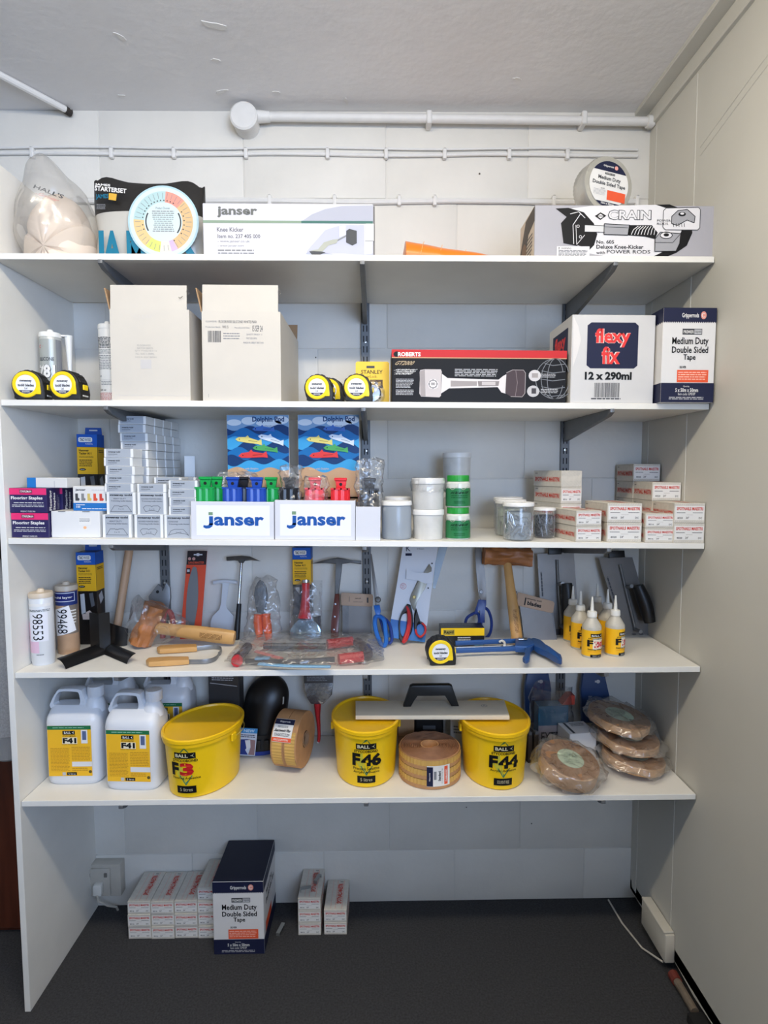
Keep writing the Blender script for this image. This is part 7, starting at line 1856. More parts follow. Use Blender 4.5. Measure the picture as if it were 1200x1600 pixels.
# --- white jerrycans
M_CAN = mat('white_hdpe', (222, 224, 228), 0.35, var=0.03, vscale=6)
_cn = None
def jerrycan(label, loc, rz=0.0):
    global _cn
    if _cn is not None: return clone(_cn, loc, label, None, rz, 0, T5)
    r = thing('jerrycan', label, 'jerrycan', loc, rz, 'white five litre jerrycans', 0, T5)
    w, d = 0.150, 0.104
    def sec(hw, hd, e=5.0):
        pts = []
        for k in range(40):
            a = 2 * math.pi * k / 40; c, s = math.cos(a), math.sin(a)
            q = (abs(c) ** e + abs(s) ** e) ** (-1 / e); pts.append((hw * q * c, hd * q * s))
        return pts
    Z = [(0.0, 0.90, 0.88), (0.006, 0.97, 0.96), (0.014, 1, 1), (0.174, 1, 1), (0.186, 0.985, 0.96), (0.195, 0.955, 0.86), (0.203, 0.92, 0.70), (0.211, 0.88, 0.52), (0.216, 0.86, 0.40)]
    vs = []; fs = []
    for z, kx, ky in Z:
        vs += [(x, d / 2 + y, z) for x, y in sec(w / 2 * kx, d / 2 * ky)]
    n = 40
    for i in range(len(Z) - 1):
        for k in range(n): fs.append((i * n + k, i * n + (k + 1) % n, (i + 1) * n + (k + 1) % n, (i + 1) * n + k))
    fs.append(tuple(range(n))[::-1]); fs.append(tuple((len(Z) - 1) * n + k for k in range(n)))
    b = MB(); b.add(vs, fs, M_CAN); b.build('can_body', r)
    O = [(-0.072, 0.205), (-0.068, 0.228), (-0.052, 0.254), (-0.043, 0.263), (0.014, 0.263), (0.022, 0.257), (0.026, 0.243), (0.032, 0.230), (0.034, 0.205), (-0.01, 0.198)]
    I = [(-0.043, 0.251), (0.002, 0.251), (0.009, 0.245), (0.004, 0.216), (-0.050, 0.215), (-0.056, 0.224)]
    b = MB(); ringplate(b, O, I, d / 2 - 0.020, d / 2 + 0.020, M_CAN); b.build('carry_handle', r)
    b = MB(); b.lathe([(0.030, 0.194), (0.028, 0.212), (0.022, 0.228), (0.0185, 0.232), (0.0185, 0.242)], M_CAN, 24, o=(0.046, d / 2, 0)); b.build('neck', r)
    b = MB(); pr = [(0.0218, 0.237), (0.0226, 0.239), (0.0226, 0.262), (0.0206, 0.265), (0, 0.266)]
    b.lathe(pr, mat('white_ribbed_cap', (216, 217, 220), 0.4, bump=0.5, bscale=200, stretch=(1, 1, 0.05)), 30, o=(0.050, d / 2, 0)); b.build('screw_cap', r)
    b = MB(); F = Face(b, (-w / 2, -0.0003, 0), (1, 0, 0), (0, 0, 1), w, 0.205); L = Lay(F, 448, 275, 722, 650)
    L.rect(472, 338, 690, 600, ink((242, 186, 44)), 1); L.rect(472, 338, 690, 358, ink((36, 112, 70)), 2); L.lines(500, 344, 660, 352, 1, ink((150, 200, 170)), 3)
    L.rect(548, 364, 610, 384, I_K, 2); L.text('BALL', 556, 368, 590, 380, I_W, 3, 0.02); L.poly([(596, 374), (606, 367), (602, 374), (606, 381)], I_W, 3); L.text('STYCCOBOND', 548, 388, 612, 396, I_K, 2, 0.02)
    L.rect(545, 399, 620, 432, ink((232, 224, 200)), 2); L.text('F41', 548, 401, 616, 429, I_K, 3, 0.05); L.text('Carpet Tile Tackifier', 543, 433, 620, 439, I_K, 3)
    L.rect(640, 360, 672, 430, ink((226, 226, 226)), 2); L.rect(646, 366, 666, 412, ink((90, 104, 140)), 3)
    L.lines(484, 452, 580, 575, 17, ink((196, 142, 40)), 2, ragged=0.1, fill=0.4); L.lines(590, 446, 684, 520, 9, ink((196, 142, 40)), 2, ragged=0.1, fill=0.4); L.rect(590, 525, 690, 550, ink((226, 224, 222)), 3); L.rect(563, 580, 612, 596, I_K, 2); L.text('5 litres', 570, 584, 606, 593, I_W, 3); L.rect(540, 580, 557, 596, I_G3, 2); L.ell(680, 578, 8, 8, ink((90, 80, 40)), 2); L.lines(590, 555, 670, 575, 2, ink((196, 142, 40)), 2)
    b.build('label', r)
    _cn = r
    return r
x0, x1, h = 0.0193,0.1721,0.204
jerrycan('white jerrycan with yellow label, leftmost at the front of the lowest shelf', on(5, max(0.0805, (x0 + x1) / 2), -0.302), 0)
x0, x1, h = 0.1888,0.3629,0.2016
jerrycan('white jerrycan with yellow label beside the large oval bucket', on(5, (x0 + x1) / 2 - 0.006, -0.334), -3)
(xj, zj_) = 0.1177,0.8062
jerrycan('white jerrycan behind the leftmost one', on(5, xj, -0.150), 0)
(xj, zj_) = 0.3075,0.8043
jerrycan('white jerrycan behind the front ones, its neck under the shelf', on(5, xj - 0.012, -0.150), 0)

# --- oval adhesive buckets
M_BUCK = mat('yellow_bucket', (246, 200, 20), 0.34, var=0.04, vscale=8)
M_BLID = mat('yellow_bucket_lid', (244, 194, 18), 0.38, var=0.05, vscale=10)
def bucket(name, label, x, y, rz, num, sub, foot, numcol, a0=0.0):
    r = thing(name, label, 'bucket', on(5, x, y), rz, 'yellow oval adhesive buckets')
    bx = 0.0935; sy = 1.30; H = 0.158
    def rad(z): return bx * (0.905 + 0.095 * z / H)
    b = MB(); b.lathe([(rad(0) * 0.96, 0.0), (rad(0), 0.004), (rad(H * 0.5), H * 0.5), (rad(H), H)], M_BUCK, 48, 1, sy); b.build('bucket_body', r)
    b = MB(); q = bx
    b.lathe([(q * 1.0, H - 0.014), (q * 1.045, H - 0.013), (q * 1.05, H - 0.004), (q * 1.07, H - 0.002), (q * 1.07, H + 0.006), (q * 1.04, H + 0.0085), (q * 1.0, H + 0.008), (q * 0.985, H + 0.003), (q * 0.96, H + 0.002), (0, H + 0.0025)], M_BLID, 56, 1, sy); b.build('lid', r)
    for s in (-1, 1):
        b = MB(); b.rbox(s * bx * 1.04 - 0.004, s * bx * 1.04 + 0.004, -0.010, 0.010, H - 0.034, H - 0.012, M_BUCK, 0.002); b.build('handle_lug', r)
    b = MB(); pts = [(bx * 1.06 * math.cos(t), -0.012 - bx * sy * 1.055 * math.sin(t), H - 0.022 - 0.010 * math.sin(t)) for t in [math.pi * i / 24 for i in range(25)]]
    pts = [(p[0], p[1] + 0.012, p[2]) for p in pts]
    b.tube([(p[0] * 1.01, -p[1], p[2]) for p in pts], 0.0014, mat('wire_handle', (196, 180, 90), 0.4), 6); b.build('wire_handle', r)
    b = MB(); F = Face(b, (0, 0, 0), (1, 0, 0), (0, 0, 1), 0.16, H, wrap=rad, sy=sy, a0=R(a0)); L = Lay(F, 740, 440, 1110, 780)
    G = ink((70, 120, 70)); L.poly([(918, 470), (945, 500), (890, 500)], G, 1)
    L.poly([(840, 600), (890, 556), (945, 556), (1000, 600), (960, 650), (918, 700), (875, 650)], ink((196, 186, 60)), 1)
    L.poly([(880, 640), (960, 640), (918, 700)], ink((70, 120, 90)), 2)
    L.rect(853, 500, 982, 536, I_K, 3); L.text('BALL', 862, 508, 940, 528, ink((214, 206, 170)), 4, 0.03); L.poly([(952, 518), (975, 505), (965, 518), (975, 531)], ink((190, 190, 150)), 4)
    L.text('STYCCOBOND', 840, 540, 992, 556, I_K, 3, 0.03)
    L.text(num[0], 828, 562, 880, 640, I_K, 3, 0.05)
    L.text(num[1:], 885, 562, 1016 if len(num) > 2 else 968, 640, ink(numcol), 3, 0.05)
    for i, t in enumerate(sub): L.text(t, 835, 646 + 24 * i, 1002, 664 + 24 * i, I_K, 4, 0.01)
    L.rect(860, 702, 975, 746, I_K, 3); L.text(foot, 880, 714, 955, 734, ink((206, 196, 160)), 4)
    b.build('printed_label', r)
    return r
(xb, yb) = 0.4646,-0.3796
bucket('adhesive_bucket', 'yellow oval bucket with a red numeral, turned sideways beside the jerrycans', xb - 0.011, yb + 0.114, -21, 'F3', ('Flooring Adhesive',), '5 litres', (196, 34, 34), 17)
(xb, yb) = 0.9095,-0.3386
bucket('adhesive_bucket', 'yellow oval bucket under the left end of the white float', xb, yb + 0.1165, 3, 'F46', ('Pressure Sensitive', 'Acrylic Adhesive'), '5 litres', BLACK)
xF46, yF46 = xb, yb + 0.1165
(xb, yb) = 1.2786,-0.358
bucket('adhesive_bucket', 'yellow oval bucket under the right end of the white float', xb, yb + 0.1165, 4, 'F44', ('Acrylic Adhesive',), 'SOLVENT FREE', BLACK)

# --- white float across two buckets
M_FLOAT = mat('cream_float_board', (226, 216, 196), 0.55, var=0.05, vscale=10)
HZ = 0.168
(xr, yr) = 1.1438,-0.1103
P = [(-0.2619,-0.1611),(-0.2656,-0.0576),(0.1812,-0.0638),(0.1712,-0.1737)]
r = thing('plasterers_float', 'long white float with black handle resting across two yellow buckets', 'float', on(5, 1.1436,-0.1103))
b = MB(); b.prism(P, HZ, HZ + 0.012, M_FLOAT, 'xy', 0.001); b.build('float_board', r)
yc = (P[0][1] + P[1][1]) / 2
Q = [(-0.1145,-0.1164),(0.029,-0.1201)]
xa_, xb_ = Q[0][0], Q[1][0]; yq = Q[0][1] + 0.02
b = MB(); z0 = HZ + 0.012
b.prism([(xa_ - 0.010, z0), (xa_ + 0.012, z0), (xa_ + 0.030, z0 + 0.036), (xb_ - 0.030, z0 + 0.036), (xb_ - 0.012, z0), (xb_ + 0.010, z0), (xb_ - 0.010, z0 + 0.060), (xb_ - 0.018, z0 + 0.064), (xa_ + 0.018, z0 + 0.064), (xa_ + 0.010, z0 + 0.060)], yq - 0.011, yq + 0.011, M_BLKPL, 'xz', 0.003); b.build('handle', r)
b = MB(); F = Face(b, (0, 0, z0 + 0.0001), (1, 0, 0), (0, 1, 0), 1, 1); Q = [(0.1129,-0.1031),(-0.1726,-0.0959)]
F.ring(Q[0][0], Q[0][1], 0.0075, 0.009, I_G2, 1, 20); F.text('M', Q[0][0], Q[0][1], 0.005, 0.010, I_G2, 1); b.build('stamped_mark', r)

# --- corrugated coil between the buckets
M_COIL = mat('kraft_coil', (190, 142, 96), 0.75, var=0.18, vscale=30, bump=0.3, bscale=60); M_COILY = mat('yellow_corrugation', (206, 164, 88), 0.7, var=0.1); M_COILT = mat('coil_top_brown', (150, 106, 76), 0.8, var=0.2, vscale=40)
(xc_, yc_) = 1.0926,-0.3452
r = thing('corrugated_coil', 'thick coil of brown corrugated seaming tape between two yellow buckets', 'coil', on(5, xc_, yc_ + 0.089))
rad = 0.0885
for i in range(3):
    z0 = 0.027 * i
    b = MB(); b.lathe([(rad * 0.99, z0 + 0.001), (rad, z0 + 0.002), (rad, z0 + 0.012), (rad * 0.985, z0 + 0.0125)], M_COIL, 48); b.build('coil_band', r)
    b = MB()
    n = 96
    vs = []; fs = []
    for k in range(n):
        a = 2 * math.pi * k / n; rr = rad * (0.992 + (0.012 if k % 2 else -0.004))
        vs += [(rr * math.cos(a), rr * math.sin(a), z0 + 0.012), (rr * math.cos(a), rr * math.sin(a), z0 + 0.0275)]
    for k in range(n): j = (k + 1) % n; fs.append((2 * k, 2 * j, 2 * j + 1, 2 * k + 1))
    b.add(vs, fs, M_COILY); b.build('corrugated_band', r, flat=True)
b = MB(); Hc = 0.083
def spir(u, v):
    a = 2 * math.pi * u; rr = rad * (0.28 + 0.70 * v)
    return (rr * math.cos(a), rr * math.sin(a), Hc + 0.006 * (1 - v) * math.cos(a + 1) + 0.0024 * math.sin(v * 75 + a) + 0.003 * noise.noise((rr * 60 * math.cos(a), rr * 60 * math.sin(a), 1)))
b.grid(64, 60, spir, M_COILT, cu=True); b.lathe([(rad * 0.985, Hc - 0.004), (rad * 0.98, Hc + 0.001), (rad * 0.95, Hc + 0.001)], M_COIL, 48, cap=False); b.build('wound_top', r)
b = MB(); b.lathe([(rad * 0.30, Hc - 0.02), (rad * 0.30, Hc + 0.004), (rad * 0.26, Hc + 0.004), (rad * 0.26, Hc - 0.03), (0, Hc - 0.03)], M_COIL, 28); b.build('core', r)
b = MB(); F = Face(b, (0, 0, 0.010), (1, 0, 0), (0, 0, 1), 0.066, 0.058, wrap=lambda z: rad * 1.006, a0=R(11)); L = Lay(F, 0, 0, 165, 150)
L.rect(0, 0, 165, 150, I_W, 1); L.rect(0, 8, 42, 148, I_N, 2); L.vtext('Gripperrods', 14, 50, 26, 110, I_W, 3, 0.02); L.rect(48, 40, 66, 100, I_G2, 2); L.vtext('Standard', 78, 40, 96, 110, I_K, 3, 0.03); L.vtext('Grooved Seaming Tape', 102, 20, 110, 130, I_G1, 3); L.rect(122, 8, 148, 140, I_OR, 2); L.vtext('DAMAGED', 130, 30, 142, 120, I_W, 3, 0.02); b.build('paper_tag', r)

# --- roll of seaming tape on edge
(xc_, yc_) = 0.7042,-0.2549
r = thing('seaming_tape_roll', 'roll of brown seaming tape standing on edge with white label', 'tape roll', on(5, xc_ - 0.010, yc_ + 0.058), -14)
rad = 0.080; wd = 0.078
b = MB(); b.M = Matrix.Translation((-wd / 2, 0, rad + 0.0008)) @ Matrix.Rotation(R(90), 4, 'Y')
for j in range(2):
    z0 = j * wd / 2
    b.lathe([(rad * 0.3, z0 + 0.0006), (rad * 0.985, z0 + 0.0006), (rad, z0 + 0.002), (rad, z0 + wd / 2 - 0.002), (rad * 0.985, z0 + wd / 2 - 0.0006), (rad * 0.3, z0 + wd / 2 - 0.0006)], M_COIL, 56, cap=False)
b.M = Matrix(); b.build('paper_roll', r)
b = MB()
for j in range(2):
    n = 110; xa_ = -wd / 2 + 0.006 + j * wd / 2; xb_ = xa_ + wd / 2 - 0.010
    vs = []; fs = []
    for k in range(n):
        a = 2 * math.pi * k / n; rr = rad * 1.004 + (0.0014 if k % 2 else 0.0002)
        if not (205 < math.degrees(a) < 292): pass
        vs += [(xa_, -rr * math.cos(a), rad + 0.001 + rr * math.sin(a)), (xb_, -rr * math.cos(a), rad + 0.001 + rr * math.sin(a))]
    for k in range(n):
        a = 360 * k / n
        if (a > 320 or a < 36): j2 = (k + 1) % n; fs.append((2 * k, 2 * k + 1, 2 * j2 + 1, 2 * j2))
    b.add(vs, fs, M_COILY)
b.build('corrugated_strip', r, flat=True)
b = MB(); b.M = Matrix.Translation((wd / 2, 0, rad + 0.0008)) @ Matrix.Rotation(R(90), 4, 'Y')
b.lathe([(rad * 0.30, -0.01), (rad * 0.26, -0.01), (rad * 0.26, 0.002), (rad * 0.3, 0.002)], mat('core_tube', (160, 124, 92), 0.8), 28, cap=False); b.lathe([(rad * 0.26, -0.02), (0, -0.02)], mat('core_dark', (52, 40, 32), 0.9), 28)
b.M = Matrix(); b.build('core', r)
b = MB()
def lab(u, v):
    a = R(16 + 46 * v); return ((u - 0.58) * 0.058, -(rad + 0.0022) * math.cos(a), rad + 0.001 + (rad + 0.0022) * math.sin(a))
class WF(Face):
    def P(s, u, v, off):
        p = Vector(lab(u, v)); c = Vector((p.x, 0, rad)); return tuple(p + (p - c).normalized() * (off + 0.0008))
b = MB(); F = WF(b, (0, 0, 0), (1, 0, 0), (0, 0, 1), 0.058, 0.075, wrap=lambda z: rad)
b.grid(6, 12, lambda u, v: WF.P(F, u, v, 0), I_W)
L = Lay(F, 0, 0, 100, 120); L.rect(0, 2, 100, 32, I_N, 1); L.text('Gripperrods', 24, 12, 78, 24, I_W, 2, 0.02); L.lines(20, 38, 76, 50, 2, I_G1, 1); L.text('Seamweld Plus', 8, 56, 92, 70, I_K, 2, 0.03, 0.1); L.lines(10, 76, 92, 92, 3, I_G1, 1); L.rect(0, 98, 100, 118, I_OR, 1); L.lines(10, 103, 88, 113, 2, I_W, 2); b.build('label', r)

# --- black knee pad with card tag
(xk, yk) = 0.5775,-0.1502
r = thing('knee_pad', 'black moulded knee pad with blue trim and NEW tag', 'knee pad', on(5, xk + 0.003, yk + 0.072), 0)
M_KP = mat('black_moulded_foam', (16, 16, 18), 0.38)
def dome(u, v):
    a = math.pi * (u * 1.3 - 0.15); k = v
    s = 1.0 if k < 0.55 else max(0.0, 1 - ((k - 0.55) / 0.45) ** 2.2) ** 0.5
    s = max(s, 0.03); w = 0.069 * (1.02 - 0.03 * k) * s
    return (0.022 * k - w * math.cos(a), -0.062 * s * max(-0.35, math.sin(a)) * (1 - 0.25 * k) + 0.02 * k, 0.045 + 0.178 * k)
b = MB(); b.grid(28, 24, dome, M_KP); b.build('shell', r)
b = MB()
def band(u, v):
    a = math.pi * (u * 1.3 - 0.15); w = 0.070 + 0.004 * math.sin(v * math.pi)
    return (-0.004 - w * math.cos(a), -0.066 * max(-0.35, math.sin(a)), 0.010 + 0.052 * v)
b.grid(28, 6, band, mat('black_rubber_band', (24, 24, 26), 0.55)); b.build('rubber_base', r)
b = MB(); b.grid(28, 3, lambda u, v: tuple(Vector(band(u, 0)) + Vector((0, -0.001, -0.0095 + 0.012 * v))), mat('blue_trim', (34, 60, 150), 0.5)); b.build('blue_trim', r)
for dx in (-0.012, 0.012):
    b = MB(); b.rbox(0.012 + dx - 0.007, 0.012 + dx + 0.007, -0.071, -0.064, 0.020, 0.050, mat('black_rubber_band', (24, 24, 26)), 0.002, 2); b.build('buckle', r)
b = MB(); b.grid(18, 3, lambda u, v: tuple(Vector(dome(0.72 + 0.02 * v, 0.55 + 0.12 * u)) + Vector((0.0008, -0.001, 0))), ink((190, 186, 176))); b.build('logo_tab', r)
b = MB(); F = Face(b, (-0.062, -0.080, 0.010), Vector((0.985, 0.1, -0.12)).normalized(), Vector((0.12, 0.0, 0.99)).normalized(), 0.052, 0.086); L = Lay(F, 0, 0, 100, 190)
L.rect(0, 0, 100, 190, ink((206, 214, 226)), 1); L.rect(0, 0, 100, 34, ink((62, 140, 200)), 2); L.text('NEW', 22, 8, 84, 28, ink((200, 226, 240)), 3, 0.03); L.lines(8, 42, 92, 66, 2, I_N, 2, fill=0.5); L.poly([(8, 80), (50, 76), (60, 120), (40, 150), (60, 184), (4, 184)], ink((40, 60, 130)), 2); L.poly([(50, 76), (94, 80), (96, 184), (60, 184), (70, 130)], ink((150, 120, 120)), 2); L.poly([(34, 84), (64, 80), (70, 130), (50, 150)], ink((226, 226, 230)), 3); b.build('card_tag', r)

# --- dark package behind the knee pad
x0, x1, h = 0.4088,0.5083,0.2485
r = thing('dark_package', 'dark grey printed package at the back behind the sideways bucket', 'package', on(5, (x0 + x1) / 2, -0.075), -6, None, 0, T5)
carton(r, x1 - x0, 0.045, min(h, 0.32), mat('dark_pack', (62, 60, 60), 0.4), 0.002)
b = MB(); L = Lay(front(b, x1 - x0, min(h, 0.32)), 0, 0, 100, 190); L.lines(12, 6, 88, 30, 5, I_G3, 1); L.line([(6, 36), (94, 42)], 2, I_G3, 1); b.build('printed_front', r)

# --- paint brush in a pack
xr = 0.7574
r = thing('paint_brush', 'wide brush with red handle hanging down in a dark pack', 'brush', on(5, xr, -0.11), 0, None, 13)
P = [(-0.0447,0.2511),(0.0471,0.2503),(0.0459,0.2009),(0.0425,0.1667),(0.0275,0.1497),(0.0149,0.1386),(-0.0229,0.139),(-0.0358,0.1577),(-0.0436,0.1773)]
b = MB(); b.prism(P, -0.010, 0.010, mat('silver_ferrule_film', (150, 150, 152), 0.2, metal=0.8, bump=0.6, bscale=40), 'xz', 0.003); b.build('ferrule', r)
P = [(-0.0457,0.2561),(0.0466,0.2553),(0.0459,0.2034),(-0.045,0.2028)]
b = MB(); b.prism(P, -0.013, 0.012, mat('dark_pack', (62, 60, 60)), 'xz', 0.001); b.build('pack_header', r)
b = MB(); L_ = P; F = Face(b, (P[3][0], -0.0132, P[3][1]), (1, 0, 0), (0, 0, 1), P[2][0] - P[3][0], P[0][1] - P[3][1]); F.lines(0.1, 0.1, 0.9, 0.9, 8, I_G2, 1); b.build('printed_header', r)
P = [(-0.0028,0.1398),(-0.0019,0.1087),(0.0015,0.0701),(0.0028,0.0413),(0.001,0.0213)]
b = MB(); b.tube(smooth(xz(P)), [0.019, 0.0185, 0.0175, 0.016, 0.014, 0.0125, 0.0115, 0.0105, 0.0098, 0.0092, 0.0088, 0.0086, 0.0086, 0.0088, 0.0088, 0.008, 0.006], M_REDH, 12, 0.6); b.build('handle', r)
b = MB(); b.M = Matrix.Translation((P[4][0], -0.006, P[4][1] + 0.003)) @ Matrix.Rotation(R(90), 4, 'X'); b.lathe([(0.0032, 0), (0.0032, 0.001), (0, 0.0011)], I_W, 10); b.build('hang_hole', r)

# --- odds and ends behind the coil
x0, x1, h = 1.0095,1.0574,0.0983
r = thing('brown_box', 'brown cardboard box in shadow behind the coil and float', 'box', on(5, (x0 + x1) / 2, -0.105), 0); carton(r, 0.05, 0.06, h, M_KRAFT)
b = MB(); L = Lay(front(b, 0.05, h), 0, 0, 100, 100); L.rect(0, 60, 100, 64, ink((150, 116, 82)), 1); b.build('tape_seam', r)
x0, x1, h = 1.0596,1.1512,0.0976
r = thing('black_case', 'black case in shadow behind the coil', 'case', on(5, (x0 + x1) / 2, -0.10), 0); carton(r, x1 - x0, 0.06, h, M_BLKPL, 0.006)
b = MB(); b.rbox(-0.02, 0.02, -0.004, 0.001, h * 0.6, h * 0.72, mat('grey_latch', (90, 92, 94), 0.4), 0.001); b.build('latch', r)
x0, x1, h = 1.1709,1.2211,0.0933
r = thing('grey_box', 'pale grey box in shadow behind the coil, next to the right bucket', 'box', on(5, (x0 + x1) / 2, -0.11), -15); carton(r, x1 - x0, 0.05, h, mat('pale_board', (222, 221, 219)))
b = MB(); L = Lay(front(b, x1 - x0, h), 0, 0, 100, 100); L.lines(20, 20, 80, 50, 3, I_G2, 1); b.build('printed_front', r)

# --- blue packs at the back right
M_BPK = mat('dark_blue_pack', (34, 64, 112), 0.35)
for lab, xr, P, hole in (('dark blue pack with hang hole under the shelf, left of its twin', 1.463, [(-0.0344,0.2262),(0.0324,0.2256),(0.0429,0.1647),(0.04,0.0545),(-0.0417,0.0554),(-0.0433,0.1656)], [(0.007,0.1883)]),
                         ('dark blue pack with white marks, nearest the right wall', 1.6411, [(-0.0314,0.2249),(0.0356,0.2243),(0.0524,0.1412),(0.0569,0.0528),(-0.0362,0.0538),(-0.0388,0.1642)], [(0.0139,0.1869)])):
    r = thing('blue_pack', lab, 'pack', on(5, xr, -0.05), 0, 'dark blue packs', 5)
    b = MB(); b.prism(P, -0.012, 0.006, M_BPK, 'xz', 0.003); b.build('pack_body', r)
    b = MB(); F = Face(b, (0, -0.0121, 0), (1, 0, 0), (0, 0, 1), 1, 1); q = hole[0]; F.rect(q[0] - 0.008, q[1] - 0.003, q[0] + 0.008, q[1] + 0.003, ink((196, 196, 200)), 1); F.disc(q[0] + 0.002, q[1], 0.006, ink((196, 196, 200)), 2, 12)
    F.lines(q[0] - 0.03, q[1] - 0.06, q[0] - 0.018, q[1] - 0.045, 3, ink((170, 176, 190)), 1); b.build('hang_slot', r)
x0, x1, h = 1.4441,1.5391,0.1373
r = thing('teal_box', 'teal and pale box in a dark clear bag behind the rightmost bucket', 'box', on(5, (x0 + x1) / 2, -0.118), 2)
carton(r, x1 - x0, 0.045, h, mat('teal_card', (44, 104, 132), 0.4)); w = x1 - x0
b = MB(); L = Lay(front(b, w, h), 0, 0, 100, 100); L.rect(0.5, 45, 99.5, 99, ink((176, 164, 164)), 1); L.text('EXTRA', 10, 60, 90, 82, I_K, 2, 0.02); b.build('printed_front', r)
b = MB(); b.prism([(w * 0.30, h + 0.001), (w * 0.72, h + 0.001), (w * 0.72, h + 0.03), (w * 0.55, h + 0.03)], 0.005, 0.04, mat('red_card', (176, 60, 44), 0.5), 'xz'); b.build('red_flap', r)
wrapbag(r, 'dark_clear_bag', lambda u, v: ((w * 0.72 * math.cos(2 * math.pi * u)), 0.022 + 0.035 * math.sin(2 * math.pi * u), 0.008 + (h + 0.045) * v), 26, 12, film('smoky_bag', (120, 112, 112), body=0.16, gloss=0.5, scale=25), 0.014, 30, 5)
gx0, gx1, gh = 1.5077,1.6036,0.0878
r = thing('printed_grey_box', 'grey box with printed lines lying behind the wrapped tape roll', 'box', on(5, (gx0 + gx1) / 2, -0.200), 8)
carton(r, 0.085, 0.08, gh, mat('pale_board', (222, 221, 219))); b = MB(); L = Lay(topf(b, 0.085, 0.08, gh), 0, 0, 100, 100); L.rect(15, 5, 24, 95, I_G1, 1); L.lines(36, 10, 90, 40, 4, I_G1, 1); b.build('printed_top', r)
for k in range(3):
    r = thing('dark_comb', 'dark notched spreader standing behind the wrapped tape roll, %s of three' % ('leftmost', 'middle', 'rightmost')[k], 'spreader', on(5, 1.366 + 0.020 * k, -0.165 + 0.004 * k), 14)
    b = MB(); b.rbox(-0.007, 0.007, -0.045, 0.045, 0, 0.085, mat('dark_wood_comb', (66, 56, 48), 0.6, var=0.2), 0.002); b.build('spreader_plate', r)
    b = MB(); b.rbox(-0.005, 0.005, -0.045, -0.030, 0.085, 0.094, mat('grey_latch', (90, 92, 94)), 0.001); b.build('spreader_edge', r)

# --- wrapped tape rolls at the right end
M_TROLL = mat('brown_tape_side', (158, 118, 86), 0.6, var=0.08, vscale=30); M_TEDGE = mat('brown_tape_edge', (196, 152, 108), 0.45, var=0.1, vscale=30)
I_MINT = ink((190, 208, 184))
def wrolls(label, loc, rx, ry, rad, th, labl, bagamp, seed, bagk=1.1):
    r = thing('wrapped_tape_roll', label, 'tape roll', loc, 0, 'brown tape rolls in clear bags')
    r.matrix_world = Matrix.Translation(loc) @ Matrix.Rotation(R(ry), 4, 'Y') @ Matrix.Rotation(R(rx), 4, 'X')
    b = MB(); b.lathe([(rad * 0.46, 0.001), (rad * 0.97, 0.001), (rad, 0.003), (rad, th - 0.003), (rad * 0.97, th)], M_TEDGE, 48); b.build('tape_winding', r)
    b = MB(); b.lathe([(rad * 0.98, th - 0.0004), (rad * 0.97, th + 0.0004), (rad * 0.46, th + 0.0004)], M_TROLL, 48, cap=False); b.build('tape_face', r)
    b = MB(); b.lathe([(rad * 0.46, th + 0.0006), (rad * 0.45, th + 0.0016), (0, th + 0.0017)], I_MINT, 36)
    if labl:
        F = Face(b, (-rad * 0.45, -rad * 0.45, th + 0.0018), (1, 0, 0), (0, 1, 0), rad * 0.9, rad * 0.9)
        F.lines(0.2, 0.55, 0.8, 0.8, 3, ink((150, 172, 150)), 1, center=True, fill=0.6); F.lines(0.2, 0.25, 0.8, 0.45, 2, ink((160, 180, 158)), 1, center=True)
    b.build('core_label', r)
    def fn(u, v):
        a = 2 * math.pi * u
        pr = [(0.02, th + 0.006), (0.7, th + 0.006), (1.04, th + 0.004), (bagk + 0.06, th * 0.55), (bagk + 0.02, 0.012), (0.8, 0.008), (0.3, 0.007)]
        j = min(int(v * 6 + 1e-6), 5); f = v * 6 - j
        rr = pr[j][0] * (1 - f) + pr[j + 1][0] * f; z = pr[j][1] * (1 - f) + pr[j + 1][1] * f
        cor = 1 + (bagk - 1) * 0.9 * max(0, math.sin(2 * a + seed)) ** 2 * (1 if rr > 0.9 else 0)
        return (rad * rr * cor * math.cos(a), rad * rr * cor * math.sin(a), z)
    wrapbag(r, 'clear_bag', fn, 48, 19, film('tape_bag_film', (238, 230, 218), body=0.10, gloss=0.6, crinkle=1.0, scale=30), bagamp, 38, seed)
    return r
(xt, yt) = 1.459,-0.3998
wrolls('brown tape roll in a clear bag overhanging the shelf edge', on(5, xt + 0.014, -0.300, 0.024), 14, 9, 0.080, 0.046, True, 0.015, 1, 1.15)
(xt, yt) = 1.6871,-0.3294
base = on(5, 1.688, -0.235)
wrolls('bottom tape roll of the bagged pile by the right wall', (1.688, -0.235, base[2] + 0.018), 3, 7, 0.086, 0.026, False, 0.013, 7, 1.10)
wrolls('middle tape roll of the bagged pile by the right wall', (1.685, -0.205, base[2] + 0.062), 5, 5, 0.086, 0.026, False, 0.013, 9, 1.10)
wrolls('top tape roll with mint core label on the bagged pile', (1.664, -0.185, base[2] + 0.114), 5, 8, 0.088, 0.026, True, 0.014, 11, 1.12)

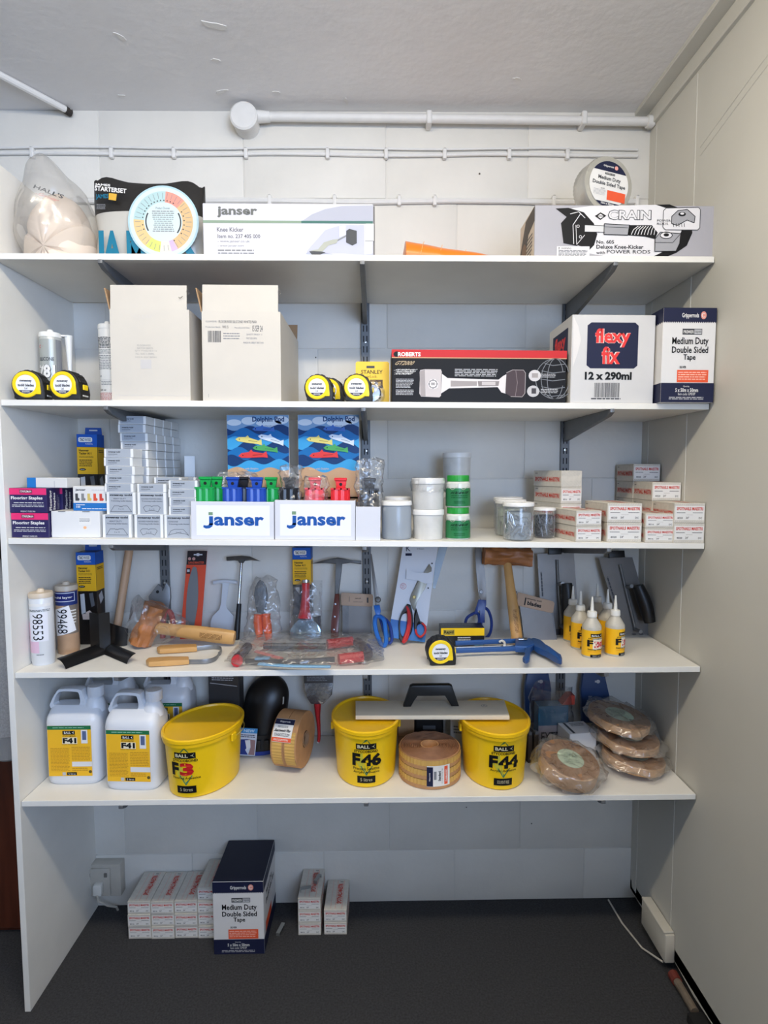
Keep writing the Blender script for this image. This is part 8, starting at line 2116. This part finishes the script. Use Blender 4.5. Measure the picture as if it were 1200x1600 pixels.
# ================================================================ FLOOR
FG = 'nail boxes stacked on the carpet'
for c in range(4):
    for k in range(3 if c < 3 else 4):
        spot('D', 'nail box on the floor, %s column from the left, %s' % (('first', 'second', 'third', 'fourth')[c], ('bottom layer', 'middle layer', 'third layer up', 'top layer')[k]),
             (0.1975 + 0.0726 * c, -0.1412 - (0.002 if (c + k) % 2 else 0), 0.0003 + k * SPOT['D'][1]), 0, 0, False, FG)
for k in range(3):
    spot('D', 'nail box in the floor stack of three right of the carton, %s' % ('bottom', 'middle', 'top')[k], (0.7265, -0.1375, 0.0003 + k * SPOT['D'][1]), -0.5 + 0.8 * (k % 2), 0, False, FG)
for k in range(2):
    spot('D', 'nail box in the floor stack of two, %s one' % ('lower', 'upper')[k], (0.8075, -0.1365, 0.0003 + k * SPOT['D'][1]), -1, 0, False, FG)
M_STAP = mat('staple_strip_zinc', (160, 162, 160), 0.35, metal=0.7)
for lab, loc, rz in (('short strip of staples lying on the floor stack of three', (0.712, -0.105, 3 * 0.041 + 0.001), 12), ('strip of staples lying at an angle on the floor stack of three', (0.745, -0.06, 3 * 0.041 + 0.001), 68)):
    b = MB(); b.prism([(-0.017, 0), (-0.017, 0.010), (0.017, 0.010), (0.017, 0), (0.0155, 0), (0.0155, 0.0088), (-0.0155, 0.0088), (-0.0155, 0)], -0.006, 0.006, M_STAP, 'xz')
    o = b.build('staple_strip'); pose(o, loc, rz); tag(o, lab, 'staples', 'loose staple strips')
b = MB(); b.prism([(-0.022, 0), (-0.022, 0.010), (0.022, 0.010), (0.022, 0), (0.0205, 0), (0.0205, 0.0088), (-0.0205, 0.0088), (-0.0205, 0)], -0.006, 0.006, M_STAP, 'xz')
o = b.build('staple_strip'); pose(o, (0.632, -0.118, 0.0005), 76); tag(o, 'strip of staples lying on the carpet beside the tape carton', 'staples', 'loose staple strips')
x0, x1, h = 0.4447,0.597,0.2299
tape_carton('navy and white tape carton standing on the carpet among the nail boxes', (( x0 + x1) / 2 + 0.001, -0.2045, 0.0004), x1 - x0, 0.195, h, 0)

# ================================================================ prints belong to the part they are printed on
CARRIER = ('carton', 'carton_body', 'case', 'tube', 'jar_body', 'tub_body', 'bottle_body', 'bucket_body', 'can_body', 'tray_body', 'card', 'tape_winding', 'foil_wrapped_roll', 'pouch_film', 'plastic_bag', 'packet_film', 'spreader_plate', 'pack_body', 'float_board', 'coil_band', 'paper_roll', 'shell', 'bracket_arm', 'channel', 'sheath')
PRINTED = ('printed', 'sticker', 'label', 'round_label', 'core_label', 'paper_tag', 'tear_strip', 'lid_notch', 'end_flap', 'tuck_edge', 'tape_seam', 'stamped_mark', 'slot', 'screw', 'hang_slot', 'logo_tab', 'rivet_hole', 'latch')
for o in list(bpy.data.objects):
    if o.parent is None and 'category' in o:
        kids = list(o.children)
        host = next((c for n in CARRIER for c in kids if c.name.split('.')[0] == n), None)
        if host:
            for c in kids:
                b_ = c.name.split('.')[0]
                if c is not host and not c.children and any(b_ == p or b_.startswith('printed') for p in PRINTED):
                    c.parent = host
